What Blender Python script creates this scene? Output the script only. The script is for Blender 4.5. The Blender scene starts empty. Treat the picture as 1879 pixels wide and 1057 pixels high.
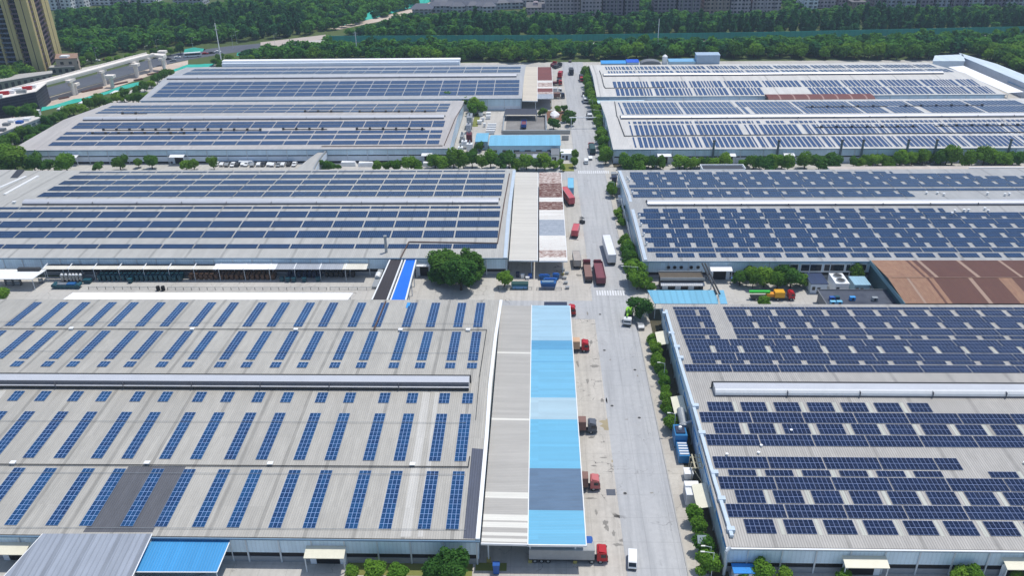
import bpy, math, random
import numpy as np
from mathutils import Vector, Matrix
random.seed(7); rng = np.random.default_rng(7)
SC = bpy.context.scene; COL = SC.collection
R = math.radians
# ---------------------------------------------------------------- camera
CX, CY, F = 939.5, 528.5, 1524.0
PITCH, YAW, ROLL, H = R(27.79), R(-2.07), R(0.9), 125.0
fw = np.array([math.sin(YAW)*math.cos(PITCH), math.cos(YAW)*math.cos(PITCH), -math.sin(PITCH)])
rt = np.array([math.cos(YAW), -math.sin(YAW), 0.0]); dn = np.cross(fw, rt)
RC = np.array([rt*math.cos(ROLL)+dn*math.sin(ROLL), -rt*math.sin(ROLL)+dn*math.cos(ROLL), fw])
def at(px, py, z=0.0):
    d = RC.T @ np.array([(px-CX)/F, (py-CY)/F, 1.0]); t = (z-H)/d[2]
    return float(d[0]*t), float(d[1]*t)
def proj(x, y, z):
    q = RC @ np.array([x, y, z-H]); return CX+F*q[0]/q[2], CY+F*q[1]/q[2]
def mpp(px, py, z=0.0):            # metres across one photo pixel at that point
    x, y = at(px, py, z); return float((RC @ np.array([x, y, z-H]))[2])/F
cam = bpy.data.objects.new('camera', bpy.data.cameras.new('camera')); COL.objects.link(cam)
cam.data.sensor_width = 36; cam.data.lens = 36*F/1879; cam.data.clip_end = 9000; cam.data.clip_start = 1
m4 = Matrix(((RC[0][0], -RC[1][0], -RC[2][0], 0), (RC[0][1], -RC[1][1], -RC[2][1], 0), (RC[0][2], -RC[1][2], -RC[2][2], H), (0, 0, 0, 1)))
cam.matrix_world = m4; SC.camera = cam
# ---------------------------------------------------------------- light
SUN = np.array([0.24, 0.20, 1.0]); SUN /= np.linalg.norm(SUN)
el = math.asin(SUN[2]); az = math.atan2(SUN[0], SUN[1])
W = bpy.data.worlds.new('World'); SC.world = W; W.use_nodes = True
nt = W.node_tree; bg = nt.nodes['Background']; sky = nt.nodes.new('ShaderNodeTexSky')
sky.sky_type = 'NISHITA'; sky.sun_disc = False; sky.sun_elevation = el; sky.sun_rotation = az
sky.air_density = 1.0; sky.dust_density = 1.2; sky.ozone_density = 1.5
nt.links.new(sky.outputs[0], bg.inputs[0]); bg.inputs[1].default_value = 0.15
sl = bpy.data.lights.new('sun', 'SUN'); sl.energy = 3.6; sl.angle = R(0.53); sl.color = (1, .96, .90)
so = bpy.data.objects.new('sun', sl); COL.objects.link(so)
so.rotation_euler = Vector(tuple(SUN)).to_track_quat('Z', 'Y').to_euler()
HAZE = 0.00016
SC.view_settings.view_transform = 'Standard'; SC.view_settings.look = 'None'; SC.view_settings.gamma = 1; SC.view_settings.exposure = -0.08
SC.cycles.max_bounces = 5; SC.cycles.diffuse_bounces = 3; SC.cycles.glossy_bounces = 2; SC.cycles.transmission_bounces = 2; SC.cycles.volume_bounces = 0
SC.cycles.volume_max_steps = 64; SC.cycles.caustics_reflective = False; SC.cycles.caustics_refractive = False
# ---------------------------------------------------------------- materials
def lin(c):
    return tuple((v/255/12.92 if v/255 <= .04045 else ((v/255+.055)/1.055)**2.4) for v in c)
def new_mat(name):
    m = bpy.data.materials.new(name); m.use_nodes = True
    return m, m.node_tree, m.node_tree.nodes['Principled BSDF']
def N(t, k, **kw):
    n = t.nodes.new(k)
    for a, v in kw.items(): setattr(n, a, v)
    return n
def mth(t, op, a, b=None, c=None):
    n = t.nodes.new('ShaderNodeMath'); n.operation = op
    for i, v in enumerate((a, b, c)):
        if v is None: continue
        if isinstance(v, (int, float)): n.inputs[i].default_value = v
        else: t.links.new(v, n.inputs[i])
    return n.outputs[0]
def mixc(t, f, a, b, bt='MIX'):
    n = t.nodes.new('ShaderNodeMix'); n.data_type = 'RGBA'; n.blend_type = bt
    for i, v in ((0, f), (6, a), (7, b)):
        if isinstance(v, (int, float)): n.inputs[i].default_value = v
        elif isinstance(v, tuple): n.inputs[i].default_value = (*v[:3], 1)
        else: t.links.new(v, n.inputs[i])
    return n.outputs[2]
def sep(t, o):
    n = t.nodes.new('ShaderNodeSeparateXYZ'); t.links.new(o, n.inputs[0]); return n.outputs
def comb(t, x, y, z=0.0):
    n = t.nodes.new('ShaderNodeCombineXYZ')
    for i, v in enumerate((x, y, z)):
        if isinstance(v, (int, float)): n.inputs[i].default_value = v
        else: t.links.new(v, n.inputs[i])
    return n.outputs[0]
def noise(t, vec, scale, detail=4, rough=.6):
    n = N(t, 'ShaderNodeTexNoise'); t.links.new(vec, n.inputs['Vector'])
    n.inputs['Scale'].default_value = scale; n.inputs['Detail'].default_value = detail; n.inputs['Roughness'].default_value = rough
    return n.outputs['Fac']
def ramp(t, f, lo, hi):
    n = N(t, 'ShaderNodeMapRange'); t.links.new(f, n.inputs[0]); n.inputs[1].default_value = lo; n.inputs[2].default_value = hi
    n.clamp = True; return n.outputs[0]
def pos(t): return N(t, 'ShaderNodeNewGeometry').outputs['Position']
def setcol(t, b, c):
    if isinstance(c, tuple): b.inputs['Base Color'].default_value = (*c, 1)
    else: t.links.new(c, b.inputs['Base Color'])
MC = {}
def paint(name, col, rough=.55, metal=0.0, dirt=.18, scale=.6, spec=.4):
    if name in MC: return MC[name]
    m, t, b = new_mat(name); c = lin(col)
    p = pos(t); f = ramp(t, noise(t, p, scale, 5), .35, .75)
    f2 = ramp(t, noise(t, p, scale*6, 3), .4, .8)
    k = mth(t, 'MULTIPLY', mth(t, 'ADD', mth(t, 'MULTIPLY', f, .7), mth(t, 'MULTIPLY', f2, .3)), dirt*2)
    setcol(t, b, mixc(t, k, c, tuple(v*.45+.01 for v in c)))
    b.inputs['Roughness'].default_value = rough; b.inputs['Metallic'].default_value = metal
    b.inputs['Specular IOR Level'].default_value = spec
    MC[name] = m; return m
def corr(name, col, axis='X', period=.45, amp=.25, stain=.25, rough=.5, seam=0.0, seamoff=0.0, seamcol=None, stretch=6.0, rust=None, rustamt=.5, rustbias=.5, sheetvar=.07):
    """profiled sheet metal: ribs across `axis`, streaky dirt along the other axis"""
    if name in MC: return MC[name]
    m, t, b = new_mat(name); c = lin(col); p = pos(t); s = sep(t, p)
    a, o = (s[0], s[1]) if axis == 'X' else (s[1], s[0])
    if axis == 'Z': a, o = mth(t, 'ADD', s[0], s[1]), s[2]
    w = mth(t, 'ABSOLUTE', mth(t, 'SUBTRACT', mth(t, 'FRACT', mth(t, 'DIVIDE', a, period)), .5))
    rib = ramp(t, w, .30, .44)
    sv = comb(t, mth(t, 'MULTIPLY', a, 1.0), mth(t, 'DIVIDE', o, stretch), 0)
    st = ramp(t, noise(t, sv, .9, 6, .65), .38, .8)
    big = ramp(t, noise(t, p, .05, 4), .35, .7)
    k = mth(t, 'MULTIPLY', mth(t, 'ADD', mth(t, 'MULTIPLY', st, .75), mth(t, 'MULTIPLY', big, .45)), stain)
    sw = N(t, 'ShaderNodeTexWhiteNoise'); sw.noise_dimensions = '3D'
    t.links.new(comb(t, mth(t, 'FLOOR', mth(t, 'DIVIDE', a, period*2)), mth(t, 'FLOOR', mth(t, 'DIVIDE', o, 21.3)), .5), sw.inputs['Vector'])
    c0 = mixc(t, sw.outputs['Value'], tuple(v*(1-sheetvar) for v in c), tuple(min(1, v*(1+sheetvar*.7)) for v in c))
    run = ramp(t, noise(t, comb(t, mth(t, 'MULTIPLY', a, 1.6), mth(t, 'DIVIDE', o, 9.0), 3.0), 1.1, 5, .7), .62, .82)
    base = mixc(t, k, c0, tuple(v*.42 for v in c))
    base = mixc(t, mth(t, 'MULTIPLY', run, stain*.9), base, tuple(v*f for v, f in zip(c, (.50, .44, .38))))
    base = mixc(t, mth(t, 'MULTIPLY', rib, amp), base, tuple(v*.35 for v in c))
    if seam:
        q = mth(t, 'FRACT', mth(t, 'DIVIDE', mth(t, 'SUBTRACT', a, seamoff), seam))
        sm = mth(t, 'LESS_THAN', q, .8/seam)
        ed = mth(t, 'MULTIPLY', sm, mth(t, 'ADD', .45, mth(t, 'MULTIPLY', st, .35)))
        base = mixc(t, ed, base, lin(seamcol) if seamcol else tuple(v*.45 for v in c))
    if rust:
        rv = comb(t, mth(t, 'DIVIDE', o, 2.2) if axis == 'Y' else a, a if axis == 'Y' else mth(t, 'DIVIDE', o, 3.0), 0)
        rf = ramp(t, noise(t, rv, 1.3, 8, .72), rustbias-.08, rustbias+.10)
        base = mixc(t, mth(t, 'MULTIPLY', rf, rustamt), base, lin(rust))
    setcol(t, b, base); b.inputs['Roughness'].default_value = rough
    bp = N(t, 'ShaderNodeBump'); bp.inputs['Strength'].default_value = .35; bp.inputs['Distance'].default_value = .06
    t.links.new(rib, bp.inputs['Height']); t.links.new(bp.outputs[0], b.inputs['Normal'])
    MC[name] = m; return m
def panel_mat(name, cell, cell2, frame, fw_=.045):
    m, t, b = new_mat(name); uv = N(t, 'ShaderNodeUVMap').outputs[0]; s = sep(t, uv)
    def edge(v, w):
        return mth(t, 'GREATER_THAN', mth(t, 'ABSOLUTE', mth(t, 'SUBTRACT', mth(t, 'FRACT', v), .5)), .5-w)
    e = mth(t, 'MAXIMUM', edge(s[0], fw_*1.5), edge(s[1], fw_*1.0))
    mid = mth(t, 'LESS_THAN', mth(t, 'ABSOLUTE', mth(t, 'SUBTRACT', mth(t, 'FRACT', s[1]), .5)), .014)
    wn = N(t, 'ShaderNodeTexWhiteNoise'); wn.noise_dimensions = '3D'
    oi = N(t, 'ShaderNodeObjectInfo')
    t.links.new(comb(t, mth(t, 'FLOOR', s[0]), mth(t, 'FLOOR', s[1]), oi.outputs['Random']), wn.inputs['Vector'])
    p = pos(t); lf = ramp(t, noise(t, p, .12, 3), .35, .7)  # broad drift in cell tone, uneven glare put into the colour
    k = mth(t, 'ADD', mth(t, 'MULTIPLY', wn.outputs['Value'], .4), mth(t, 'ADD', mth(t, 'MULTIPLY', lf, .35), mth(t, 'MULTIPLY', oi.outputs['Random'], .3)))
    c = mixc(t, k, cell, cell2)
    c = mixc(t, mth(t, 'MULTIPLY', mid, .35), c, frame)
    c = mixc(t, mth(t, 'MULTIPLY', ramp(t, noise(t, p, .9, 4), .5, .9), .12), c, (.25, .24, .22))
    setcol(t, b, mixc(t, e, c, frame))
    b.inputs['Roughness'].default_value = .26; b.inputs['Specular IOR Level'].default_value = .13
    MC[name] = m; return m
def ground_mat(name, c1, c2, c3, big=.05, fine=1.2, crack=0.0, streak=0.0, rough=.9):
    m, t, b = new_mat(name); p = pos(t); s = sep(t, p)
    f1 = ramp(t, noise(t, p, big, 6, .62), .35, .68); f2 = ramp(t, noise(t, p, fine, 6, .7), .35, .8)
    c = mixc(t, f1, lin(c1), lin(c2)); c = mixc(t, mth(t, 'MULTIPLY', f2, .4), c, lin(c3))
    if streak:
        sv = comb(t, mth(t, 'MULTIPLY', s[0], .9), mth(t, 'MULTIPLY', s[1], .035), 0)
        c = mixc(t, mth(t, 'MULTIPLY', ramp(t, noise(t, sv, 1.0, 5), .45, .75), streak), c, lin(c3))
    if crack:
        wv = N(t, 'ShaderNodeTexNoise'); t.links.new(p, wv.inputs['Vector']); wv.inputs['Scale'].default_value = .35; wv.inputs['Detail'].default_value = 5
        dv = N(t, 'ShaderNodeVectorMath'); dv.operation = 'MULTIPLY_ADD'
        t.links.new(wv.outputs['Color'], dv.inputs[0]); dv.inputs[1].default_value = (5, 5, 0); t.links.new(p, dv.inputs[2])
        vo = N(t, 'ShaderNodeTexVoronoi'); vo.feature = 'DISTANCE_TO_EDGE'; t.links.new(dv.outputs[0], vo.inputs['Vector']); vo.inputs['Scale'].default_value = .16
        cr = mth(t, 'LESS_THAN', vo.outputs['Distance'], .006)
        cr = mth(t, 'MULTIPLY', cr, ramp(t, noise(t, p, .13, 3), .5, .6))
        c = mixc(t, mth(t, 'MULTIPLY', cr, crack), c, (.07, .065, .06))
        sp = ramp(t, noise(t, p, .28, 6, .7), .66, .76)
        c = mixc(t, mth(t, 'MULTIPLY', sp, crack*.7), c, (.13, .125, .12))
        # slab joints every 6 m
        j = mth(t, 'MAXIMUM', mth(t, 'LESS_THAN', mth(t, 'FRACT', mth(t, 'DIVIDE', s[0], 5.5)), .016), mth(t, 'LESS_THAN', mth(t, 'FRACT', mth(t, 'DIVIDE', s[1], 7.0)), .014))
        c = mixc(t, mth(t, 'MULTIPLY', j, .25), c, (.1, .1, .1))
    setcol(t, b, c); b.inputs['Roughness'].default_value = rough; b.inputs['Specular IOR Level'].default_value = .25
    bp = N(t, 'ShaderNodeBump'); bp.inputs['Strength'].default_value = .25; bp.inputs['Distance'].default_value = .05
    t.links.new(f2, bp.inputs['Height']); t.links.new(bp.outputs[0], b.inputs['Normal'])
    MC[name] = m; return m
def leaf_mat(name, dark, light, yel, transl=.30):
    m = bpy.data.materials.new(name); m.use_nodes = True; t = m.node_tree; t.nodes.clear()
    g = N(t, 'ShaderNodeNewGeometry'); oi = N(t, 'ShaderNodeObjectInfo')
    nz = ramp(t, noise(t, g.outputs['Position'], .09, 4), .35, .68)
    k = mth(t, 'ADD', mth(t, 'MULTIPLY', g.outputs['Random Per Island'], .6), mth(t, 'MULTIPLY', nz, .4))
    c = mixc(t, k, dark, light)
    c = mixc(t, mth(t, 'MULTIPLY', mth(t, 'MULTIPLY', oi.outputs['Random'], mth(t, 'ADD', .35, mth(t, 'MULTIPLY', nz, .65))), .9), c, yel)
    n2 = ramp(t, noise(t, g.outputs['Position'], .018, 3), .48, .66)
    c = mixc(t, mth(t, 'MULTIPLY', n2, .55), c, yel)
    d = N(t, 'ShaderNodeBsdfDiffuse'); tr = N(t, 'ShaderNodeBsdfTranslucent'); mx = N(t, 'ShaderNodeMixShader')
    t.links.new(c, d.inputs[0]); t.links.new(c, tr.inputs[0]); mx.inputs[0].default_value = transl
    t.links.new(d.outputs[0], mx.inputs[1]); t.links.new(tr.outputs[0], mx.inputs[2])
    o = N(t, 'ShaderNodeOutputMaterial'); t.links.new(mx.outputs[0], o.inputs[0])
    MC[name] = m; return m
# ---------------------------------------------------------------- mesh builder
class MB:
    def __init__(s): s.v = []; s.f = []; s.m = []; s.uv = []
    def poly(s, pts, m=0, uv=None):
        n = len(s.v); s.v += [tuple(map(float, p)) for p in pts]; s.f.append(tuple(range(n, n+len(pts)))); s.m.append(m); s.uv.append(uv); return s
    def box(s, x0, y0, z0, x1, y1, z1, m=0, top=None, bottom=True):
        a = [(x0, y0, z0), (x1, y0, z0), (x1, y1, z0), (x0, y1, z0), (x0, y0, z1), (x1, y0, z1), (x1, y1, z1), (x0, y1, z1)]
        n = len(s.v); s.v += a
        fs = [(4, 5, 6, 7), (0, 1, 5, 4), (1, 2, 6, 5), (2, 3, 7, 6), (3, 0, 4, 7)] + ([(3, 2, 1, 0)] if bottom else [])
        for i, f in enumerate(fs):
            s.f.append(tuple(n+q for q in f)); s.m.append(top if (i == 0 and top is not None) else m); s.uv.append(None)
        return s
    def hexa(s, b, t, m=0, top=None):          # b,t: four corner points each, same winding (ccw from above)
        n = len(s.v); s.v += [tuple(map(float, p)) for p in list(b)+list(t)]
        for i, f in enumerate([(4, 5, 6, 7), (0, 1, 5, 4), (1, 2, 6, 5), (2, 3, 7, 6), (3, 0, 4, 7), (3, 2, 1, 0)]):
            s.f.append(tuple(n+q for q in f)); s.m.append(top if (i == 0 and top is not None) else m); s.uv.append(None)
        return s
    def slab(s, pts, th, m=0, top=None):       # tilted quad sheet with thickness th below
        return s.hexa([(p[0], p[1], p[2]-th) for p in pts], pts, m, top)
    def tube(s, p0, p1, r, n=8, m=0, r2=None, caps=True):
        p0 = Vector(p0); p1 = Vector(p1); d = (p1-p0).normalized(); u = d.orthogonal().normalized(); w = d.cross(u); r2 = r if r2 is None else r2
        k = len(s.v)
        for i in range(n):
            a = 2*math.pi*i/n; q = u*math.cos(a)+w*math.sin(a); s.v.append(tuple(p0+q*r)); s.v.append(tuple(p1+q*r2))
        for i in range(n):
            j = (i+1) % n; s.f.append((k+2*i, k+2*j, k+2*j+1, k+2*i+1)); s.m.append(m); s.uv.append(None)
        if caps:
            s.f.append(tuple(k+2*i for i in range(n))[::-1]); s.m.append(m); s.uv.append(None)
            s.f.append(tuple(k+2*i+1 for i in range(n))); s.m.append(m); s.uv.append(None)
        return s
    def profX(s, prof, x0, x1, ms=None, m=0):  # closed (y,z) profile swept along X
        n = len(prof); k = len(s.v)
        for y, z in prof: s.v.append((x0, y, z)); s.v.append((x1, y, z))
        for i in range(n):
            j = (i+1) % n; s.f.append((k+2*i, k+2*i+1, k+2*j+1, k+2*j)); s.m.append(ms[i] if ms else m); s.uv.append(None)
        s.f.append(tuple(k+2*i for i in range(n))); s.m.append(m); s.uv.append(None)
        s.f.append(tuple(k+2*i+1 for i in range(n))[::-1]); s.m.append(m); s.uv.append(None)
        return s
    def profY(s, prof, y0, y1, m=0):           # closed (x,z) profile swept along Y
        n = len(prof); k = len(s.v)
        for x, z in prof: s.v.append((x, y0, z)); s.v.append((x, y1, z))
        for i in range(n):
            j = (i+1) % n; s.f.append((k+2*i, k+2*j, k+2*j+1, k+2*i+1)); s.m.append(m); s.uv.append(None)
        s.f.append(tuple(k+2*i for i in range(n))[::-1]); s.m.append(m); s.uv.append(None)
        s.f.append(tuple(k+2*i+1 for i in range(n))); s.m.append(m); s.uv.append(None)
        return s
    def mesh(s, name, mats, off=(0, 0, 0), smooth=False, bevel=False):
        me = bpy.data.meshes.new(name)
        me.from_pydata([(v[0]-off[0], v[1]-off[1], v[2]-off[2]) for v in s.v], [], s.f)
        for q in (mats if isinstance(mats, (list, tuple)) else [mats]): me.materials.append(q)
        me.polygons.foreach_set('material_index', s.m)
        if any(u is not None for u in s.uv):
            L = me.uv_layers.new(name='UVMap'); d = []
            for f, u in zip(s.f, s.uv):
                d += [c for q in (u if u is not None else [(.5, .25)]*len(f)) for c in q]
            L.data.foreach_set('uv', d)
        if smooth: me.polygons.foreach_set('use_smooth', [True]*len(me.polygons))
        me.update(); return me
    def build(s, name, mats, parent=None, off=None, smooth=False, label=None):
        if off is None: off = tuple(parent['_o']) if parent is not None and '_o' in parent else (0, 0, 0)
        o = bpy.data.objects.new(name, s.mesh(name, mats, off, smooth)); COL.objects.link(o)
        if parent is not None: o.parent = parent; 
        if label: o['label'] = label
        return o
def tag(o, label, cat, group=None, kind=None):
    o['label'] = label; o['category'] = cat
    if group: o['group'] = group
    if kind: o['kind'] = kind
    return o
def thing(name, label, cat, loc=(0, 0, 0), rotz=0.0, group=None, world=False):
    """an Empty at the thing's base; world=True means its parts are written in world coordinates"""
    o = bpy.data.objects.new(name, None); COL.objects.link(o); o.empty_display_size = .5
    o.location = loc; o.rotation_euler = (0, 0, rotz); tag(o, label, cat, group)
    if world: o['_o'] = loc
    return o
def sub(child, parent):                     # make an object built in world coordinates of a world thing a sub-part
    child.parent = parent; return child
def struct(name, mb, mats):
    o = mb.build(name, mats); o['kind'] = 'structure'; return o
def copy_tree(o, parent=None):
    c = o.copy(); COL.objects.link(c); c.parent = parent
    for ch in o.children: copy_tree(ch, c)
    return c
ORD = ['zeroth', 'first', 'second', 'third', 'fourth', 'fifth', 'sixth', 'seventh', 'eighth', 'ninth', 'tenth', 'eleventh', 'twelfth', 'thirteenth', 'fourteenth', 'fifteenth', 'sixteenth', 'seventeenth', 'eighteenth', 'nineteenth', 'twentieth']
def ordn(i):
    if i <= 20: return ORD[i]
    return ('twenty-' if i < 30 else 'thirty-')+ORD[i % 10] if i % 10 else ('thirtieth' if i == 30 else 'fortieth')
# shared materials
M = dict(
 white=paint('white_paint', (236, 238, 238), .45, dirt=.10), offwhite=paint('cream_sheet', (226, 222, 200), .5, dirt=.12),
 steel=paint('galvanised_steel', (165, 170, 172), .4, .3), post=paint('wall_post_paint', (205, 214, 220), .5), dark=paint('dark_recess', (22, 24, 28), .6),
 black=paint('black_rubber', (18, 18, 19), .8), glass=paint('window_glass', (20, 30, 40), .12, dirt=.05, spec=.6), iron=paint('dark_iron', (58, 60, 62), .6),
 concrete=paint('plain_concrete', (176, 174, 168), .85), pipe=paint('rusty_pipe', (92, 70, 62), .6), bluepipe=paint('blue_trim', (60, 150, 215), .5, dirt=.05),
 red=paint('red_paint', (176, 28, 38), .35, dirt=.1), maroon=paint('maroon_paint', (104, 40, 50), .5), bark=paint('bark', (70, 58, 46), .9),
 teal=paint('teal_paint', (22, 78, 92), .5), tan=paint('tan_board', (190, 160, 130), .7), yellow=paint('yellow_paint', (226, 166, 20), .45), lime=paint('lime_paint', (150, 215, 60), .45),
 green=paint('green_tarp', (50, 82, 84), .6), blue=paint('blue_paint', (30, 90, 170), .5), brown=paint('brown_crate', (104, 78, 58), .8), grey=paint('grey_paint', (120, 124, 128), .6),
 ventw=paint('ridge_vent_bright', (236, 238, 240), .3, .1, dirt=.05), vent=paint('ridge_vent_sheet', (206, 208, 212), .35, .25, dirt=.10, scale=.25), ventd=paint('ridge_vent_shadow_side', (104, 106, 114), .5), lamp=paint('lamp_glass', (235, 235, 225), .3),  # ventd: vent sheet darkened, shade put into the colour of its sides
)
PN = panel_mat('solar_cells_blue', (.007, .024, .085), (.013, .076, .19), (.24, .36, .60), .036)
PD = panel_mat('solar_cells_navy', (.004, .011, .036), (.007, .021, .066), (.17, .22, .37), .032)
PQ = panel_mat('solar_cells_second', (.005, .020, .058), (.011, .040, .112), (.11, .18, .31), .028)
LF = [leaf_mat('leaves_mid', (.050, .145, .024), (.130, .300, .045), (.19, .32, .045), .42), leaf_mat('leaves_fresh', (.085, .21, .03), (.19, .40, .055), (.24, .39, .05), .42), leaf_mat('leaves_deep', (.036, .118, .030), (.095, .235, .048), (.12, .24, .04), .4)]
# ---------------------------------------------------------------- ground, roads
GRASS = ground_mat('grass_ground', (62, 84, 42), (84, 100, 54), (96, 92, 62), .02, .5)
CONC = ground_mat('yard_concrete', (196, 193, 186), (178, 176, 170), (150, 147, 140), .045, .9, crack=.75, streak=.3)
APRON = ground_mat('apron_concrete', (200, 195, 186), (182, 178, 170), (146, 141, 133), .06, .8, crack=1.0, streak=.4)
ROAD = ground_mat('road_surface', (184, 185, 185), (172, 174, 176), (148, 150, 152), .03, .7, crack=.35, streak=.75)
ASPH = ground_mat('dark_asphalt', (92, 98, 108), (76, 82, 94), (110, 112, 116), .05, .8, streak=.3)
WALK = ground_mat('pavement_slabs', (196, 191, 180), (176, 170, 160), (140, 134, 124), .09, 1.2, crack=.8)
SOIL = ground_mat('planting_soil', (84, 80, 64), (66, 66, 50), (104, 96, 74), .2, 1.5)
SAND = ground_mat('sandy_ground', (206, 192, 178), (188, 172, 158), (150, 134, 120), .05, .6)
def sheet(name, pts, z, mat_, th=None):
    return struct(name, MB().poly([(x, y, z) for x, y in pts]), mat_)
def rect(x0, y0, x1, y1): return [(x0, y0), (x1, y0), (x1, y1), (x0, y1)]
sheet('ground', rect(-4000, -800, 4000, 7000), -.05, GRASS)
RX0, RX1 = 17.6, 29.0
yard = MB()
for pts in (rect(-215, 60, 280, 245), rect(-150, 245, 280, 300)): yard.poly([(x, y, -.02) for x, y in pts])
yl = [at(0, 318), at(60, 285), at(330, 118), at(1100, 108), at(1870, 108)]
yard2 = [(-215, 300), (280, 300), (280, yl[-1][1]), (yl[2][0], yl[2][1]), (-250, 430)]
yard.poly([(x, y, -.02) for x, y in yard2])
struct('yard', yard, CONC)
sheet('apron', rect(-14, 60, RX0, 262), -.012, APRON)
sheet('apron', rect(-14, 262, RX0, 352), -.012, CONC)
rd = MB()
rd.poly([(RX0, 40, 0), (RX1, 40, 0), (RX1, 560, 0), (RX0-3, 560, 0), (RX0-1.5, 420, 0)])
struct('road', rd, ROAD)
sheet('side_street', rect(-215, 217, RX0, 228.5), -.004, ROAD)
sheet('side_street', rect(-40, 336.5, RX0-.8, 351), -.004, ROAD)
# pavement with kerb on the right of the road, planting strip against the wall
pv = MB(); y0 = 45
for a, b in ((45, 223), (236, 335), (352, 545)):
    pv.box(RX1, a, -.05, RX1+.3, b, .16, 1); pv.box(RX1+.3, a, -.05, RX1+4.2, b, .12)
struct('pavement', pv, [WALK, M['concrete']])
for a, b in ((112, 223), (240, 335), (352, 530)): sheet('planting_strip', rect(RX1+4.2, a, RX1+8.0, b), .03, SOIL)
# crossings
def crossing(y, x0, x1, n, w, d):
    mb = MB()
    for i in range(n):
        x = x0+(x1-x0)*i/(n-1); mb.poly([(x-w/2, y-d/2, .006), (x+w/2, y-d/2, .006), (x+w/2, y+d/2, .006), (x-w/2, y+d/2, .006)])
    o = struct('crosswalk', mb, ground_mat('worn_white_paint', (226, 228, 230), (205, 208, 210), (180, 182, 184), .4, 2.5))
crossing(at(1120, 537.5)[1], at(1096, 537)[0], at(1144, 537)[0], 11, .5, 3.2)
crossing(at(1090, 315.5)[1], at(1062, 315)[0], at(1116, 315)[0], 15, .5, 3.6)
# patches and stains that lie on the concrete
pt = MB()
x, y = at(1121, 904); pt.poly([(x-1, y-1, .004), (x+1, y-1, .004), (x+1, y+1, .004), (x-1, y+1, .004)])
struct('patch', pt, ASPH)
def blot(px, py, rx, ry, z, m, name='stain', n=18):
    x, y = at(px, py); pts = []
    for i in range(n):
        a = 2*math.pi*i/n; k = .55+.65*random.random(); pts.append((x+math.cos(a)*rx*k, y+math.sin(a)*ry*k, z))
    struct(name, MB().poly(pts), m)
OIL = ground_mat('oil_stain', (150, 147, 140), (128, 125, 120), (104, 102, 98), .3, 1.5)
BROWNST = ground_mat('muddy_stain', (172, 160, 132), (158, 148, 122), (140, 128, 104), .2, 1.2)
for i, (px, py, a, b) in enumerate([(1133, 1000, 1.3, .5), (1142, 992, .9, .5), (1070, 585, 2.2, .4), (1092, 672, 1.5, .7), (1110, 960, .7, .9), (1078, 700, .4, 1.4), (1086, 803, .8, .5), (1090, 855, .7, .4), (1113, 968, .5, 1.2), (1085, 628, .5, 1.2), (1060, 668, .4, 1.6), (1105, 735, .5, .8), (1062, 505, 1.2, .8), (1075, 505, 1.5, .5), (1100, 650, .25, 1.6), (1113, 735, .2, 1.2), (1098, 700, .9, .3), (1126, 980, .4, .9), (1082, 915, 1.6, .25), (1094, 940, .3, 1.1), (1108, 840, 1.1, .3), (1078, 575, .25, 1.3), (1120, 660, .3, .5), (1088, 595, .9, .25), (1058, 440, 1.2, .4), (1048, 300, .6, .9), (1150, 770, .5, .2), (1170, 690, .2, .6), (1196, 905, .5, .25)]):
    blot(px, py, a, b, -.006+.0004*i, OIL)
blot(1118, 778, 2.4, 2.6, -.007, BROWNST)
blot(1130, 845, 1.0, 2.0, -.007, BROWNST)
LAWN = ground_mat('lawn', (112, 124, 62), (134, 132, 76), (96, 110, 50), .15, 1.5)
def lawn(px0, py0, px1, py1):
    x0, y0 = at(px0, py1); x1, y1 = at(px1, py0)
    o = sheet('lawn', rect(x0, y0, x1, y1), .02, LAWN)
lawn(632, 1036, 868, 1056); lawn(872, 1034, 930, 1048); lawn(1032, 300, 1052, 314); lawn(866, 208, 882, 232)

for i, (px, py) in enumerate(((1101, 577), (1109, 643), (1123, 745), (1147, 906), (1173, 767), (1165, 679))):
    x, y = at(px, py); t = thing('manhole_cover', f'{ordn(i+1)} dark round manhole cover from the far end of near road', 'manhole', (x, y, .002), 0, 'manhole covers in the near road'); MB().tube((0, 0, 0), (0, 0, .03), .38, 16).build('lid', M['iron'], t); MB().tube((0, 0, 0), (0, 0, .02), .48, 16).build('ring', M['concrete'], t)
# ---------------------------------------------------------------- warehouses
EAVE, RISE = 6.6, 2.4
seamL = dict(seam=7.05)
RF = {
 'L1': corr('grey_roof_nearest_left', (182, 179, 170), 'X', .5, .24, .42, seam=9.65, seamoff=-17.2),
 'R1': corr('grey_roof_nearest_right', (178, 175, 169), 'X', .52, .55, .45, seam=14, seamoff=3, stretch=3),
 'L2': corr('grey_roof_second_left', (184, 183, 177), 'X', .6, .2, .30, seam=12, seamoff=2, stretch=4),
 'R2': corr('grey_roof_second_right', (172, 173, 172), 'X', .6, .3, .35, seam=15, seamoff=1, stretch=4),
 'L3': corr('grey_roof_third_left', (188, 184, 180), 'X', .7, .2, .35),
 'R3': corr('pale_roof_third_right', (205, 203, 198), 'X', .7, .15, .25, seam=24, seamoff=4),
 'L4': corr('grey_roof_farthest_left', (178, 180, 182), 'X', .8, .2, .30),
 'R4': corr('pale_roof_farthest_right', (208, 206, 200), 'X', .8, .12, .25, seam=24, seamoff=9),
}
SHEET = corr('pale_blue_wall_sheet', (214, 236, 250), 'Z', .8, .12, .16, .45, stretch=1.0)
BASEW = paint('grey_wall_base', (150, 156, 162), .8, dirt=.2)
PANEW = paint('pale_wall_panel', (222, 232, 242), .6, dirt=.1)
class B: pass
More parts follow.
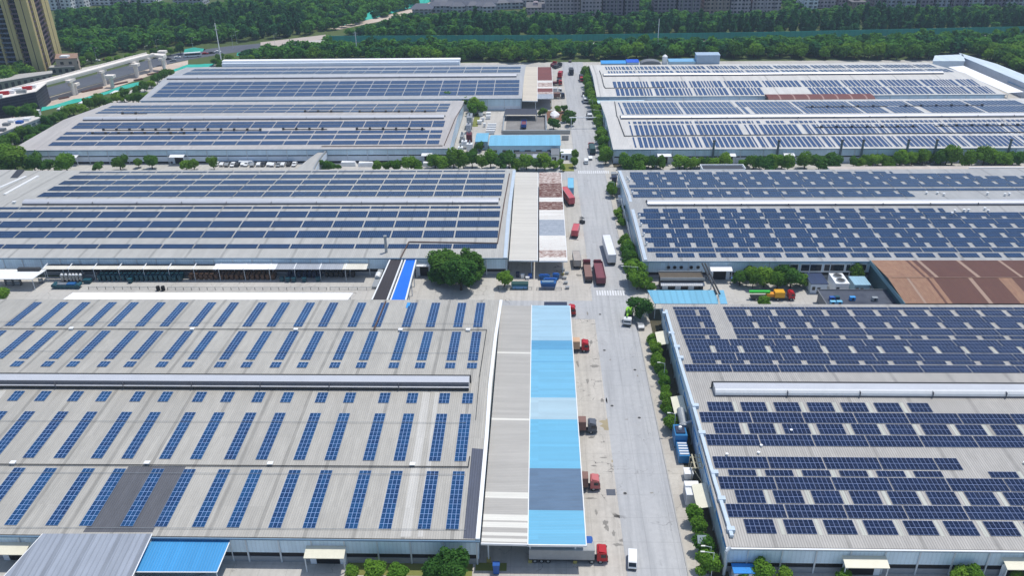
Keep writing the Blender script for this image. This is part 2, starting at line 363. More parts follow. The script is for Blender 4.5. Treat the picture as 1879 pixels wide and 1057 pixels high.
def warehouse(key, label, fl, fr, rl, rr, left=None, right=None, bands=None, post_step=6.5, walls='FLR', eave=EAVE, rise=RISE, vent=None):
    b = B(); b.key = key; b.eave = eave; b.rise = rise
    g = lambda p: at(p[0], p[1], eave) if p else None
    FL, FR, RL, RR = g(fl), g(fr), g(rl), g(rr)
    b.yf = sum(p[1] for p in (FL, FR) if p)/sum(1 for p in (FL, FR) if p); b.yr = sum(p[1] for p in (RL, RR) if p)/sum(1 for p in (RL, RR) if p)
    b.lf, b.lr = (FL[0], RL[0]) if left is None else (left, left)
    b.rf, b.rr = (FR[0], RR[0]) if right is None else (right, right)
    b.ym = (b.yf+b.yr)/2; hd = (b.yr-b.yf)/2; b.hd = hd
    b.z = lambda y: eave+rise*max(0.0, 1-abs(y-b.ym)/hd)
    b.x = lambda s, y: (b.lf+(b.lr-b.lf)*(y-b.yf)/(b.yr-b.yf)) if s == 'L' else (b.rf+(b.rr-b.rf)*(y-b.yf)/(b.yr-b.yf))
    def on(px, py, dz=0.0):
        z = eave
        for _ in range(6): x, y = at(px, py, z+dz); z = b.z(y)
        return x, y
    b.on = on; b.ang = math.atan2(rise, hd)
    t = thing('warehouse', label, 'warehouse', ((b.lf+b.rf)/2, b.yf, 0), world=True, group='long factory halls with solar roofs'); b.t = t
    zr = eave+rise; o = .35
    lm, rm = b.x('L', b.ym), b.x('R', b.ym)
    rf = MB()
    rf.slab([(b.lf-o, b.yf-o, eave), (b.rf+o, b.yf-o, eave), (rm+o, b.ym, zr), (lm-o, b.ym, zr)], .18)
    rf.slab([(lm-o, b.ym, zr), (rm+o, b.ym, zr), (b.rr+o, b.yr+o, eave), (b.lr-o, b.yr+o, eave)], .18)
    b.roof = rf.build('roof', [RF[key]], t)
    # walls: bands (fractions of eave height from the top) as (bottom fraction, material index)
    bands = bands or [(.62, 0), (.79, 1), (1.0, 2)]
    wl = MB(); e = eave-.19
    for (xa, ya), (xb, yb) in (((b.lf, b.yf), (b.rf, b.yf)), ((b.rf, b.yf), (b.rr, b.yr)), ((b.rr, b.yr), (b.lr, b.yr)), ((b.lr, b.yr), (b.lf, b.yf))):
        side = abs(xb-xa) < abs(yb-ya); z1 = e
        nx, ny = (yb-ya), -(xb-xa); L = math.hypot(nx, ny); nx /= L; ny /= L
        for q, (fr_, mi) in enumerate([(.88, 0), (1.0, 2)] if side else bands):
            z0 = e*(1-fr_); d = -.12 if mi == 1 else 0.0
            wl.hexa([(xa+nx*d, ya+ny*d, z0), (xb+nx*d, yb+ny*d, z0), (xb-nx*.35, yb-ny*.35, z0), (xa-nx*.35, ya-ny*.35, z0)],
                    [(xa+nx*d, ya+ny*d, z1), (xb+nx*d, yb+ny*d, z1), (xb-nx*.35, yb-ny*.35, z1), (xa-nx*.35, ya-ny*.35, z1)], mi)
            z1 = z0
        if side:
            xm_, ym_ = (xa+xb)/2, b.ym
            wl.hexa([(xa, ya, e), (xb, yb, e), (xb-nx*.3, yb, e), (xa-nx*.3, ya, e)], [(xm_+.01*(xa-xb), ym_-.05*np.sign(yb-ya), zr-.22), (xm_, ym_+.05*np.sign(yb-ya), zr-.22), (xm_-nx*.3, ym_+.05*np.sign(yb-ya), zr-.22), (xm_-nx*.3, ym_-.05*np.sign(yb-ya), zr-.22)], 0)
    wl.build('wall', [SHEET, M['dark'], BASEW, PANEW], t)
    # posts on the front wall, then on the road side
    xs = []; x = b.rf-.3
    while x > b.lf and len(xs) < 44:
        px, py = proj(x, b.yf, eave/2)
        if -60 < px < 1940 and py < 1100: xs.append(x)
        x -= post_step
    for x in xs: MB().box(x-.14, b.yf-.26, 0, x+.14, b.yf-.001, eave-.2).build('wall_post', M['post'], t)
    # fascia, gutter
    MB().box(b.lf-.45, b.yf-.62, eave-.34, b.rf+.45, b.yf-.36, eave-.02).build('gutter', paint('gutter_blue_grey', (110, 140, 165), .5), t)
    if vent:
        x0, x1, kind, w, h = vent; zb = zr-.25
        vb = MB()
        if kind == 'box':
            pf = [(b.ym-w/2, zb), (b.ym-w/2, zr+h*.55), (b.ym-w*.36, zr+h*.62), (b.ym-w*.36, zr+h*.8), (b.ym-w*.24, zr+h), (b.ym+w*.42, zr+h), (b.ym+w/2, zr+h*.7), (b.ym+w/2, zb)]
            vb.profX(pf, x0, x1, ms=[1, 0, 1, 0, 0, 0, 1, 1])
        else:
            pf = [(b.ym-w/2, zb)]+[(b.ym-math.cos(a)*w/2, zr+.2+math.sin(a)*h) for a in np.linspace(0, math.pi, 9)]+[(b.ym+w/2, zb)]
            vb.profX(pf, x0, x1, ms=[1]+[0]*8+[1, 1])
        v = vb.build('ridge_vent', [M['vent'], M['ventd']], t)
        sl_ = MB().box(x0-.3, b.ym+w/2+.12, zr-.6, x1, b.ym+w/2+.5, zr+h*.35, 0); sub(sl_.build('vent_back_strip', M['iron'], t), v)
        jm = MB(); xj = x0 if abs(x0) < abs(x1) else x1; dirn = 1 if x1 > xj else -1
        for i in range(1, 12): jm.box(xj+dirn*i*13-.06, b.ym-w/2-.04, zr+.1, xj+dirn*i*13+.06, b.ym+w*.3, zr+h+.05)
        sub(jm.build('vent_joint', M['ventd'], t), v)
    return b
BD = {}
BD['L1'] = warehouse('L1', 'nearest long grey warehouse left of the road with spaced blue solar strips', None, (877, 990), None, (917, 551.5), left=-215, vent=None)
BD['R1'] = warehouse('R1', 'nearest long warehouse right of the road covered in navy solar arrays', (1336, 1003.6), None, (1216, 559), None, right=190)
BD['L2'] = warehouse('L2', 'second grey warehouse left of the road behind the long white yard canopy', (-250, 471), (930, 474), (32, 312), (944, 311.5))
BD['R2'] = warehouse('R2', 'second warehouse right of the road with wall fans above a dark annex', (1181, 478.4), None, (1134, 312.5), None, right=270)
BD['L3'] = warehouse('L3', 'third warehouse left of the road with rooftop pipe lines and pale blue front', (23, 273.5), (823, 273.7), (207, 186.6), (850, 186.2), bands=[(.42, 0), (.50, 1), (.86, 3), (1.0, 1)], post_step=9.2)
BD['R3'] = warehouse('R3', 'third warehouse right of the road with tall grey flues along its front', (1126.4, 273.5), None, (1101.7, 185), None, right=280, bands=[(.50, 0), (.60, 1), (1.0, 3)], post_step=10)
BD['L4'] = warehouse('L4', 'farthest warehouse left of the road backed by a long white parapet', (262, 181.5), (956.6, 182.5), (346, 121), (964, 121), bands=[(.6, 0), (1.0, 3)], post_step=9)
BD['R4'] = warehouse('R4', 'farthest warehouse right of the road with pale roof and short solar strips', (1095.9, 176.3), (1846, 173), (1081.8, 118.8), (1703, 115), bands=[(.6, 0), (1.0, 3)], post_step=10)
for k, px, py, kind, w, h, far in (('L1', 862, 700, 'box', 3.4, 2.1, -200), ('R1', 1310, 715, 'white', 3.6, 1.7, 182), ('L2', 915, 368, 'round', 4.2, 1.2, -195), ('R2', 1188, 372, 'round', 4.0, 1.1, 260),
                                   ('L3', 815, 214, 'round', 3.8, 1.2, 0), ('R3', 1139, 214, 'round', 3.8, 1.2, 265), ('L4', 948, 138, 'round', 3.8, 1.2, 0), ('R4', 1108, 139, 'round', 3.6, 1.1, 0)):
    b = BD[k]; x0 = at(px, py, b.eave+b.rise+.6)[0]
    if far == 0: far = {'L3': at(163, 214, 9.2)[0], 'L4': at(317, 138, 9.2)[0], 'R4': at(1725, 131, 9.2)[0]}[k]
    x0, x1 = sorted((x0, far)); zr = b.eave+b.rise; t = b.t; zb = zr-.25; vb = MB()
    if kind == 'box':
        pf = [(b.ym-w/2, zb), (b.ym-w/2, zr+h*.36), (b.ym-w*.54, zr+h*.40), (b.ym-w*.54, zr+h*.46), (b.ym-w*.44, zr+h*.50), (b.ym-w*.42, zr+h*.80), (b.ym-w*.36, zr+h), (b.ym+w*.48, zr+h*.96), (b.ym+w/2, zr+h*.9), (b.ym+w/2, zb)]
        vb.profX(pf, x0, x1, ms=[2, 1, 0, 0, 1, 1, 0, 0, 1, 1])  # front faces take darker materials, painting their shade in
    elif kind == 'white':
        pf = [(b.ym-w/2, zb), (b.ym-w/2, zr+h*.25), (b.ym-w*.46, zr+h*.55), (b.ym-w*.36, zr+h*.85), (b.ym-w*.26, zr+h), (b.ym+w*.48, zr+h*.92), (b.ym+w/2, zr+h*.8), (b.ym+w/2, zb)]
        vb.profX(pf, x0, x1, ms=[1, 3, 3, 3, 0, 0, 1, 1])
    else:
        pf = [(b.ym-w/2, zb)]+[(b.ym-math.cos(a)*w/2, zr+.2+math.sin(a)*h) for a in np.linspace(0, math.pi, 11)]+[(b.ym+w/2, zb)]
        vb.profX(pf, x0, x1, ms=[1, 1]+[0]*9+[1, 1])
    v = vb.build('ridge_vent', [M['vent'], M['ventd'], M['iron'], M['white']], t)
    cb = MB().box(x0-.3, b.ym+w/2+.02, zr-.6, x1+.3, b.ym+w/2+.42, zr+h*(.98 if kind != 'round' else .55)).build('vent_back_strip', M['iron'], t); cb.parent = v  # dark upright strip along the back edge of the vent
    xj, dr = (x1, -1) if k[0] == 'L' else (x0, 1)
    for i in range(1, 12):
        xx = xj+dr*i*17.0
        if x0 < xx < x1: MB().box(xx-.05, b.ym-w*.56, zr+.1, xx+.05, b.ym-w*.34, zr+h*.9).build('vent_joint', M['ventd'], t).parent = v
# --- things fixed on the roofs
def roofline(b, pts, r=.13, m='iron', name='roof_pipe'):
    mb = MB(); q = []
    for px, py in pts:
        x, y = b.on(px, py, .3); q.append((x, y, b.z(y)+.3))
    for p, s in zip(q, q[1:]):
        n = max(1, int(abs(p[1]-s[1])/8))
        for i in range(n):
            a = [p[j]+(s[j]-p[j])*i/n for j in range(3)]; c = [p[j]+(s[j]-p[j])*(i+1)/n for j in range(3)]
            a[2] = b.z(a[1])+.3; c[2] = b.z(c[1])+.3; mb.tube(a, c, r, 6)
    return mb.build(name, M[m], b.t)
b = BD['L1']
roofline(b, [(-40, 603), (893, 605), (880, 690)], .1); roofline(b, [(880, 690), (873, 770)], .06)
roofline(b, [(-60, 852), (859, 857), (862, 838)], .12); roofline(b, [(686, 605), (708, 553)], .22, 'pipe')
def patch(b, pts, m, name='roof_patch', dz=.03):
    mb = MB(); q = []
    for px, py in pts: q.append(b.on(px, py))
    ys = sorted({round(p[1], 3) for p in q}); mb.poly([(x, y, b.z(y)+dz) for x, y in q]); return mb.build(name, m, b.t)
DKP = corr('dark_bitumen_patch', (96, 98, 104), 'X', .5, .35, .6, .6); DKP2 = corr('dark_blue_grey_sheet', (84, 90, 106), 'X', .5, .4, .5, .5)
LTP = corr('pale_worn_sheet', (198, 196, 189), 'X', .5, .2, .25)
patch(b, [(152, 977.5), (280, 977.7), (341, 857), (305, 857), (236, 857)], DKP).data.name = 'roof_patch'
patch(b, [(850, 989), (876, 990), (890, 825), (866, 823)], DKP2)
for py in (776, 871, 972, 648, 594):
    roofline(b, [(-30, py-4), (855 if py > 700 else 880, py)], .045, 'steel', 'roof_cable')
patch(b, [(735, 986), (754, 986), (790, 720), (776, 720)], LTP); patch(b, [(766, 986), (776, 986), (806, 720), (798, 720)], LTP)
patch(b, [(1, 732), (12, 717), (-30, 717), (-40, 760)], LTP)
fl = MB()
for (a, c) in (((876.5, 990), (893, 800)), ((893, 800), (899, 707)), ((899, 707), (909, 620)), ((909, 620), (919.5, 551))):
    p = b.on(*a, .3); q = b.on(*c, .3); w = .42
    fl.slab([(p[0]-w, p[1], b.z(p[1])+.42), (p[0]+w, p[1], b.z(p[1])+.42), (q[0]+w, q[1], b.z(q[1])+.42), (q[0]-w, q[1], b.z(q[1])+.42)], .3)
fl.build('edge_flashing', M['white'], b.t)
for px, py in ((24, 850), (270, 850.5), (496, 851.5), (757, 853), (131, 603), (353, 604), (543, 605), (735, 605.5), (859, 605.5)):
    x, y = b.on(px, py, .4); MB().box(x-.45, y-.35, b.z(y)-.05, x+.45, y+.35, b.z(y)+.55).box(x-.6, y-.5, b.z(y)+.55, x+.6, y+.5, b.z(y)+.68).build('roof_cowl', M['white'], b.t)
x, y = b.on(749, 561); MB().box(x-.5, y-1.6, b.z(y)-.1, x+.5, y+1.6, b.z(y)+.18).build('roof_hatch', M['bluepipe'], b.t)
# gutter rail along the front eave of both nearest roofs
for k in ('L1', 'R1'):
    b = BD[k]; MB().box(b.lf, b.yf-.30, b.eave+.03, b.rf, b.yf-.22, b.eave+.11).build('snow_rail', M['iron'], b.t)
b = BD['R1']
# pale gutter duct down the left gable of the nearest right roof
gd = MB(); dk = [b.on(x, y, .5) for x, y in ((1343, 985), (1312, 885), (1276, 758), (1248, 665), (1222, 570))]
for p, q in zip(dk, dk[1:]):
    gd.slab([(p[0]-.35, p[1], b.z(p[1])+.75), (p[0]+.35, p[1], b.z(p[1])+.75), (q[0]+.35, q[1], b.z(q[1])+.75), (q[0]-.35, q[1], b.z(q[1])+.75)], .6)
gd.build('side_duct', paint('duct_pale_blue', (196, 212, 226), .4), b.t)
for px, py in ((1341, 972), (1324, 916), (1311, 868), (1288, 795), (1276, 745), (1248.5, 657), (1242, 637), (1232, 612), (1220.5, 575)):
    x, y = b.on(px, py, .5); MB().box(x-.75, y-.55, b.z(y)-.1, x+.75, y+.55, b.z(y)+.85).build('duct_box', paint('duct_pale_blue', (196, 212, 226), .4), b.t)
xl = b.x('L', b.yf)
MB().hexa([(b.lf-.12, b.yf, 4.9), (b.lf-.02, b.yf, 4.9), (b.lr-.02, b.yr, 4.9), (b.lr-.12, b.yr, 4.9)], [(b.lf-.12, b.yf, 5.4), (b.lf-.02, b.yf, 5.4), (b.lr-.02, b.yr, 5.4), (b.lr-.12, b.yr, 5.4)]).build('blue_stripe', M['bluepipe'], b.t)
for yy in np.arange(b.yf+4, b.yr-2, 7.0):
    x = b.x('L', yy); MB().tube((x-.22, yy, .1), (x-.22, yy, 6.2), .11, 6).build('downpipe', M['post'], b.t)
for px, py in ((1397, 818), (1392, 831), (1334, 834), (1880, 850), (1452, 790)):
    x, y = b.on(px, py, .3); MB().tube((x, y, b.z(y)-.1), (x, y, b.z(y)+.4), .22, 8).tube((x, y, b.z(y)+.4), (x, y, b.z(y)+.5), .34, 8).build('roof_cowl', M['white'], b.t)
MB().box(b.lf-.5, b.yf-.66, b.eave-.12, b.rf, b.yf-.3, b.eave+.07).build('white_fascia', M['white'], b.t)
MB().tube((b.lf+.3, b.yf-.5, b.eave+.3), (b.lf-.5, b.yf-.9, b.eave-.4), .3, 8).tube((b.lf-.5, b.yf-.9, b.eave-.4), (b.lf-.3, b.yf-.8, 0), .3, 8).build('corner_downpipe', M['post'], b.t)
b = BD['L2']
roofline(b, [(735, 473), (750, 444), (752, 443.5), (913, 446), (925, 372), (935, 318)], .2, 'pipe')
for px in (588, 612, 650): pass
for px, py in ((26, 371), (135, 371), (297, 372), (838, 372), (849, 372)):
    x, y = b.on(px, py, .4); MB().box(x-.5, y-.4, b.z(y)-.1, x+.5, y+.4, b.z(y)+.7).box(x-.65, y-.55, b.z(y)+.7, x+.65, y+.55, b.z(y)+.8).build('roof_cowl', M['white'], b.t)
x, y = b.on(709, 462, .2); MB().tube((x, y, 4), (x, y, 12.5), .45, 12).tube((x, y, 12.5), (x, y, 12.9), .6, 12).build('roof_flue', M['steel'], b.t)
GS = paint('raised_gutter_sheet', (190, 204, 216), .5)
for k, pp, ww in (('L2', [(928.5, 473), (934, 400), (938, 365), (945, 312)], .9), ('R2', [(1186, 477), (1166, 400), (1156, 360), (1138, 313)], .8)):
    b = BD[k]; mb = MB(); q = [b.on(*p, .3) for p in pp]
    for p, s in zip(q, q[1:]): mb.slab([(p[0]-ww, p[1], b.z(p[1])+.35), (p[0]+ww*.4, p[1], b.z(p[1])+.35), (s[0]+ww*.4, s[1], b.z(s[1])+.35), (s[0]-ww, s[1], b.z(s[1])+.35)], .3)
    mb.build('edge_flashing', GS, b.t)
b = BD['R2']
for px, py in ((1174, 396), (1177, 412), (1182, 430), (1187, 447), (1161, 353), (1155, 331), (1152, 327)):
    x, y = b.on(px, py, .5); MB().tube((x, y, b.z(y)-.1), (x, y, b.z(y)+.9), .25, 8).tube((x, y, b.z(y)+.9), (x-.5, y-.5, b.z(y)+1.1), .36, 8).build('roof_cowl', M['white'], b.t)
for px, py in ((1700, 354), (1720, 354), (1732, 357), (1812, 355), (1844, 357), (1852, 356), (1752, 387), (1769, 386), (1777, 386), (1807, 383), (1813, 387), (1747, 392)):
    x, y = b.on(px, py, .5); MB().tube((x, y, b.z(y)-.1), (x, y, b.z(y)+.8), .3, 8).tube((x, y, b.z(y)+.8), (x, y, b.z(y)+1.0), .5, 8).build('roof_cowl', M['white'], b.t)
for i, px in enumerate((1227, 1238.5, 1250.5, 1269, 1281.5)):
    x, z = 0, 0; x = at(px, 492, 4.3)[0]
    mb = MB().tube((x, b.yf-.28, 4.3), (x, b.yf-.02, 4.3), .62, 14, 0).tube((x, b.yf-.32, 4.3), (x, b.yf-.24, 4.3), .5, 14, 1); mb.build('wall_fan', [M['steel'], M['dark']], b.t)
for key, pts in (('L3', [(815, 266), (852, 190)]), ('L3', [(590, 268), (812, 267)])): roofline(BD[key], pts, .18, 'pipe')
b = BD['L3']
for y0, xa, xb in ((236.6, 655, 780), (236.8, 520, 600), (238, 190, 480), (204.5, 560, 630), (204.5, 660, 800), (208, 225, 270), (244.5, 170, 340)):
    roofline(b, [(xa, y0), (xb, y0-.2)], .2)
    for q in np.arange(xa, xb, 24):
        x, y = b.on(q, y0, .3); MB().box(x-.5, y-.4, b.z(y)-.05, x+.5, y+.4, b.z(y)+1.0).build('pipe_box', M['iron'], b.t)
b = BD['R3']
for y0, xa, xb in ((195.8, 1478, 1628), (194, 1650, 1805), (233, 1495, 1685), (230.5, 1715, 1879)):
    roofline(b, [(xa, y0), (xb, y0-1.2)], .2)
    for q in np.arange(xa+12, xb, 28):
        x, y = b.on(q, y0-(q-xa)/(xb-xa)*1.2, .3); MB().box(x-.5, y-.4, b.z(y)-.05, x+.5, y+.4, b.z(y)+1.0).build('pipe_box', M['iron'], b.t)
roofline(b, [(1128, 186), (1132, 212), (1146, 249), (1340, 247.5), (1879, 242)], .2)
roofline(BD['R4'], [(1100, 129), (1108, 157), (1111, 161), (1220, 160)], .2)
# tall flues in front of the third right hall
FLUE = paint('weathered_flue', (96, 112, 118), .5)
for i, (px, pb, ptp) in enumerate(((1305, 284, 251), (1419, 280, 252), (1536, 283, 249), (1583, 291, 263), (1653, 280, 249), (1708, 283, 253), (1838, 280, 248))):
    x, y = at(px, pb+8, 0); y = min(y, BD['R3'].yf-1.2); zt = 10.5
    x = at(px, pb, 3)[0]
    t = thing('flue', f'{ordn(i+1)} tall grey flue from the left along the third right hall front', 'flue', (x, y, 0), 0, 'grey flues in front of the third right hall')
    MB().tube((0, 0, 0), (0, 0, zt), .55, 12, r2=.5).build('stack', FLUE, t); MB().tube((0, 0, zt), (0, 0, zt+.35), .7, 12).build('cap', M['iron'], t)
    MB().box(-.8, -.8, 0, .8, .8, .5).build('base', M['concrete'], t)
# door canopies on the front walls
def awning(b, px0, py0, px1, py1, z, depth, m, door=True, name='awning'):
    x0 = at(px0, py1, z)[0]; x1 = at(px1, py1, z)[0]; y = b.yf-.3
    a = MB().slab([(x0, y-depth, z), (x1, y-depth, z), (x1, y, z+.7), (x0, y, z+.7)], .14).build(name, m, b.t)
    for x in (x0+.15, x1-.15): MB().box(x-.1, y-depth+.25, 0, x+.1, y-depth+.45, z-.13).build('post', M['post'], b.t).parent = a
    if door:
        xm = (x0+x1)/2; w = (x1-x0)*.30
        d = MB().box(xm-w, y-.12, 0, xm+w, y+.02, z-.6).build('door', M['dark'], b.t)
        MB().box(xm-w-1.2, y-.2, 0, xm-w, y-.13, z-.9).build('door_leaf', PANEW, b.t).parent = d
        MB().box(xm+w, y-.2, 0, xm+w+1.2, y-.13, z-.9).build('door_leaf', PANEW, b.t).parent = d
CRM = M['offwhite']
awning(BD['L1'], 558, 1001, 632, 1021, 4.0, 2.6, CRM); awning(BD['L1'], -16, 997, 46, 1017, 4.0, 2.6, CRM)
awning(BD['R1'], 1552, 1025, 1633, 1043, 4.2, 2.4, CRM); awning(BD['R1'], 1850, 1030, 1930, 1048, 4.2, 2.4, CRM)
awning(BD['R2'], 1303, 485, 1343, 494, 4.3, 2.6, M['white']); awning(BD['L2'], 763, 478, 790, 490, 4.2, 1.5, M['white'])
awning(BD['L3'], 300, 287, 327, 296, 4.0, 3, M['white']); awning(BD['L3'], 102, 288, 134, 293, 4.0, 3, M['white'], False); awning(BD['L3'], 770, 283, 790, 293, 4.2, 3, M['white'])
awning(BD['R3'], 1210, 287, 1236, 295, 4.2, 3, M['white']); awning(BD['R3'], 1340, 288, 1356, 294, 4.2, 3, M['white']); awning(BD['R3'], 1446, 288, 1466, 294, 4.2, 3, M['white'])
# window openings with frames on the second right hall
b = BD['R2']
for i, (pa, pb_) in enumerate(((1425, 1460), (1466, 1503), (1508, 1544), (1548, 1584))):
    x0 = at(pa, 486, 4)[0]; x1 = at(pb_, 486, 4)[0]
    w = MB().box(x0, b.yf-.16, 3.0, x1, b.yf-.02, 5.3).build('window', M['glass'], b.t)
    MB().box(x0-.25, b.yf-.22, 5.3, x1+.25, b.yf-.02, 5.6).box(x0-.25, b.yf-.22, 2.7, x1+.25, b.yf-.02, 3.0).box(x0-.3, b.yf-.23, 3.0, x0, b.yf-.02, 5.3).box(x1, b.yf-.23, 3, x1+.3, b.yf-.02, 5.3).build('frame', M['white'], b.t).parent = w
# curved link bridge from the third left hall to the second
x0, y0 = at(556, 306, 3); x1 = at(592, 306, 3)[0]; lk = thing('link_bridge', 'curved grey covered link between second and third left warehouses', 'covered bridge', (x0, BD['L2'].yr, 0), world=True)
ya, yb = BD['L2'].yr+.4, BD['L3'].yf-.7
xa2 = at(578, 288, 5)[0]; lm_ = MB(); n = 8
for i in range(n):
    u, v = i/n, (i+1)/n; fx = lambda u: x0+(xa2-x0)*u**1.6; wd = lambda u: (x1-x0)*(1-.55*u); fz = lambda u: 5.6-.4*u
    lm_.hexa([(fx(u), ya+(yb-ya)*u, 2.6), (fx(u)+wd(u), ya+(yb-ya)*u, 2.6), (fx(v)+wd(v), ya+(yb-ya)*v, 2.6), (fx(v), ya+(yb-ya)*v, 2.6)],
             [(fx(u), ya+(yb-ya)*u, fz(u)), (fx(u)+wd(u), ya+(yb-ya)*u, fz(u)), (fx(v)+wd(v), ya+(yb-ya)*v, fz(v)), (fx(v), ya+(yb-ya)*v, fz(v))], 1, 0)
lm_.build('covered_way', [RF['L2'], PANEW], lk)
pm = MB()
for i in range(n):
    u, v = i/n, (i+1)/n; pm.tube((fx(u)+wd(u)-.5, ya+(yb-ya)*u, fz(u)+.5), (fx(v)+wd(v)-.5, ya+(yb-ya)*v, fz(v)+.5), .35, 8)
pm.build('pipe', M['steel'], lk); MB().box(x0+1, ya+4, 0, x0+1.6, ya+4.6, 2.6).build('post', M['post'], lk); MB().box(x1-1.6, ya+4, 0, x1-1, ya+4.6, 2.6).build('post', M['post'], lk)
# ---------------------------------------------------------------- loading canopies
def canopy(label, x0, x1, y0, y1, zl, zr_, strips, posts_x, post_step, group='loading canopies beside the road', th=.12, rim=True):
    t = thing('loading_canopy', label, 'canopy', ((x0+x1)/2, y0, 0), world=True, group=group)
    mats, idx = [], {}; mb = MB()
    for ya, yb, m in strips:
        if m.name not in idx: idx[m.name] = len(mats); mats.append(m)
        mb.slab([(x0, ya, zl), (x1, ya, zr_), (x1, yb, zr_), (x0, yb, zl)], th, idx[m.name])
    mb.build('roof', mats, t)
    if rim:
        MB().slab([(x0-.05, y0-.25, zl+.06), (x1+.2, y0-.25, zr_+.06), (x1+.2, y0-.01, zr_+.06), (x0-.05, y0-.01, zl+.06)], .45).slab([(x1+.01, y0, zr_+.06), (x1+.2, y0, zr_+.06), (x1+.2, y1, zr_+.06), (x1+.01, y1, zr_+.06)], .3).build('trim', M['white'], t)
    for px in posts_x:
        y = y0+1.6
        while y < y1:
            p = MB().tube((px, y, 0), (px, y, (zl+(zr_-zl)*(px-x0)/(x1-x0))-th), .17, 8).build('post', M['post'], t)
            MB().box(px-.38, y-.38, 0, px+.38, y+.38, .75).build('post_guard', paint('worn_yellow_concrete', (170, 160, 90), .8), t).parent = p
            y += post_step
    tr = MB()
    y = y0+1.6
    while y < y1:
        tr.slab([(x0+.1, y-.09, zl-th-.01), (x1-.1, y-.09, zr_-th-.01), (x1-.1, y+.09, zr_-th-.01), (x0+.1, y+.09, zl-th-.01)], .3); y += post_step
    tr.build('roof_truss', M['steel'], t)
    return t
ys = lambda px, py, z: at(px, py, z)[1]
G1 = corr('canopy_grey_sheet', (178, 175, 168), 'Y', .5, .22, .25); W1 = corr('canopy_translucent_sheet', (222, 220, 210), 'Y', .5, .12, .15)
SB = {n: corr('canopy_'+n, c, 'Y', .42, a, s, .4) for n, c, a, s in (('pale_blue', (160, 196, 214), .14, .2), ('mid_blue', (88, 156, 194), .16, .15), ('sky_blue', (112, 180, 212), .16, .2), ('bright_blue', (104, 178, 211), .24, .12), ('ice', (170, 198, 210), .2, .22), ('slate', (94, 122, 150), .35, .55))}
zc = 6.3
b = BD['L1']
xa = at(975.5, 561, zc)[0]; xb = at(1046, 561, zc)[0]; xa2 = at(967, 999, zc)[0]; xb2 = at(1074, 1000, zc)[0]; xa = (xa+xa2)/2; xb = (xb+xb2)/2
yr_, yf_ = ys(1010, 560.5, zc), ys(1020, 1000, zc)
cuts = [560.5, 625, 642, 663, 664.5, 730, 770, 860, 937, 1000]; mm = ['pale_blue', 'mid_blue', 'sky_blue', 'mid_blue', 'sky_blue', 'ice', 'bright_blue', 'slate', 'bright_blue']
yc = [ys(1020, c, zc) for c in cuts]
canopy('loading canopy of patched sky blue sheets beside nearest left warehouse', xa+.02, xb, yf_, yr_, zc, zc, [(yc[i+1]+.004, yc[i], SB[mm[i]]) for i in range(len(mm))], (xa+.5, xb-1.9), 11.5)
xg = b.x('R', b.ym)+.6
cuts = [562, 647, 650, 769, 772.5, 905, 916, 946, 957, 960, 970, 979, 985, 990, 996, 1000]
yc = [ys(930, c, zc) for c in cuts]
canopy('plain grey loading canopy between nearest left warehouse and blue canopy', xg, xa-.02, yf_, yr_, zc+.25, zc+.1, [(yc[i+1]+.004, yc[i], (G1, W1)[i % 2]) for i in range(len(cuts)-1)], (xg+1.2,), 11.5)
b = BD['L2']; zc2 = 6.0
RU = {n: corr('canopy_'+n, c, 'Y', .8, .15, .3, .7, rust=ru, rustamt=ra, rustbias=rb) for n, c, ru, ra, rb in (('rusted', (206, 190, 180), (92, 46, 32), 1.0, .42), ('pale_rusted', (220, 210, 202), (112, 60, 42), 1.0, .50), ('whitish', (222, 220, 214), (170, 120, 96), .5, .62), ('slate_worn', (146, 156, 168), (176, 182, 190), .6, .50), ('redbrown', (126, 66, 60), (92, 48, 44), .6, .5))}
x0, x1 = at(934, 478, zc2)[0], at(986.5, 478, zc2)[0]; yf_, yr_ = ys(960, 478.5, zc2), ys(970, 316.5, zc2)
x0 = max(x0, b.rf+.5)
canopy('plain grey loading canopy beside second left warehouse', x0, x1-.1, yf_, yr_, zc2+.25, zc2+.1, [(yf_, yr_, corr('canopy_grey_plain', (206, 202, 192), 'Y', .6, .12, .2))], (x1-2.0,), 11.5)
x0, x1 = at(989.5, 478, zc2)[0], at(1040, 478, zc2)[0]
cuts = [316, 336, 362, 370, 385, 403, 432, 459, 472, 478.5]; mm = ['pale_rusted', 'rusted', 'whitish', 'rusted', 'whitish', 'slate_worn', 'whitish', 'pale_rusted', 'whitish']; yc = [ys(1015, c, zc2) for c in cuts]
canopy('rust streaked patchwork loading canopy beside second left warehouse', x0, x1, yf_, yr_, zc2, zc2, [(yc[i+1]+.004, yc[i], RU[mm[i]]) for i in range(len(mm))], (x1-1.2,), 11.5)
zc4 = 6.0; b = BD['L4']
x0, x1 = b.rf+.5, at(986, 184, zc4)[0]; yf_, yr_ = ys(970, 185, zc4), ys(975, 122.5, zc4)
canopy('beige loading canopy beside farthest left warehouse', x0, x1-.1, yf_, yr_, zc4+.2, zc4, [(yf_, yr_, corr('canopy_beige', (208, 198, 180), 'Y', .7, .12, .2))], (x1-1.0,), 12)
x0, x1 = x1+.1, at(1015, 180, zc4)[0]; cuts = [122.5, 147, 151, 159, 161.5, 168, 172, 180]; mm = ['redbrown', 'whitish', 'pale_rusted', 'whitish', 'redbrown', 'pale_rusted', 'slate_worn']; yc = [ys(1000, c, zc4) for c in cuts]
canopy('red brown loading canopy with white bands beside farthest left warehouse', x0, x1, yc[-1], yc[0], zc4, zc4, [(yc[i+1]+.004, yc[i], RU[mm[i]]) for i in range(len(mm))], (x1-1.0,), 12)
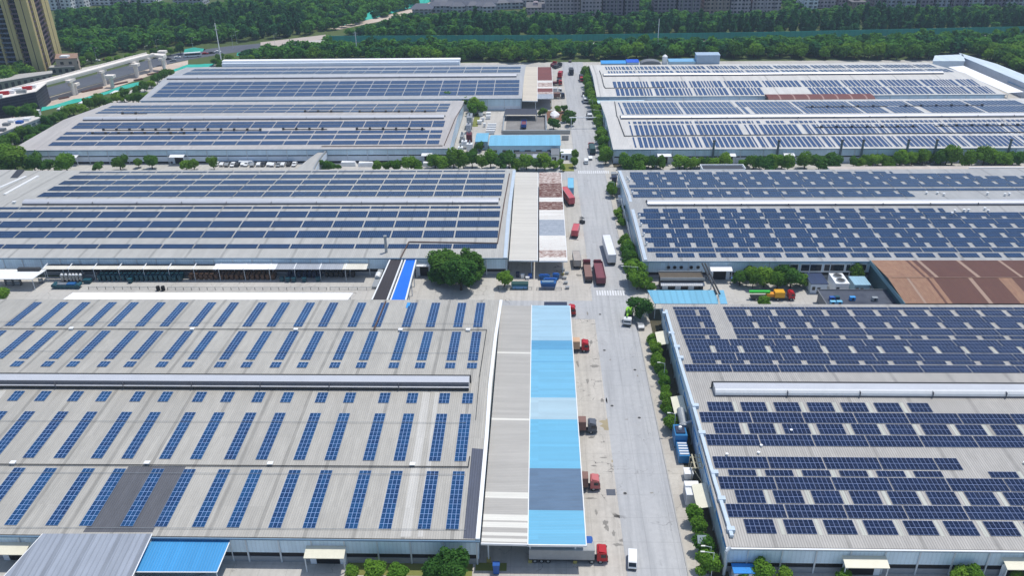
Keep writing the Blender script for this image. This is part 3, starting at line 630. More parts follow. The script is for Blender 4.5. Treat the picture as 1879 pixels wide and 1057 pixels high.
# ---------------------------------------------------------------- solar arrays
ARR = []   # (building key, row no from the eave, index in row, x0, y0, w, d, cols, rows, slope sign)
def arr(key, row, i, x0, w, ya, yb, cols, rows):
    ARR.append((key, row, i, x0, ya, w, yb-ya, cols, rows))
def yrow(b, px, pt_, pb_):
    return b.on(px, pb_, .15)[1], b.on(px, pt_, .15)[1]
XLIM = {'L1': -150, 'L2': -208, 'R1': 165, 'R2': 250, 'R3': 262, 'R4': 215}
b = BD['L1']
s0 = [24, 82, 152, 209.5, 280, 338, 401, 460, 530.8, 588.8, 660.3, 717.8, 783.8, 831.5]
xs = [b.on(p, 863.5 if p > 400 else 862, .15)[0] for p in s0]; w3 = b.on(851.6, 865.5, .15)[0]-b.on(829.8, 865.5, .15)[0]
while xs[0] > -150: xs = [xs[0]-(6.7 if len(xs) % 2 else 8.1)]+xs
for r, (pt_, pb_, px, n) in enumerate(((865.3, 972.5, 840, 12), (759.8, 846.5, 850, 12), (721.8, 740.3, 858, 3), (666, 676, 870, 2), (609, 661.5, 880, 12), (555.8, 600.3, 885, 12))):
    ya, yb = yrow(b, px, pt_, pb_)
    for i, x in enumerate(reversed(xs)): arr('L1', r+1, i+1, x, w3, ya, yb, 3, n)
def rowfill(key, r, px, pt_, pb_, x0p, cols, rows, w, pitch, skip=(), xend=None, n0=0, first=None):
    b = BD[key]; ya, yb = yrow(b, px, pt_, pb_); x = b.on(x0p, pt_, .15)[0]; i = 0; xe = xend if xend is not None else XLIM[key]
    mod = w/cols
    while x < xe:
        if i not in skip:
            ww = min(w, xe-x); c = max(1, int(round(ww/mod))); arr(key, r, i+1, x, mod*c, ya, yb, c, rows)
        x += pitch; i += 1
b = BD['R1']; d = lambda p, q, py: b.on(q, py, .15)[0]-b.on(p, py, .15)[0]
p12 = d(1332, 1439.8, 925); w12 = d(1332, 1437.2, 925); mod = w12/12; w6 = mod*6; p6 = mod*8.08; p6r = mod*7.55
rowfill('R1', 1, 1366, 952.8, 979, 1363.7, 6, 2, w6, p6)
rowfill('R1', 2, 1334, 925, 949.3, 1331, 12, 2, w12, p12)
rowfill('R1', 3, 1350, 899.4, 923, 1347.2, 6, 2, w6, p6)
rowfill('R1', 4, 1320, 874.7, 897.4, 1316.8, 12, 2, w12, p12)
rowfill('R1', 5, 1338, 862, 872.7, 1335.3, 6, 1, w6, p6, skip=(6,))
rowfill('R1', 6, 1310, 837.8, 859, 1306.9, 12, 2, w12, p12, xend=b.on(1754, 845, .15)[0])
rowfill('R1', 7, 1297, 797.2, 817.4, 1294, 12, 2, w12, p12)
rowfill('R1', 8, 1311, 776.8, 795.2, 1308.3, 6, 2, w6, p6)
rowfill('R1', 9, 1286, 756.3, 774.8, 1282.8, 12, 2, w12, p12)
rowfill('R1', 10, 1300, 737.6, 754.2, 1297, 6, 2, w6, p6, xend=b.on(1701, 742, .15)[0])
rowfill('R1', 11, 1257, 668.8, 681.6, 1255.3, 12, 2, w12, p12)
rowfill('R1', 12, 1272, 661.2, 666.9, 1270.4, 6, 1, w6, p6r)
rowfill('R1', 13, 1268, 647.4, 660.1, 1265.7, 12, 2, w12, p12)
rowfill('R1', 14, 1263, 634.2, 645.9, 1260.9, 6, 2, w6, p6r)
rowfill('R1', 15, 1258, 622.3, 633.8, 1256.2, 12, 2, w12, p12)
for r, pt_, pb_, x0p, x1p, rows, cut in ((16, 615.3, 621, 1253.4, 1351, 1, 6), (17, 602.6, 613.8, 1248.6, 1345.5, 2, 12), (18, 590.7, 600.8, 1244.9, 1341.4, 2, 6), (19, 579.9, 590.3, 1241, 1334, 2, 12), (20, 568.5, 578.6, 1237.3, 1329, 2, 6), (21, 563.2, 567.2, 1234.5, 1326, 1, 12)):
    ya, yb = yrow(b, x0p+2, pt_, pb_); x = b.on(x0p, pt_, .15)[0]
    if cut == 12: arr('R1', r, 1, x, mod*10, ya, yb, 10, rows)
    else: arr('R1', r, 1, x, mod*6, ya, yb, 6, rows); arr('R1', r, 2, x+mod*7.2, mod*3, ya, yb, 3, rows)
    n0 = len(ARR); rowfill('R1', r, x1p+1, pt_, pb_, x1p, cut, rows, mod*cut, p12 if cut == 12 else p6r)
    for k in range(n0, len(ARR)): ARR[k] = (*ARR[k][:2], ARR[k][2]+(1 if cut == 12 else 2), *ARR[k][3:])
b = BD['R2']; p12 = d(1187.6, 1250, 456); w12 = p12*.968; mod = w12/12; w6 = mod*6; p6 = mod*7.75
w5 = mod*5.5
rowfill('R2', 1, 1204, 464.2, 471.9, 1202.8, 6, 2, w6, p6)
rowfill('R2', 2, 1188, 454.7, 461.9, 1186.7, 12, 2, w12, p12)
rowfill('R2', 3, 1200, 445.4, 452.8, 1199, 6, 2, mod*5.85, p6)
rowfill('R2', 4, 1184, 436.2, 444.8, 1183, 12, 2, w12, p12)
rowfill('R2', 5, 1195, 427.8, 435.2, 1193.5, 6, 2, mod*5.85, p6)
rowfill('R2', 6, 1180, 419.5, 427.4, 1178.5, 12, 2, w12, p12)
rowfill('R2', 7, 1190, 410.7, 417.7, 1188.5, 6, 2, mod*5.85, p6)
rowfill('R2', 8, 1175, 402.1, 410.3, 1173.8, 12, 2, w12, p12)
rowfill('R2', 9, 1185, 397.4, 400.9, 1184, 6, 1, mod*5.85, p6)
rowfill('R2', 10, 1171, 390.4, 397.0, 1170, 12, 2, w12, p12)
rowfill('R2', 11, 1181, 382.8, 389.4, 1180, 6, 2, w6, p6, xend=b.on(1732, 386, .15)[0])
xe = b.on(1676, 358, .15)[0]
rowfill('R2', 12, 1161, 356.5, 361.9, 1160.3, 12, 2, w12, p12, xend=xe)
rowfill('R2', 13, 1172, 351.4, 356.2, 1170.5, 6, 2, mod*5.85, p6, xend=xe)
rowfill('R2', 14, 1158, 346.6, 350.7, 1157.3, 12, 1, w12, p12)
rowfill('R2', 15, 1155, 339.0, 344, 1154, 12, 2, w12, p12)
rowfill('R2', 16, 1166, 333.9, 338.6, 1165.5, 6, 2, mod*5.85, p6)
rowfill('R2', 17, 1162, 329.2, 333.6, 1161.5, 12, 2, w12, p12)
rowfill('R2', 18, 1158.5, 324.6, 328.7, 1158, 6, 2, mod*5.85, p6)
rowfill('R2', 19, 1156, 319.6, 324.4, 1155.5, 12, 2, w12, p12, xend=b.on(1784, 321, .15)[0])
rowfill('R2', 20, 1155, 315.6, 319, 1155.5, 6, 1, mod*5.85, p6, xend=b.on(1636, 317, .15)[0])
def rowleft(key, r, px, pt_, pb_, xr, firstw, w, pitch, rows, colw, xend):
    """blocks laid from the right end xr (world) to the left"""
    b = BD[key]; ya, yb = yrow(b, px, pt_, pb_); x = xr; i = 1; ww = firstw
    while x-ww > xend-.5*w:
        arr(key, r, i, x-ww, ww, ya, yb, max(1, int(round(ww/colw))), rows)
        x -= ww+(pitch-w); ww = w; i += 1
b = BD['L2']; pit = d(788, 843.6, 392); w = pit*.956; cw = w/15; xr = b.on(917.7, 387, .15)[0]; fwid = d(843.6, 917.7, 388)
for r, (pt_, pb_, n, xr_) in enumerate(((447.6, 455.4, 2, xr), (423, 435.5, 3, xr), (404.6, 416.3, 3, xr), (386.9, 397.9, 3, xr), (378.2, 381.7, 1, xr))):
    rowleft('L2', r+1, 905, pt_, pb_, xr_, fwid, w, pit, n, cw, -210)
xe0 = b.on(60, 352, .15)[0]
for r, (pt_, pb_, n, xp) in enumerate(((350.7, 358.9, 3, 921), (339.2, 347.3, 3, 922), (329, 335.9, 3, 924), (318.8, 325.6, 3, 926.5), (312.4, 314.4, 1, 927))):
    rowleft('L2', r+6, 915, pt_, pb_, b.on(xp, pt_, .15)[0], fwid, w, pit, n, cw, xe0)
b = BD['L3']; pit = d(741.5, 785, 257); w = pit*.955; cw = w/14; fwid = d(785, 807, 257)
for r, (pt_, pb_, n) in enumerate(((257, 263.8, 3), (246.4, 253.2, 3), (238.4, 243.2, 2), (226.2, 232.2, 3), (221.2, 225.4, 2), (200.9, 204.2, 2), (195.4, 199.6, 3), (189.6, 193.9, 3))):
    rowleft('L3', r+1, 800, pt_, pb_, b.on(806.5, 258, .15)[0] if r < 5 else b.on(822, 200, .15)[0], fwid, w, pit, n, cw, b.on(97, 260, .15)[0])
b = BD['L4']; pit = d(848, 881, 166); w = pit*.955; cw = w/14; fwid = d(905, 950, 166)
for r, (pt_, pb_, n) in enumerate(((167, 173.5, 3), (160.3, 165.8, 3), (153.2, 158.9, 3), (146.2, 151.8, 3), (127.4, 132, 3), (121.8, 125.6, 3))):
    rowleft('L4', r+1, 940, pt_, pb_, b.on(952, 167, .15)[0], fwid, w, pit, n, cw, b.on(292, 168, .15)[0])
# strips that run up the slope on the two far right roofs
b = BD['R3']; pit = d(1169, 1178.05, 251); w = pit*.69; x0 = b.on(1160.5, 252, .15)[0]
for r, (pt_, pb_, n, mrow) in enumerate(((251.3, 270.3, 12, 2), (229.2, 247.6, 12, 2), (222.6, 226.6, 3, 2), (197.4, 209, 12, 3), (187.6, 196.4, 10, 3))):
    ya, yb = yrow(b, 1165, pt_, pb_); x = x0 if r < 3 else x0-1.5; i = 0
    while x < XLIM['R3']:
        if random.random() > .03:
            ww = w*.45 if (i % 13 == 0 or (i % 13 == 11 and r < 2)) else w*(1.12 if r > 2 else 1)
            if not (r == 4 and x > b.on(1846, 180)[0]): arr('R3', r+1, i+1, x, ww, ya, yb, 1 if ww < w*.6 else 2, n)
        x += pit; i += 1
b = BD['R4']; u = d(1128, 1135, 162)
for r, (pt_, pb_, n, x0p) in enumerate(((162.2, 175, 12, 1129), (149.2, 160.6, 12, 1124), (129.8, 135.6, 10, 1115), (121.8, 127.2, 10, 1110))):
    ya, yb = yrow(b, 1130, pt_, pb_); x = b.on(x0p, pt_, .15)[0]; i = 0; rr_ = random.Random(4+r//2)
    while x < b.x('R', (ya+yb)/2)-4:
        ww = u*.85 if rr_.random() < .62 else u*.42
        xm = proj(x, ya, 7)[0]
        if not (1405 < xm < 1490 and r == 0): arr('R4', r+1, i+1, x, ww, ya, yb, 2 if ww > u*.5 else 1, n)
        x += ww+u*.36*(2.6 if i % 9 == 8 else 1); i += 1
NAME = {'L1': 'nearest left roof', 'R1': 'nearest right roof', 'L2': 'second left roof', 'R2': 'second right roof', 'L3': 'third left roof', 'R3': 'third right roof', 'L4': 'farthest left roof', 'R4': 'farthest right roof'}
def area(a):
    key, row, i, x, y, w, dd, c, n = a; b = BD[key]; P = [proj(*q) for q in ((x, y, b.z(y)), (x+w, y, b.z(y)), (x+w, y+dd, b.z(y+dd)), (x, y+dd, b.z(y+dd)))]
    ok = [max(0, min(1879, p[0])) for p in P], [max(0, min(1057, p[1])) for p in P]
    return abs(sum(ok[0][k]*ok[1][(k+1) % 4]-ok[0][(k+1) % 4]*ok[1][k] for k in range(4)))/2
ARR = [a for a in ARR if proj(a[3]+a[5], a[4], 7)[0] > -160 and proj(a[3], a[4], 7)[0] < 2040]
order = sorted(ARR, key=lambda a: -area(a)); solo = order[:296]; rest = order[296:]
for key, row, i, x, y, w, dd, c, n in solo:
    b = BD[key]; sg = 1 if y+dd/2 < b.ym else -1; L = dd/math.cos(b.ang); q = MB(); z0, z1 = .10, .16
    q.poly([(0, 0, z1), (w, 0, z1), (w, L, z1), (0, L, z1)], 0, [(0, 0), (c, 0), (c, n), (0, n)])
    q.poly([(0, 0, z0), (w, 0, z0), (w, 0, z1), (0, 0, z1)], 1).poly([(w, 0, z0), (w, L, z0), (w, L, z1), (w, 0, z1)], 1).poly([(w, L, z0), (0, L, z0), (0, L, z1), (w, L, z1)], 1).poly([(0, L, z0), (0, 0, z0), (0, 0, z1), (0, L, z1)], 1).poly([(0, L, z0), (w, L, z0), (w, 0, z0), (0, 0, z0)], 1)
    o = q.build('solar_array', [PN if key == 'L1' else PD if key == 'R1' else PQ, M['steel']])
    o.location = (x, y, b.z(y)); o.rotation_euler = (sg*b.ang, 0, 0)
    tag(o, f"{ordn(i)} {'blue' if key == 'L1' else 'navy'} solar array from the road in {ordn(row)} row above eave, {NAME[key]}", 'solar array', 'solar arrays on the warehouse roofs')
q = MB()
for key, row, i, x, y, w, dd, c, n in rest:
    b = BD[key]; za, zb = b.z(y)+.16, b.z(y+dd)+.16
    q.poly([(x, y, za), (x+w, y, za), (x+w, y+dd, zb), (x, y+dd, zb)], {'L1': 1, 'R1': 3, 'L2': 4, 'R2': 4, 'R3': 5, 'R4': 5}.get(key, 0), [(0, 0), (c, 0), (c, n), (0, n)])
    q.poly([(x, y, za-.08), (x+w, y, za-.08), (x+w, y, za), (x, y, za)], 2)
PF = panel_mat('solar_cells_far', (.014, .036, .090), (.022, .058, .145), (.15, .22, .34), .03)
PB = panel_mat('solar_cells_far_blue', (.016, .045, .120), (.024, .066, .175), (.16, .24, .40), .03)
o = q.build('solar_arrays', [PF, PN, M['steel'], PD, PQ, PB]); tag(o, 'many small dark solar arrays covering the farther warehouse roofs', 'solar arrays', kind='stuff')

# translucent roof lights in the gaps of the nearest right roof
b = BD['R1']; SKL = corr('aged_rooflight', (186, 188, 178), 'X', .8, .3, .2); n = 0
byrow = {}
for a in ARR:
    if a[0] == 'R1': byrow.setdefault(a[1], []).append(a)
for r in (1, 3, 5, 8, 10, 14):
    L = sorted(byrow[r], key=lambda a: a[3])
    for a, c in zip(L, L[1:]):
        x0, x1 = a[3]+a[5]+.25, c[3]-.25
        if x1-x0 < 3 and proj(x0, a[4], 7)[0] < 1890 and n < 70:
            xx = x0+(x1-x0)*(.0 if random.random() < .6 else .4); ya, yb = a[4]-.2, a[4]+a[6]+.2; n += 1
            MB().slab([(xx, ya, b.z(ya)+.04), (xx+(x1-x0)*.55, ya, b.z(ya)+.04), (xx+(x1-x0)*.55, yb, b.z(yb)+.04), (xx, yb, b.z(yb)+.04)], .03).build('skylight', SKL, b.t)
# ---------------------------------------------------------------- trees
def leaf_cloud(seed, lobes, n, size, up=.35):
    """n small leaf quads on the surface and through the volume of overlapping lobes; returns (n,4,3)"""
    g = np.random.default_rng(seed); lob = np.array(lobes, float)      # x,y,z,rx,ry,rz
    vol = (lob[:, 3]*lob[:, 4]*lob[:, 5])**.67; k = g.choice(len(lob), n, p=vol/vol.sum()); L = lob[k]
    d = g.normal(size=(n, 3)); d /= np.linalg.norm(d, axis=1)[:, None]
    rad = 1-np.abs(g.normal(0, .2, n))+(g.random(n) < .12)*.14; rad = np.clip(rad, .25, 1.2)
    bump = 1+.16*np.sin(d[:, 0]*7+k*2)*np.sin(d[:, 1]*6+k)*np.sin(d[:, 2]*8+k*.7)
    c = L[:, :3]+d*L[:, 3:]*(rad*bump)[:, None]
    nr = d+g.normal(0, .55, (n, 3)); nr[:, 2] += up; nr /= np.linalg.norm(nr, axis=1)[:, None]
    a = np.cross(nr, g.normal(size=(n, 3))); a /= np.linalg.norm(a, axis=1)[:, None]; b = np.cross(nr, a)
    s = size*(.6+.8*g.random(n)); a *= s[:, None]; b *= (s*(.6+.4*g.random(n)))[:, None]
    return np.stack([c-a-b*.3, c-b+a*.2, c+a+b*.3, c+b-a*.2], 1)
def cloud_mesh(name, q, m, core=None):
    n = len(q); v = q.reshape(-1, 3); me = bpy.data.meshes.new(name)
    me.vertices.add(4*n); me.vertices.foreach_set('co', v.astype(np.float32).ravel())
    me.loops.add(4*n); me.loops.foreach_set('vertex_index', np.arange(4*n, dtype=np.int32))
    me.polygons.add(n); me.polygons.foreach_set('loop_start', np.arange(0, 4*n, 4, dtype=np.int32))
    me.polygons.foreach_set('loop_total', np.full(n, 4, dtype=np.int32)); me.materials.append(m); me.update(calc_edges=True); me.validate(); return me
def lobes_round(seed, nl, flat=1.0):
    g = random.Random(seed); out = [(0, 0, 1.15, .72, .72, .62*flat)]
    for i in range(nl):
        a = 2*math.pi*i/nl+g.uniform(-.4, .4); r = g.uniform(.42, .74); s = g.uniform(.28, .5)
        out.append((math.cos(a)*r, math.sin(a)*r, 1.05+g.uniform(-.4, .5)*flat, s, s*g.uniform(.85, 1.1), s*g.uniform(.75, 1.0)))
    return out
def trunk_mesh(name, seed, h=1.0):
    g = random.Random(seed); mb = MB().tube((0, 0, -.05), (0, 0, .62), .075, 7, r2=.055)
    for i in range(4):
        a = 2*math.pi*i/4+g.uniform(-.4, .4); mb.tube((0, 0, .5+.05*i), (math.cos(a)*.42, math.sin(a)*.42, 1.0+g.uniform(-.1, .2)), .035, 5, r2=.012)
    mb.tube((0, 0, .6), (.05, .03, 1.25), .05, 5, r2=.015); return mb.mesh(name, M['bark'])
KINDS = []
for i in range(8):
    KINDS.append((cloud_mesh('crown', leaf_cloud(i+1, lobes_round(i+3, 6+i % 3, 1.0 if i % 3 else 1.15), 2600, .078), LF[i % 3]), trunk_mesh('trunk', i)))
BIGK = [(cloud_mesh('crown', leaf_cloud(40+i, lobes_round(60+i, 14), 5200, .068), LF[2]), trunk_mesh('trunk', 20+i)) for i in range(3)]
def tree(px, py, wpx, label, group=None, kind=None, squash=1.0, pool=None, mul=1.13):
    """crown centred on photo pixel, wpx wide"""
    wpx *= mul
    r = wpx*mpp(px, py, 2)/2
    for _ in range(3): zc_ = 1.1*r*squash; x, y = at(px, py, zc_); r = wpx*mpp(px, py, zc_)/2/.98
    pl = pool or KINDS; k = random.randrange(len(pl)) if kind is None else kind; cm, tm = pl[k % len(pl)]
    t = thing('tree', label, 'tree', (x, y, 0), random.uniform(0, 6.28), group); s = r*random.uniform(.92, 1.06); sxr, syr, szr = random.uniform(.84, 1.14), random.uniform(.84, 1.14), random.uniform(.86, 1.25)
    for nm, me in (('trunk', tm), ('crown', cm)):
        o = bpy.data.objects.new(nm, me); COL.objects.link(o); o.parent = t; o.scale = (s*sxr, s*syr, s*squash*szr)
    return t
def fill(lst, d=26):
    out = []
    for a, c in zip(lst, lst[1:]+[None]):
        out.append(a)
        if c and 7 < math.hypot(a[0]-c[0], a[1]-c[1]) < d: out.append(((a[0]+c[0])/2+random.uniform(-1, 1), (a[1]+c[1])/2+random.uniform(-1, 1), (a[2]+c[2])/2*random.uniform(.7, 1)))
    return out
def trees(lst, fmt, group, kinds=None, squash=1.0, mul=1.13):
    for i, q in enumerate(lst):
        tree(q[0], q[1], q[2], fmt.format(ordn(i+1)), group, kind=(random.choice(kinds) if kinds else None), squash=squash, mul=mul)
trees([(1301, 1031, 40), (1293, 994, 37), (1283.7, 968.8, 30), (1275.7, 944.9, 30), (1232.6, 771, 31), (1229, 754, 20), (1224, 742, 20), (1221, 731, 20), (1221, 718, 18), (1220, 699, 19), (1216, 690, 18), (1212, 678, 22), (1210, 670, 20), (1208, 660, 24), (1205, 650, 20), (1202.6, 640, 23), (1200, 630, 18), (1197, 620, 17)], '{} small street tree from the front beside nearest right warehouse wall', 'street trees beside nearest right warehouse', (1, 4, 7, 0), 1.1, 1.25)
tree(1176, 560, 46, 'dark round tree standing at the pavement corner beside the lime crane truck', None, 2)
trees(fill([(1170, 512, 32), (1163, 496, 36), (1157, 473, 28), (1153, 452, 26), (1146, 442, 22), (1142, 406, 17), (1133.4, 391, 14), (1142, 381, 15), (1123.6, 349, 20), (1122, 340, 15)]), '{} street tree from the front beside second right warehouse wall', 'street trees beside second right warehouse', (0, 1, 3, 4), 1.0, 1.2)
trees(fill([(1112, 286, 21), (1108, 275, 19), (1106, 264, 18), (1104, 249, 18), (1102, 239, 15), (1098, 222, 16), (1097, 212, 15), (1096, 203, 16), (1091, 191, 15), (1086, 183, 15), (1084, 173, 17), (1082, 164, 16), (1081, 156, 15), (1079, 146, 16), (1078, 137, 14), (1074, 127, 15)]), '{} street tree from the front along the far stretch of road', 'street trees along the far stretch of road', (0, 1, 3, 4), 1.15, 1.25)
trees(fill([(1144.4, 293, 18), (1152, 302, 22), (1170, 304, 22), (1171, 295, 20), (1185, 295, 18), (1197, 298, 16), (1213, 298, 16), (1248, 292, 24), (1268, 299, 18), (1281, 296, 15), (1292, 299, 14), (1308, 298, 16), (1330, 293, 18), (1364, 298, 14), (1384, 296, 20), (1407, 296, 28), (1425, 298, 18), (1447, 298, 20), (1478, 293, 24), (1504, 296, 24), (1530, 293, 26), (1567, 297, 14), (1580, 297, 16), (1603, 293, 18), (1621, 293, 16), (1636, 294, 16), (1654, 289, 20), (1675, 289, 20), (1695, 288, 20), (1711, 289, 14), (1728, 287, 22), (1749, 288, 24), (1782, 288, 26), (1808, 285, 24), (1828, 288, 20), (1849, 289, 20), (1874, 288, 22)]), '{} tree from the road in the green strip between second and third right warehouses', 'trees between second and third right warehouses', None, 1.0, 1.4)
trees([(1359, 508, 28), (1383, 512, 30), (1404, 508, 33), (1428, 514, 30), (1453, 509, 36), (1470, 513, 24), (1375, 502, 22), (1438, 503, 26)], '{} tree from the left in the yard grove behind the green boom truck', 'grove in the right yard')
tree(1402, 551, 22, 'low bush in front of the green boom of the parked crane truck', None, 4)
tree(1571, 497, 28, 'tree between white cooling unit and dark green slope of rusty roofed hall', None, 0)
trees([(1168, 494, 18), (1186, 519, 20), (1195, 524, 18), (1180, 508, 20), (1176, 522, 16)], '{} bushy tree in the corner left of the dark glazed annex', 'corner trees left of the dark annex')
for i, (px, py, w) in enumerate(((817, 482, 62), (862, 482, 58), (845, 502, 64), (872, 498, 40), (806, 500, 40))):
    tree(px, py, w, f'{ordn(i+1)} big dense tree of the clump in front of second left warehouse', 'big tree clump in the left yard', i, .95, BIGK, 1.0)
tree(925, 513, 25, 'small loose tree beside the teal skip in front of grey loading canopy', None, 1)
tree(4, 541, 28, 'round green tree behind nearest left roof at the far left edge', None, 1)
trees([(646, 1053, 30), (687, 1044, 44), (729, 1049, 38)], '{} bushy tree from the left at the foot of nearest left warehouse', 'trees at the foot of nearest left warehouse', (1, 4, 7))
for i, (px, py, w) in enumerate(((830, 1041, 58), (798, 1044, 48))): tree(px, py, w, ('larger' if i == 0 else 'smaller')+' dense tree of the pair at the end of nearest left wall', 'pair of dense trees at the end of nearest left wall', i, 1.0, BIGK)
trees([(1362, 1054, 26), (1399, 1048, 40), (1552, 1056, 30), (1762, 1054, 36), (1786, 1056, 34), (1868, 1058, 28), (1440, 1058, 26)], '{} green tree from the left at the foot of nearest right warehouse', 'trees at the foot of nearest right warehouse', (1, 4, 7))
trees([(5, 280, 36), (22, 289, 40), (60, 297, 30), (85, 300, 24), (120, 300, 28), (180, 302, 18), (218, 297, 22), (253, 299, 12), (277, 296, 19), (340, 301, 16), (355, 302, 14), (391, 299, 18), (600, 301, 22), (620, 305, 10), (692, 304, 14), (710, 305, 16), (728, 303, 18), (748, 300, 22), (764, 301, 18)], '{} tree from the left in the green strip before third left warehouse', 'trees before third left warehouse', None, 1.0, 1.35)
trees([(798, 293, 24), (812, 296, 26), (832, 291, 28), (850, 296, 24), (866, 291, 26), (884, 297, 22), (900, 292, 26), (918, 297, 22), (934, 292, 26), (950, 298, 22), (966, 294, 26), (984, 298, 22), (1000, 296, 24), (1016, 299, 18), (1028, 298, 14)], '{} tree from the left in the thick belt behind second left warehouse end', 'tree belt behind second left warehouse', None, 1.0, 1.25)
trees([(941, 273, 13), (953, 273, 13), (966, 272, 13), (980, 272, 14), (994, 271, 15), (1006, 271, 14), (879, 268, 16), (868, 281, 16)], '{} shrub from the left under the long sky blue roof', 'shrubs under the sky blue roof', None)
trees([(1055, 284, 13), (1055, 296, 14), (1032, 305, 11), (1031, 283, 9)], '{} columnar roadside tree beside the small gatehouse', 'columnar trees beside the gatehouse', None, 1.35)
trees([(996, 203, 15), (1024, 199, 13), (1035, 198, 13), (1046, 210, 20), (1046, 221, 16), (1015.7, 225, 21), (1036, 216, 14)], '{} tree around the white tarp heap beside the road', 'trees around the white tarp heap')
trees([(824, 180, 22), (840, 178, 24), (856, 184, 26), (870, 190, 26), (881, 196, 22), (868, 200, 18)], '{} tree from the left beyond the right end of third left warehouse', 'trees beyond third left warehouse end')
trees([(430, 186, 9), (494, 185, 9), (560, 186, 18), (580, 186, 18), (600, 187, 14), (1295, 185, 11), (1308, 186, 8), (1620, 185, 9)], '{} tree poking above the gap between the two far rows of halls', 'trees in the gap between far halls')
belt = [(10, 293, 26), (4, 262, 30), (24, 255, 24), (39, 246, 24), (60, 242, 24), (70, 233, 22), (82, 226, 22), (95, 219, 22), (109, 211, 22), (119, 204, 20), (133, 199, 20), (150, 196, 22), (163, 189, 22), (180, 185, 22), (194, 185, 22), (213, 178, 20), (226, 175, 20), (242, 177, 22), (253, 180, 20), (266, 178, 20), (279, 180, 18), (296, 182, 18), (308, 183, 14), (312, 131, 16), (300, 137, 18), (287, 144, 18), (276, 151, 16), (264, 158, 16), (252, 165, 18), (20, 204, 24), (52, 198, 30), (36, 204, 22), (62, 207, 18), (50, 232, 20), (28, 236, 18), (85, 238, 16), (55, 255, 22)]
trees(belt, '{} tree along the left edge belt beside third left warehouse', 'tree belt along the left edge')
trees([(395, 110, 16), (406, 115, 17), (420, 106, 15), (432, 111, 16), (446, 108, 14), (404, 104, 13), (460, 104, 14), (150, 110, 16), (166, 106, 15), (200, 108, 14), (216, 109, 15), (236, 105, 16), (252, 102, 15), (298, 93, 15), (312, 92, 14), (330, 89, 16), (284, 97, 14), (132, 116, 15), (120, 122, 14)], '{} tree along the construction road at the left edge of the wood', 'trees along the construction road')
# ---- the wood behind the works
FQ = [leaf_cloud(200+i, lobes_round(90+i, 5, 1.2), 230, .20, .5) for i in range(6)]
FT = [leaf_cloud(300+i, [(0, 0, 1.0, .42, .42, .95), (.2, .1, .8, .35, .35, .6), (-.2, -.1, .9, .33, .33, .7), (0, 0, 1.7, .25, .25, .5)], 230, .18, .5) for i in range(4)]
def inpoly(x, y, P):
    c = False; j = len(P)-1
    for i in range(len(P)):
        if (P[i][1] > y) != (P[j][1] > y) and x < (P[j][0]-P[i][0])*(y-P[i][1])/(P[j][1]-P[i][1])+P[i][0]: c = not c
        j = i
    return c
# clearings and roads given by their corners as seen in the photograph
CLEAR = [
 [(-400, 225), (0, 168), (190, 103), (330, 84), (440, 76), (600, 62), (602, 76), (480, 86), (425, 101), (415, 113), (405, 121), (300, 190), (0, 330), (-400, 420)],
 [(410, 112), (420, 95), (500, 80), (590, 72), (594, 60), (640, 50), (700, 33), (770, 9), (800, -6), (835, -6), (786, 22), (700, 48), (640, 64), (604, 84), (500, 92), (440, 104), (430, 112)],
 [(755, 26), (790, -14), (1020, -14), (1020, 4), (975, 16), (940, 20), (900, 21), (850, 20), (795, 26), (780, 30)],
 [(604, 73), (1000, 72), (1400, 66), (1879, 56), (2100, 50), (2100, 61), (1879, 67), (1400, 78), (1000, 83), (604, 85)],
 [(1008, 108), (1080, 108), (1095, 130), (1000, 130)], [(985, 92), (1110, 93), (1110, 100), (985, 99)],
 [(60, 150), (60, 100), (150, 92), (150, 132), (120, 150)], [(-400, -200), (108, -200), (108, 118), (-400, 260)],
 [(1700, 110), (1762, 99), (1830, 122), (2100, 232), (2100, 290), (1700, 200)],
 [(755, 26), (790, -14), (1020, -14), (1020, 10), (975, 24), (940, 27), (850, 27), (795, 30), (780, 32)], [(960, 6), (965, 30), (1100, 33), (1290, 30), (1440, 28), (1450, 20), (1600, 20), (2100, 15), (2100, -90), (960, -90)], [(-300, 24), (108, 24), (180, 20), (240, 12), (380, 11), (470, 0), (470, -90), (-300, -90)],
 [(260, 185), (400, 112), (840, 112), (1000, 117), (1085, 112), (1240, 107), (1700, 110), (1700, 300), (260, 300)],
]
SOFT = [
 [(405, 116), (420, 92), (500, 78), (590, 66), (640, 50), (700, 32), (770, 8), (790, -8), (860, -8), (800, 24), (760, 42), (700, 60), (640, 78), (604, 92), (500, 106), (440, 113)],
 [(604, 74), (1000, 73), (1400, 67), (1879, 57), (2100, 51), (2100, 70), (1879, 77), (1400, 88), (1000, 94), (604, 95)],
 [(760, 46), (1000, 49), (1060, 53), (1180, 52), (1290, 50), (1440, 48), (1470, 42), (1600, 37), (2100, 34), (2100, -90), (760, -90)], [(-300, 44), (108, 46), (180, 40), (240, 32), (380, 32), (470, 22), (560, 14), (620, 10), (620, -90), (-300, -90)],
]
pts = []
ylo, yhi = 480, 905
yy = ylo
while yy < yhi:
    xx = -560+random.uniform(0, 6)
    while xx < 480:
        x, y = xx+random.uniform(-2.6, 2.6), yy+random.uniform(-2.6, 2.6); px, py = proj(x, y, 0)
        if -260 < px < 2130 and -70 < py < 190 and ((py < 33 and (1174 < px < 1198 or 1435 < px < 1467)) or not any(inpoly(px, py, c) for c in CLEAR)): pts.append((x, y, px, py))
        xx += 7.0 if yy < 640 else 8.0
    yy += 6.2 if yy < 640 else 8.0
front = sorted((p for p in pts if -5 < p[2] < 1885 and (95 < p[3])), key=lambda p: p[1])[:95]
fs = {id(p) for p in front}; quads = []; quads2 = []
TALL = lambda px, py: 28 < py < 70 and (px > 800 or 90 < px < 560)
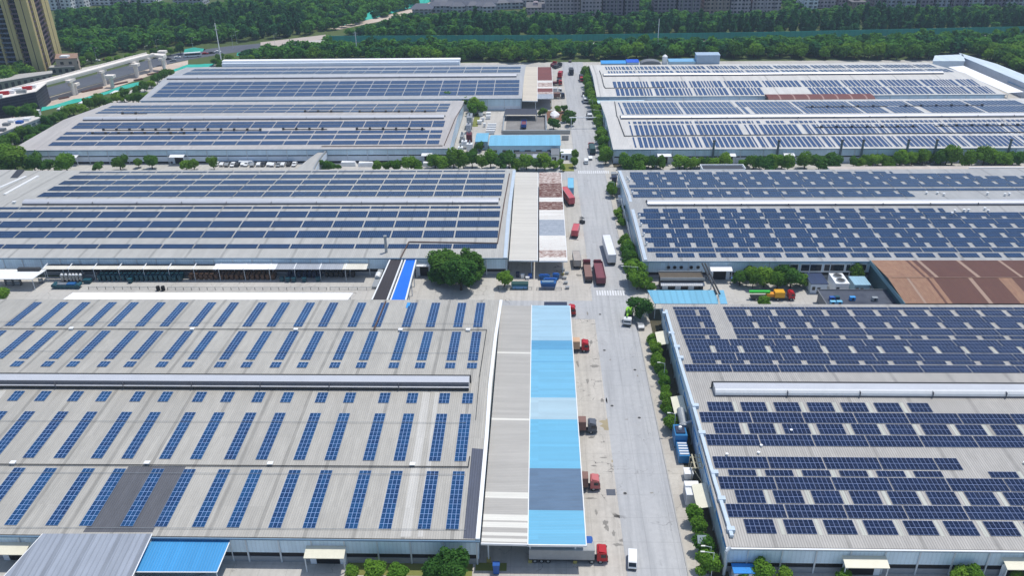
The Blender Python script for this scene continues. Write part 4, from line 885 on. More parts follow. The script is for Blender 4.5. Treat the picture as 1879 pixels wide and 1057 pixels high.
for p in pts:
    if id(p) in fs: continue
    x, y, px, py = p
    low = any(inpoly(px, py, c) for c in SOFT); tall = not low and TALL(px, py) and random.random() < .75
    s = random.uniform(1.7, 2.9) if low else random.uniform(3.4, 5.4) if not tall else random.uniform(4.6, 6.2)
    q = (FT if tall else FQ)[random.randrange(4)]; a = random.uniform(0, 6.28); sxy = s*1.7 if low else s; ca, sa = math.cos(a), math.sin(a)
    zs = random.uniform(.85, 1.25)
    w = q.copy(); w = np.stack([(q[..., 0]*ca-q[..., 1]*sa)*sxy+x, (q[..., 0]*sa+q[..., 1]*ca)*sxy+y, q[..., 2]*s*zs], -1)
    (quads2 if tall or random.random() < .35 else quads).append(w.astype(np.float32))
LFF = [leaf_mat('wood_leaves', (.034, .120, .034), (.085, .245, .055), (.11, .27, .045), .36), leaf_mat('wood_leaves_dark', (.020, .085, .038), (.052, .170, .062), (.06, .18, .05), .32)]
for qs, m, lb in ((quads, 0, 'broad green wood stretching across the land behind the factory halls'), (quads2, 1, 'darker tall stand of trees in the wood behind the factory halls')):
    o = bpy.data.objects.new('forest', cloud_mesh('forest', np.concatenate(qs), LFF[m])); COL.objects.link(o); tag(o, lb, 'forest', kind='stuff')
FMESH = [(cloud_mesh('crown', leaf_cloud(400+i, lobes_round(100+i, 6, 1.1), 520, .15, .45), LF[(0, 2, 1, 2)[i % 4]]), trunk_mesh('trunk', 40+i)) for i in range(5)]
for x, y, px, py in front:
    cm, tm = FMESH[random.randrange(5)]; s = random.uniform(3.6, 5.4)
    t = thing('tree', 'broadleaf tree in the front row of the wood behind the halls', 'tree', (x, y, 0), random.uniform(0, 6.28), 'front row of trees of the wood')
    for nm, me in (('trunk', tm), ('crown', cm)):
        o = bpy.data.objects.new(nm, me); COL.objects.link(o); o.parent = t; o.scale = (s, s, s*random.uniform(.9, 1.2))
print('FOREST', len(pts), 'solo', len(front))
# ---------------------------------------------------------------- vehicles (local +Y is forward)
def wheels(t, ys, hw, r=.5, w=.28):
    for y in ys:
        for sx in (-1, 1):
            x = sx*(hw-w/2); o = MB().tube((x-w/2, y, r), (x+w/2, y, r), r, 14).build('wheel', M['black'], t)
            MB().tube((x+sx*(w/2-.02), y, r), (x+sx*(w/2+.015), y, r), r*.55, 10).build('rim', M['steel'], t).parent = o
def cab(t, y, col, hw=1.22, h=2.9, L=2.1):
    """cab-over truck cab whose front is at y+L"""
    c = MB().profX([(y, .75), (y+L, .75), (y+L+.05, 1.5), (y+L-.22, h-.12), (y+L-.45, h), (y+.1, h), (y, h-.15)], -hw, hw).build('cab', col, t)
    MB().slab([(-hw+.12, y+L+.045, 1.62), (hw-.12, y+L+.045, 1.62), (hw-.18, y+L-.19, h-.28), (-hw+.18, y+L-.19, h-.28)], .05).build('windscreen', M['glass'], t)
    for sx in (-1, 1):
        MB().box(min(sx*hw, sx*(hw+.012)), y+.75, 1.65, max(sx*hw, sx*(hw+.012)), y+L-.35, h-.45).build('side_window', M['glass'], t)
        MB().box(sx*(hw-.18)-.14, y+L+.02, .9, sx*(hw-.18)+.14, y+L+.09, 1.12).build('headlight', M['lamp'], t)
        MB().box(sx*(hw+.14)-.06, y+L-.12, 1.8, sx*(hw+.14)+.06, y+L, 2.4).build('mirror', M['black'], t)
    MB().box(-hw, y+L-.05, .42, hw, y+L+.14, .8).build('bumper', M['iron'], t)
    MB().slab([(-hw+.15, y+.35, h+.3), (hw-.15, y+.35, h+.3), (hw-.15, y+L-.5, h+.06), (-hw+.15, y+L-.5, h+.06)], .06).build('roof_deflector', col, t)
def truck(label, px, py, rz, col, body, bcol, L=9.0, group=None, hb=2.7, z=0, name='truck', gap=.5, cabh=2.9, cat='truck', hw=1.25, world=None):
    """px,py: ground point under the middle; body = box / tarp / flat / tipper / none"""
    x, y = world or at(px, py, z); t = thing(name, label, cat, (x, y, z), rz, group)
    y0 = -L/2; y1 = L/2; cy = y1-2.1 if col else y1
    MB().box(-.45, y0+.1, .62, .45, cy+.4 if col else y1-.2, .92).build('chassis', M['iron'], t)
    by1 = cy-gap if col else y1
    if body == 'box':
        MB().box(-hw, y0, 1.05, hw, by1, 1.05+hb).build('cargo_box', bcol, t)
        for sx in (-.62, .62): MB().box(sx-.58, y0-.04, 1.15, sx+.58, y0-.003, .95+hb).build('rear_door', bcol, t)
        mb = MB()
        for sx in (-1, 1): mb.box(sx*hw-.05, y0-.03, 1.0+hb, sx*hw+.05, by1+.02, 1.12+hb)
        mb.box(-hw+.05, by1-.04, 1.0+hb, hw-.05, by1+.03, 1.12+hb).build('edge_rail', M['steel'], t)
    elif body == 'tarp':
        n = 7; prof = [(-hw, 1.05), (hw, 1.05), (hw, .9+hb)]+[(hw*math.cos(a), .9+hb+.28*math.sin(a)) for a in np.linspace(.3, math.pi-.3, n)]+[(-hw, .9+hb)]
        MB().profY(prof, y0, by1).build('tarpaulin', bcol, t); mb = MB()
        yy = y0+.6
        while yy < by1-.3: mb.box(-hw-.03, yy-.05, 1.05, hw+.03, yy+.05, 1.1+.05); yy += 1.4
        MB().box(-hw-.04, y0, .9, hw+.04, by1, 1.1).build('load_bed', M['iron'], t)
    elif body == 'flat':
        MB().box(-hw, y0, .98, hw, by1, 1.15).build('load_bed', M['iron'], t)
        MB().box(-hw+.1, y0+.5, 1.155, hw-.1, by1-.6, 1.15+hb*.45).build('load', bcol, t)
        MB().box(-hw, by1-.12, 1.16, hw, by1, 2.4).build('headboard', bcol, t)
    elif body == 'tipper':
        w = MB(); h1 = 1.0+hb*.62
        w.box(-hw, y0, 1.05, -hw+.1, by1, h1).box(hw-.1, y0, 1.05, hw, by1, h1).box(-hw+.1, y0, 1.05, hw-.1, y0+.1, h1).box(-hw+.1, by1-.1, 1.05, hw-.1, by1, h1+.25).box(-hw+.1, y0+.1, 1.05, hw-.1, by1-.1, 1.2)
        w.build('tipper_body', bcol, t); yy = y0+.8; rb = MB()
        MB().box(-hw+.1, y0+.1, h1-.5, hw-.1, by1-.1, h1-.38).build('cover_sheet', paint('dusty_maroon_sheet', (126, 72, 82), .8, dirt=.3), t)
        for sx in (-1, 1): MB().box(sx*hw-.06, y0, h1-.02, sx*hw+.06, by1, h1+.08).build('side_rail', bcol, t)
    ax = [y0+1.2, y0+2.5]+([y0+3.8] if L > 12 else [])+([cy+.7] if col else [])+([cy-1.0] if col and L > 12 else [])
    wheels(t, ax, hw-.05)
    if col: cab(t, cy, col, min(hw, 1.25)-.03, cabh)
    else: MB().box(-.12, y1-2.2, .1, .12, y1-2.0, .95).build('landing_leg', M['iron'], t)
    MB().box(-hw+.05, y0-.06, .5, hw-.05, y0+.06, .66).build('rear_bumper', M['iron'], t)
    return t
CARP = {}
def car(label, px, py, rz, col, kind='car', group=None, world=None):
    x, y = world or at(px, py, 0); nm = {'car': 'car', 'van': 'van', 'bus': 'bus'}[kind]; t = thing(nm, label, nm, (x, y, 0), rz, group)
    if kind == 'van':
        pf = [(-2.1, .35), (2.0, .35), (2.1, .75), (2.02, 1.0), (1.55, 1.75), (1.3, 1.9), (-1.95, 1.92), (-2.12, 1.7)]; hw, g0, rf = .84, 1.05, (-1.9, 1.25)
        ws = [(1.99, 1.06), (1.6, 1.72)]
    elif kind == 'bus':
        pf = [(-5.6, .4), (5.5, .4), (5.6, 1.0), (5.5, 3.0), (5.3, 3.2), (-5.5, 3.2), (-5.6, 3.0)]; hw = 1.25; ws = [(5.6, 1.3), (5.5, 2.85)]
    else:
        pf = [(-2.2, .32), (2.2, .32), (2.25, .62), (2.1, .82), (1.1, .98), (.45, 1.42), (-1.1, 1.46), (-1.75, 1.05), (-2.2, 1.0)]; hw = .88; ws = [(1.08, 1.0), (.5, 1.38)]
    MB().profX(pf, -hw, hw).build('body', col, t)
    (ya, za), (yb, zb) = ws
    MB().slab([(-hw+.1, ya+.03, za+.02), (hw-.1, ya+.03, za+.02), (hw-.14, yb+.03, zb+.02), (-hw+.14, yb+.03, zb+.02)], .03).build('windscreen', M['glass'], t)
    for sx in (-1, 1):
        a, b_ = min(sx*hw, sx*(hw+.01)), max(sx*hw, sx*(hw+.01))
        if kind == 'van': MB().box(a, -1.9, 1.15, b_, 1.3, 1.65).build('side_window', M['glass'], t)
        elif kind == 'bus': MB().box(a, -5.2, 1.5, b_, 5.2, 2.7).build('side_window', M['glass'], t)
        else: MB().box(a, -1.2, 1.0, b_, .5, 1.36).build('side_window', M['glass'], t)
        fy = max(p[0] for p in pf)
        MB().box(sx*(hw-.25)-.14, fy-.06, .62, sx*(hw-.25)+.14, fy+.02, .78).build('headlight', M['lamp'], t)
    ry = min(p[0] for p in pf)
    MB().box(-hw+.15, ry-.01, pf[-1][1]-.55, hw-.15, ry+.03, pf[-1][1]-.12).build('rear_window', M['glass'], t)
    MB().box(-hw+.02, max(p[0] for p in pf)-.08, .3, hw-.02, max(p[0] for p in pf)+.05, .5).build('bumper', M['iron'], t)
    wheels(t, (ry*.62, max(p[0] for p in pf)*.64), hw+.02, .33 if kind != 'bus' else .48, .2)
    return t
WB = paint('white_cargo_panel', (226, 228, 230), .45, dirt=.15); PINK = paint('faded_red_container', (196, 92, 100), .55, dirt=.15); SKYC = paint('sky_blue_container', (120, 190, 222), .5, dirt=.15)
MAR = paint('dusty_maroon', (120, 66, 76), .6, dirt=.25); TANT = paint('tan_tarpaulin', (206, 172, 142), .8); GTARP = paint('grey_tarpaulin', (170, 172, 172), .85, dirt=.25); NAVY = paint('navy_panel', (40, 52, 78), .5); DKG = paint('dark_grey_panel', (58, 62, 70), .6); LRED = paint('pale_red_cab', (196, 112, 112), .4); BRT = paint('brown_tarpaulin', (134, 104, 96), .8)
PI = math.pi
car('small white van driving toward the viewer at the bottom of the road', 1160, 1034, PI-.10, M['white'], 'van')
def docked(label, cabx, caby, col, body, bcol, L, hb=2.6, cabh=2.9, dz=1.4):
    """truck backed under the canopy, cab pointing to the road; cabx/caby is the middle of the cab roof"""
    x, y = at(cabx, caby, cabh-.2); return truck(label, 0, 0, -PI/2, col, body, bcol, L, 'trucks backed up to the loading canopies', hb, world=(x-L/2+1.05, y), cabh=cabh)
docked('red truck with long grey covered trailer at the front end of blue canopy', 1105, 1009, M['red'], 'tarp', GTARP, 15.5)
docked('faded pink cab truck backed under the slate section of blue canopy', 1092, 878, LRED, 'tarp', BRT, 10.5)
docked('grey and black cab truck backed under the middle of blue canopy', 1087, 775, paint('slate_grey_cab', (92, 98, 108), .4), 'tarp', BRT, 10.5)
docked('bright red cab truck with tan covered load beside blue canopy', 1074, 628, M['red'], 'tarp', TANT, 9.5)
docked('navy truck with red cab behind the far end of blue canopy', 1050, 563, M['red'], 'box', NAVY, 9.5)
x, y = at(1079, 996, 3.0); tag(MB().box(x-2.2, y-1.0, 0, x+.9, y+.9, 3.3).profY([(x-2.25, 3.3), (x+.95, 3.3), (x+.7, 3.75), (x-2.0, 3.75)], y-1.05, y+.95).build('tarped_stack', M['blue']), 'blue tarpaulin covered stack under the front corner of blue canopy', 'stack')
truck('maroon dump truck parked in the road lane beside a loaded flatbed', 1099, 507, .03, M['maroon'], 'tipper', MAR, 14.5, hb=3.4, hw=1.5)
truck('red cab flatbed with brown load parked left of the maroon dump truck', 1078, 504, .02, M['maroon'], 'flat', BRT, 12.5, hb=2.4)
truck('long white box trailer parked on the right side of the road', 1117, 468, .05, None, 'box', WB, 16.5, hb=3.0, name='trailer', cat='trailer', hw=1.4)
truck('short white topped box trailer left of the flatbed truck', 1058, 485, .04, None, 'box', paint('white_top_brown_side', (176, 168, 160), .6, dirt=.3), 7.5, hb=2.3, name='trailer', cat='trailer')
truck('small red container trailer standing alone on the concrete apron', 1056, 431, -.16, None, 'box', PINK, 6.6, hb=2.1, name='trailer', cat='trailer', hw=1.2)
truck('long faded red container trailer against the rusty canopy', 1042, 368, .22, None, 'box', PINK, 12.5, hb=2.6, name='trailer', cat='trailer')
truck('sky blue container trailer beside the faded red container', 1047, 350, -.03, None, 'box', SKYC, 11.5, hb=2.5, name='trailer', cat='trailer')
truck('truck with red cab and green covered bed driving away up the road', 1086, 278, .04, M['red'], 'tarp', M['green'], 10.5, hb=2.1)
car('white car following below the green covered truck', 1075.5, 299, .0, M['white'], 'van'); car('small white car beside the green covered truck', 1083, 291.5, .0, M['white'], 'car')
# forklift
x, y = at(1068, 409); t = thing('forklift', 'dark forklift standing on the apron above the small red trailer', 'forklift', (x, y, 0), .5)
MB().profX([(-1.3, .35), (1.0, .35), (1.0, .9), (.4, 1.0), (-.6, 1.15), (-1.3, 1.3)], -.55, .55).build('body', M['iron'], t)
for sx in (-1, 1):
    for yy in (-.7, .5): MB().tube((sx*.45, yy, 1.0), (sx*.45, yy, 2.1), .04, 6).build('guard_post', M['iron'], t)
    MB().box(sx*.3-.06, 1.0, .1, sx*.3+.06, 1.1, 2.4).build('mast', M['black'], t); MB().box(sx*.3-.06, 1.1, .08, sx*.3+.06, 2.2, .14).build('fork', M['steel'], t)
MB().box(-.55, -.8, 2.1, .55, .6, 2.18).build('roof_guard', M['iron'], t); wheels(t, (-.85, .65), .6, .3, .2)
# trucks along the far stretch
truck('dark box truck driving away near the top of the road', 1048, 135, .05, NAVY, 'box', DKG, 9, hb=2.6); car('dark car at the top end of the road', 1046, 113, 0, M['iron'])
for i, (px, py, c, bc, k) in enumerate(((1067, 148, M['red'], DKG, 'tarp'), (1081, 216, WB, DKG, 'flat'), (1074, 187, WB, WB, 'box'))):
    truck(('red and dark truck parked under the roadside trees', 'dark flatbed with white cab parked under roadside trees', 'white box truck parked under roadside trees')[i], px, py, PI+.05, c, k, bc, 7.5, 'trucks parked under the roadside trees', 2.2)
car('dark van parked under the roadside trees above the white truck', 1071, 176, PI, M['iron'], 'van')
for i, (px, py, c, bc, k, rz) in enumerate(((1016, 122, M['red'], M['maroon'], 'tipper', -.3), (1023, 124, DKG, DKG, 'flat', -.6), (1028, 140, M['red'], M['red'], 'tarp', -.15), (1026, 150, M['red'], DKG, 'flat', -.15), (1020, 156, M['red'], M['maroon'], 'flat', -PI/2), (1019, 171, WB, WB, 'box', -PI/2), (1024, 180, NAVY, BRT, 'tarp', -PI/2))):
    lb = ('first red tipper at the top of the far canopy row', 'dark flatbed at the top of the far canopy row', 'red covered truck standing away from red brown canopy', 'red cab flatbed behind the red covered truck', 'red truck backed under the red brown canopy', 'white box truck backed to the red brown canopy', 'navy cab truck with brown cover at near end of red brown canopy')[i]
    truck(lb, px, py, rz, c, k, bc, 7.5, 'trucks by the farthest canopy', 2.2)
car('silver car parked beneath the dark corner tree', 1175, 601, .05, paint('silver_paint', (176, 180, 184), .3, .3))
# lime crane truck beside the corner tree
x, y = at(1153, 586); t = thing('crane_truck', 'lime green crane truck parked beside the dark corner tree', 'crane truck', (x, y, 0), PI-.18)
MB().box(-1.1, -4.6, .7, 1.1, 3.0, 1.15).build('chassis', M['iron'], t); cab(t, 3.0, WB, 1.15, 2.5, 1.7); wheels(t, (-3.2, -1.9, 3.6), 1.2)
MB().box(-.9, -3.2, 1.16, .9, -.8, 2.5).build('turret', M['lime'], t); MB().tube((.1, -2.2, 2.7), (.2, 3.8, 3.2), .34, 8, r2=.26).build('boom', M['lime'], t); MB().tube((-.1, -2.4, 2.9), (-.5, -6.5, 4.0), .26, 8).build('jib', M['lime'], t)
for sx in (-1, 1): MB().box(sx*1.15-.1, -4.4, .3, sx*1.15+.1, -4.1, 1.1).build('outrigger', M['lime'], t)
# boom truck in the right yard
x, y = at(1418, 549); t = thing('boom_truck', 'yellow truck with long green boom and red cab in the right yard', 'boom truck', (x, y, 0), -PI/2)
MB().box(-1.1, -7.0, .7, 1.1, 4.4, 1.1).build('chassis', M['iron'], t); MB().box(-1.2, .2, 1.11, 1.2, 3.2, 2.9).build('tank_body', M['yellow'], t)
MB().box(-.8, -2.2, 1.11, .8, .1, 2.2).build('hose_reel', paint('orange_paint', (226, 150, 40), .5), t)
MB().box(-.42, -7.6, 2.3, .42, -1.2, 2.95).build('boom', paint('bright_green_paint', (60, 200, 70), .45), t); cab(t, 4.5, M['red'], 1.15, 2.7, 1.9); wheels(t, (-5.4, -4.1, 1.2, 5.3), 1.2)
# ---------------------------------------------------------------- street lamps, masts
def lamp(px, py, h, arm, label, group=None, rz=0.0):
    x, y = at(px, py); t = thing('street_lamp', label, 'street lamp', (x, y, 0), rz, group)
    MB().tube((0, 0, 0), (0, 0, h), .09, 8, r2=.06).build('pole', M['post'], t); MB().tube((0, 0, h-.1), (arm, 0, h+.25), .05, 6).build('arm', M['post'], t)
    s = 1 if arm > 0 else -1; MB().box(min(arm, arm+s*.8), -.14, h+.18, max(arm, arm+s*.8), .14, h+.32).build('lamp_head', M['lamp'], t); MB().box(-.25, -.25, 0, .25, .25, .25).build('base', M['concrete'], t)
for i, (px, py, h, a) in enumerate(((1304, 1064, 7.0, -1.8), (1300, 1046, 6.0, -1.2), (1236, 800, 6.5, -1.2), (1217, 705, 6.5, -1.2), (1168, 528, 7.5, -4.5), (1140, 395, 6.5, -1.5), (1126, 362, 6.5, -2.2), (1103, 232, 8.5, -3.5), (1087, 205, 6.5, -1.5))):
    lamp(px, py, h, a, f'{ordn(i+1)} slim street lamp from the front along the right pavement', 'street lamps along the right pavement')
# overhead pipe gantry over the road
ga = [at(1048, 235), at(1118, 236)]; t = thing('gantry', 'white overhead pipe gantry spanning the far road', 'gantry', (ga[0][0], ga[0][1], 0), world=True)
MB().box(ga[0][0]-1, ga[0][1]-.3, 5.4, ga[1][0]+1, ga[0][1]+.3, 5.8).build('beam', M['white'], t)
for q in ga: MB().box(q[0]-.15, ga[0][1]-.2, 0, q[0]+.15, ga[0][1]+.2, 5.4).build('post', M['white'], t)
def mast(px, py, pty, label, arms=True):
    x, y = at(px, py); h = 4
    while proj(x, y, h)[1] > pty and h < 90: h += .5
    t = thing('mast', label, 'mast', (x, y, 0)); MB().tube((0, 0, 0), (0, 0, h), .42, 10, r2=.22).build('pole', M['white'], t)
    if arms:
        for k in (.84, .93): MB().box(-1.6, -.1, h*k, 1.6, .1, h*k+.3).build('antenna_frame', M['steel'], t)
        MB().tube((0, 0, h), (0, 0, h+2.5), .06, 6).build('rod', M['steel'], t)
    MB().box(-1.2, -1.2, 0, 1.2, 1.2, .6).build('base', M['concrete'], t)
mast(408, 121, 42, 'tall white antenna mast behind the left end of farthest left warehouse')
mast(655.5, 99, 58, 'slim white mast in the wood above farthest left warehouse'); mast(1205.5, 99, 34, 'tall plain white mast in the wood above farthest right warehouse', False)

g_ = random.Random(5)
for i, px in enumerate([398+g_.uniform(-2, 2)+9.5*k for k in range(16)]):
    car(f'{ordn(i+1)} parked car from the left behind second left warehouse', px, 303.5+g_.uniform(-.6, .6), g_.uniform(-.05, .05)+(0 if i % 3 else PI), (M['white'], M['white'], M['steel'], M['white'], M['iron'])[i % 5], 'car', 'cars parked behind second left warehouse')
for i, (px, py) in enumerate(((452, 301), (672, 304), (640, 303), (790, 304))):
    x, y = at(px, py); tag(MB().hexa([(x-3.5, y-1.5, 0), (x+3.5, y-1.5, 0), (x+3.5, y+1.5, 0), (x-3.5, y+1.5, 0)], [(x-3.1, y-1.1, 1.7), (x+3.1, y-1.3, 1.9), (x+2.9, y+1.2, 1.6), (x-3.2, y+1.1, 1.8)]).build('covered_pallets', M['white']), f'{ordn(i+1)} white covered pallet stack from the left behind second left warehouse', 'pallet stack', 'white covered pallets behind second left warehouse')
# ---------------------------------------------------------------- left yard between the first two halls
Y1R, Y2F = BD['L1'].yr, BD['L2'].yf
def wld(label, cat, name, x, y): return thing(name, label, cat, (x, y, 0), world=True)
def posts(t, lst, h, r=.1, m='post'):
    for x, y in lst: MB().tube((x, y, 0), (x, y, h), r, 8).build('post', M[m], t)
z1 = 4.4; xl, yfc = at(78, 494, z1); xr = at(672, 495, z1)[0]; yb = Y2F-.4; ymid = yfc+(yb-yfc)*.55
t = wld('long white yard canopy sheltering rows of bins before second left warehouse', 'canopy', 'yard_canopy', (xl+xr)/2, yfc)
WS = corr('yard_canopy_sheet', (226, 222, 208), 'X', .7, .12, .2); GS2 = corr('yard_canopy_grey_sheet', (170, 176, 184), 'X', .7, .2, .3); WH = corr('yard_canopy_white_sheet', (240, 240, 240), 'X', .7, .06, .08)
rf = MB(); xm1, xm2, xm3 = at(390, 494, z1)[0], at(505, 494, z1)[0], at(628, 494, z1)[0]; zq = lambda y: z1+(y-yfc)*.10
for a, c, ya, yb_, m in ((xl, xm1, yfc, ymid, 0), (xm1, xm2, yfc, yb, 2), (xm2, xm3, yfc, yb, 1), (xm3, xr, yfc, yb, 0)):
    rf.slab([(a, ya, zq(ya)), (c-.02, ya, zq(ya)), (c-.02, yb_, zq(yb_)), (a, yb_, zq(yb_))], .1, m)
rf.build('roof', [WS, GS2, WH], t)
x = xl
while x < xr:
    MB().slab([(x-.16, yfc, zq(yfc)+.14), (x+.16, yfc, zq(yfc)+.14), (x+.16, yb+.2, zq(yb)+.16), (x-.16, yb+.2, zq(yb)+.16)], .13).build('roof_beam', M['white'], t)
    MB().tube((x, yfc+.4, 0), (x, yfc+.4, z1-.1), .1, 8).build('post', M['post'], t); x += 8.4
MB().slab([(xl, ymid+.3, zq(ymid)-.5), (xm1, ymid+.3, zq(ymid)-.5), (xm1, yb, zq(yb)-.5), (xl, yb, zq(yb)-.5)], .08).build('dark_roof_strip', DKG, t)
def bin_(name, label, x, y, w, d, h, m, group, lid=True, cat='bin', rz=0.0):
    t = thing(name, label, cat, (x, y, 0), rz, group)
    MB().hexa([(-w*.42, -d*.42, .12), (w*.42, -d*.42, .12), (w*.42, d*.42, .12), (-w*.42, d*.42, .12)], [(-w/2, -d/2, h), (w/2, -d/2, h), (w/2, d/2, h), (-w/2, d/2, h)], 0).build('body', m, t)
    if lid: MB().box(-w/2-.04, -d/2-.04, h+.005, w/2+.04, d/2+.04, h+.1).build('lid' if cat == 'bin' else 'top_frame', m, t)
    for sx in (-1, 1): MB().box(sx*w*.33-.1, -d*.35, 0, sx*w*.33+.1, d*.35, .118).build('foot', M['black'], t)
    return t
k = 0
for px in [186+8.6*i for i in range(18)]:
    x, y = at(px, 514); k += 1; bin_('waste_bin', f'{ordn(k)} tall dark teal bin from the left under the long white yard canopy', x, y+.6, 1.0, 3.6, 2.0, M['teal'], 'teal bins under the yard canopy')
k = 0
for px in [352+9.4*i for i in range(17)]:
    x, y = at(px, 512); k += 1; bin_('crate', f'{ordn(k)} brown crate stack from the left under the long white yard canopy', x, y+.6, 1.15, 3.2, 1.8, M['brown'], 'brown crates under the yard canopy', True, 'crate')
for i, px in enumerate((532, 541, 550, 560, 569, 578, 587)):
    x, y = at(px, 509); bin_('waste_bin', f'{ordn(i+1)} navy bin from the left under the grey part of yard canopy', x, y+.8, 1.0, 3.0, 1.9, NAVY, 'navy bins under the yard canopy')
for i, px in enumerate((600, 609, 618, 627, 637, 648)):
    x, y = at(px, 508); bin_('crate', f'{ordn(i+1)} dark crate from the left at the right end of yard canopy', x, y+.8, 1.1, 3.0, 1.8, paint('dusty_dark_crate', (70, 66, 62), .8), 'dark crates under the yard canopy', True, 'crate')
for i, (px, py) in enumerate(((240, 519), (321, 516), (518, 516), (529, 517), (540, 517), (559, 517), (584, 516))):
    x, y = at(px, py); bin_('waste_bin', f'{ordn(i+1)} single teal bin standing out in front of the yard canopy', x, y, 1.3, 1.1, 1.5, M['teal'], 'single bins before the yard canopy')
# teal skip, silver hoppers, scrap box
x, y = at(124, 528); t = thing('skip', 'long teal skip heaped with blue sheets at left yard', 'skip', (x, y, 0))
MB().hexa([(-3.8, -.9, .1), (3.8, -.9, .1), (3.8, .9, .1), (-3.8, .9, .1)], [(-4.3, -1.1, 1.3), (4.3, -1.1, 1.3), (4.3, 1.1, 1.3), (-4.3, 1.1, 1.3)]).build('body', M['teal'], t)
for sx in (-1, 1): MB().tube((sx*4.1, -1.15, 1.1), (sx*4.1, 1.15, 1.1), .62, 12).build('end_roll', M['teal'], t)
MB().box(-2.9, -.8, 1.31, .1, .8, 1.6).build('load', paint('grey_scrap', (120, 128, 136), .7, dirt=.4), t); MB().box(.3, -.8, 1.31, 3.0, .8, 1.7).build('load', paint('blue_sheet_stack', (24, 92, 150), .5), t)
for i, px in enumerate((117, 124.5, 132, 138, 144, 151)):
    x, y = at(px, 517); t = thing('hopper', f'{ordn(i+1)} slim silver hopper from the left behind the teal skip', 'hopper', (x, y, 0), 0, 'silver hoppers behind the teal skip')
    MB().hexa([(-.3, -.3, .4), (.3, -.3, .4), (.3, .3, .4), (-.3, .3, .4)], [(-.5, -.5, 2.6), (.5, -.5, 2.6), (.5, .5, 2.6), (-.5, .5, 2.6)]).build('body', M['steel'], t)
    MB().tube((0, 0, 2.6), (0, 0, 3.0), .5, 10, r2=.3).build('dome', M['white'], t); MB().box(-.5, -.5, 0, .5, .5, .35).build('stand', M['iron'], t)
x, y = at(162, 519); bin_('skip', 'small dark green skip right of the silver hoppers', x, y, 2.6, 1.8, 1.4, M['teal'], None, False, 'skip')
x, y = at(168, 511); t = thing('skip', 'open grey steel skip behind the dark green skip', 'skip', (x, y, 0)); w = MB(); w.box(-2.2, -1, .1, 2.2, 1, .25).box(-2.2, -1, .25, 2.2, -.9, 2.1).box(-2.2, .9, .25, 2.2, 1, 2.1).box(-2.2, -.9, .25, -2.1, .9, 2.1).box(2.1, -.9, .25, 2.2, .9, 2.1); w.build('body', M['grey'], t)
for sx in (-1, 1): MB().box(sx*1.6-.15, -.9, 0, sx*1.6+.15, .9, .09).build('foot', M['black'], t)
# small canopy at the left edge with shelving
z0 = 4.2; xa, ya = at(-40, 512, z0); xb = at(59, 512, z0)[0]; yb = at(60, 494, z0)[1]
t = wld('small white flat canopy over a shelf rack at the far left edge', 'canopy', 'yard_canopy', xb-4, ya); MB().slab([(xa, ya, z0), (xb, ya, z0), (xb+1.2, yb, z0), (xa, yb, z0)], .14).build('roof', M['white'], t)
posts(t, [(xb-.3, ya+.3), (xb+.8, yb-.3), (xa+.5, ya+.3)], z0-.15); MB().box(at(30, 500, z0)[0], yb-1.6, z0+.02, at(70, 500, z0)[0], yb-.4, z0+1.0).build('roof_plant', M['iron'], t)
x, y = at(26, 523); t = thing('shelf_rack', 'dark metal shelf rack under the small white flat canopy', 'shelf', (x, y, 0))
for zz in (.5, 1.2, 1.9, 2.5): MB().box(-2.6, -.5, zz, 2.6, .5, zz+.12).build('shelf', M['steel'], t)
for sx in (-2.6, -.1, 2.45): MB().box(sx, -.5, 0, sx+.12, .5, 2.6).build('upright', M['iron'], t)
x, y = at(76, 519); t = thing('cable_drum', 'grey cable drum beside the small white flat canopy', 'drum', (x, y, 0), .5); MB().tube((-.5, 0, .95), (.5, 0, .95), .6, 12).build('core', M['steel'], t)
for sx in (-.55, .55): MB().tube((sx-.05, 0, .95), (sx+.05, 0, .95), .95, 16).build('flange', M['grey'], t)
def rail(px0, px1, py, label):
    (xa, ya), (xb, yb) = at(px0, py), at(px1, py); n = max(2, int((xb-xa)/2.6)); t = thing('guard_rail', label, 'railing', (xa, ya, 0), world=True, group='low guard rails along the left yard')
    for i in range(n+1): MB().box(xa+(xb-xa)*i/n-.06, ya-.06, 0, xa+(xb-xa)*i/n+.06, ya+.06, 1.0).build('post', M['iron'], t)
    MB().box(xa, ya-.05, .92, xb, ya+.05, 1.04).build('rail', M['steel'], t); MB().box(xa, ya-.045, .5, xb, ya+.045, .58).build('rail', M['steel'], t)
rail(163, 288, 531, 'low steel guard rail right of the teal skip in left yard'); rail(308, 600, 532, 'long low steel guard rail in the middle of left yard'); rail(606, 690, 532, 'short steel guard rail beside the dark covered ramp')
for i, px in enumerate((291, 300)):
    x, y = at(px, 533); t = thing('barrel', f'{"left" if i == 0 else "right"} black barrel of the pair beside the guard rail', 'barrel', (x, y, 0)); MB().tube((0, 0, .02), (0, 0, 1.5), .62, 14).build('body', M['black'], t)
    for zz in (.5, 1.0): MB().tube((0, 0, zz), (0, 0, zz+.06), .66, 14).build('hoop', M['iron'], t)
# white lean-to behind nearest left hall
z0 = 5.2; xa, yb = at(134, 537, z0); xb = at(648, 537, z0)[0]; t = wld('long flat white lean-to roof behind nearest left warehouse', 'lean-to', 'lean_to', (xa+xb)/2, Y1R+1)
MB().slab([(xa-1.5, Y1R+.4, z0), (xb-1.2, Y1R+.4, z0), (xb, yb, z0), (xa, yb, z0)], .15).build('roof', paint('bright_white_sheet', (246, 246, 246), .5, dirt=.04), t); posts(t, [(xa+1+i*(xb-xa-2)/12, yb-.4) for i in range(13)], z0-.16)
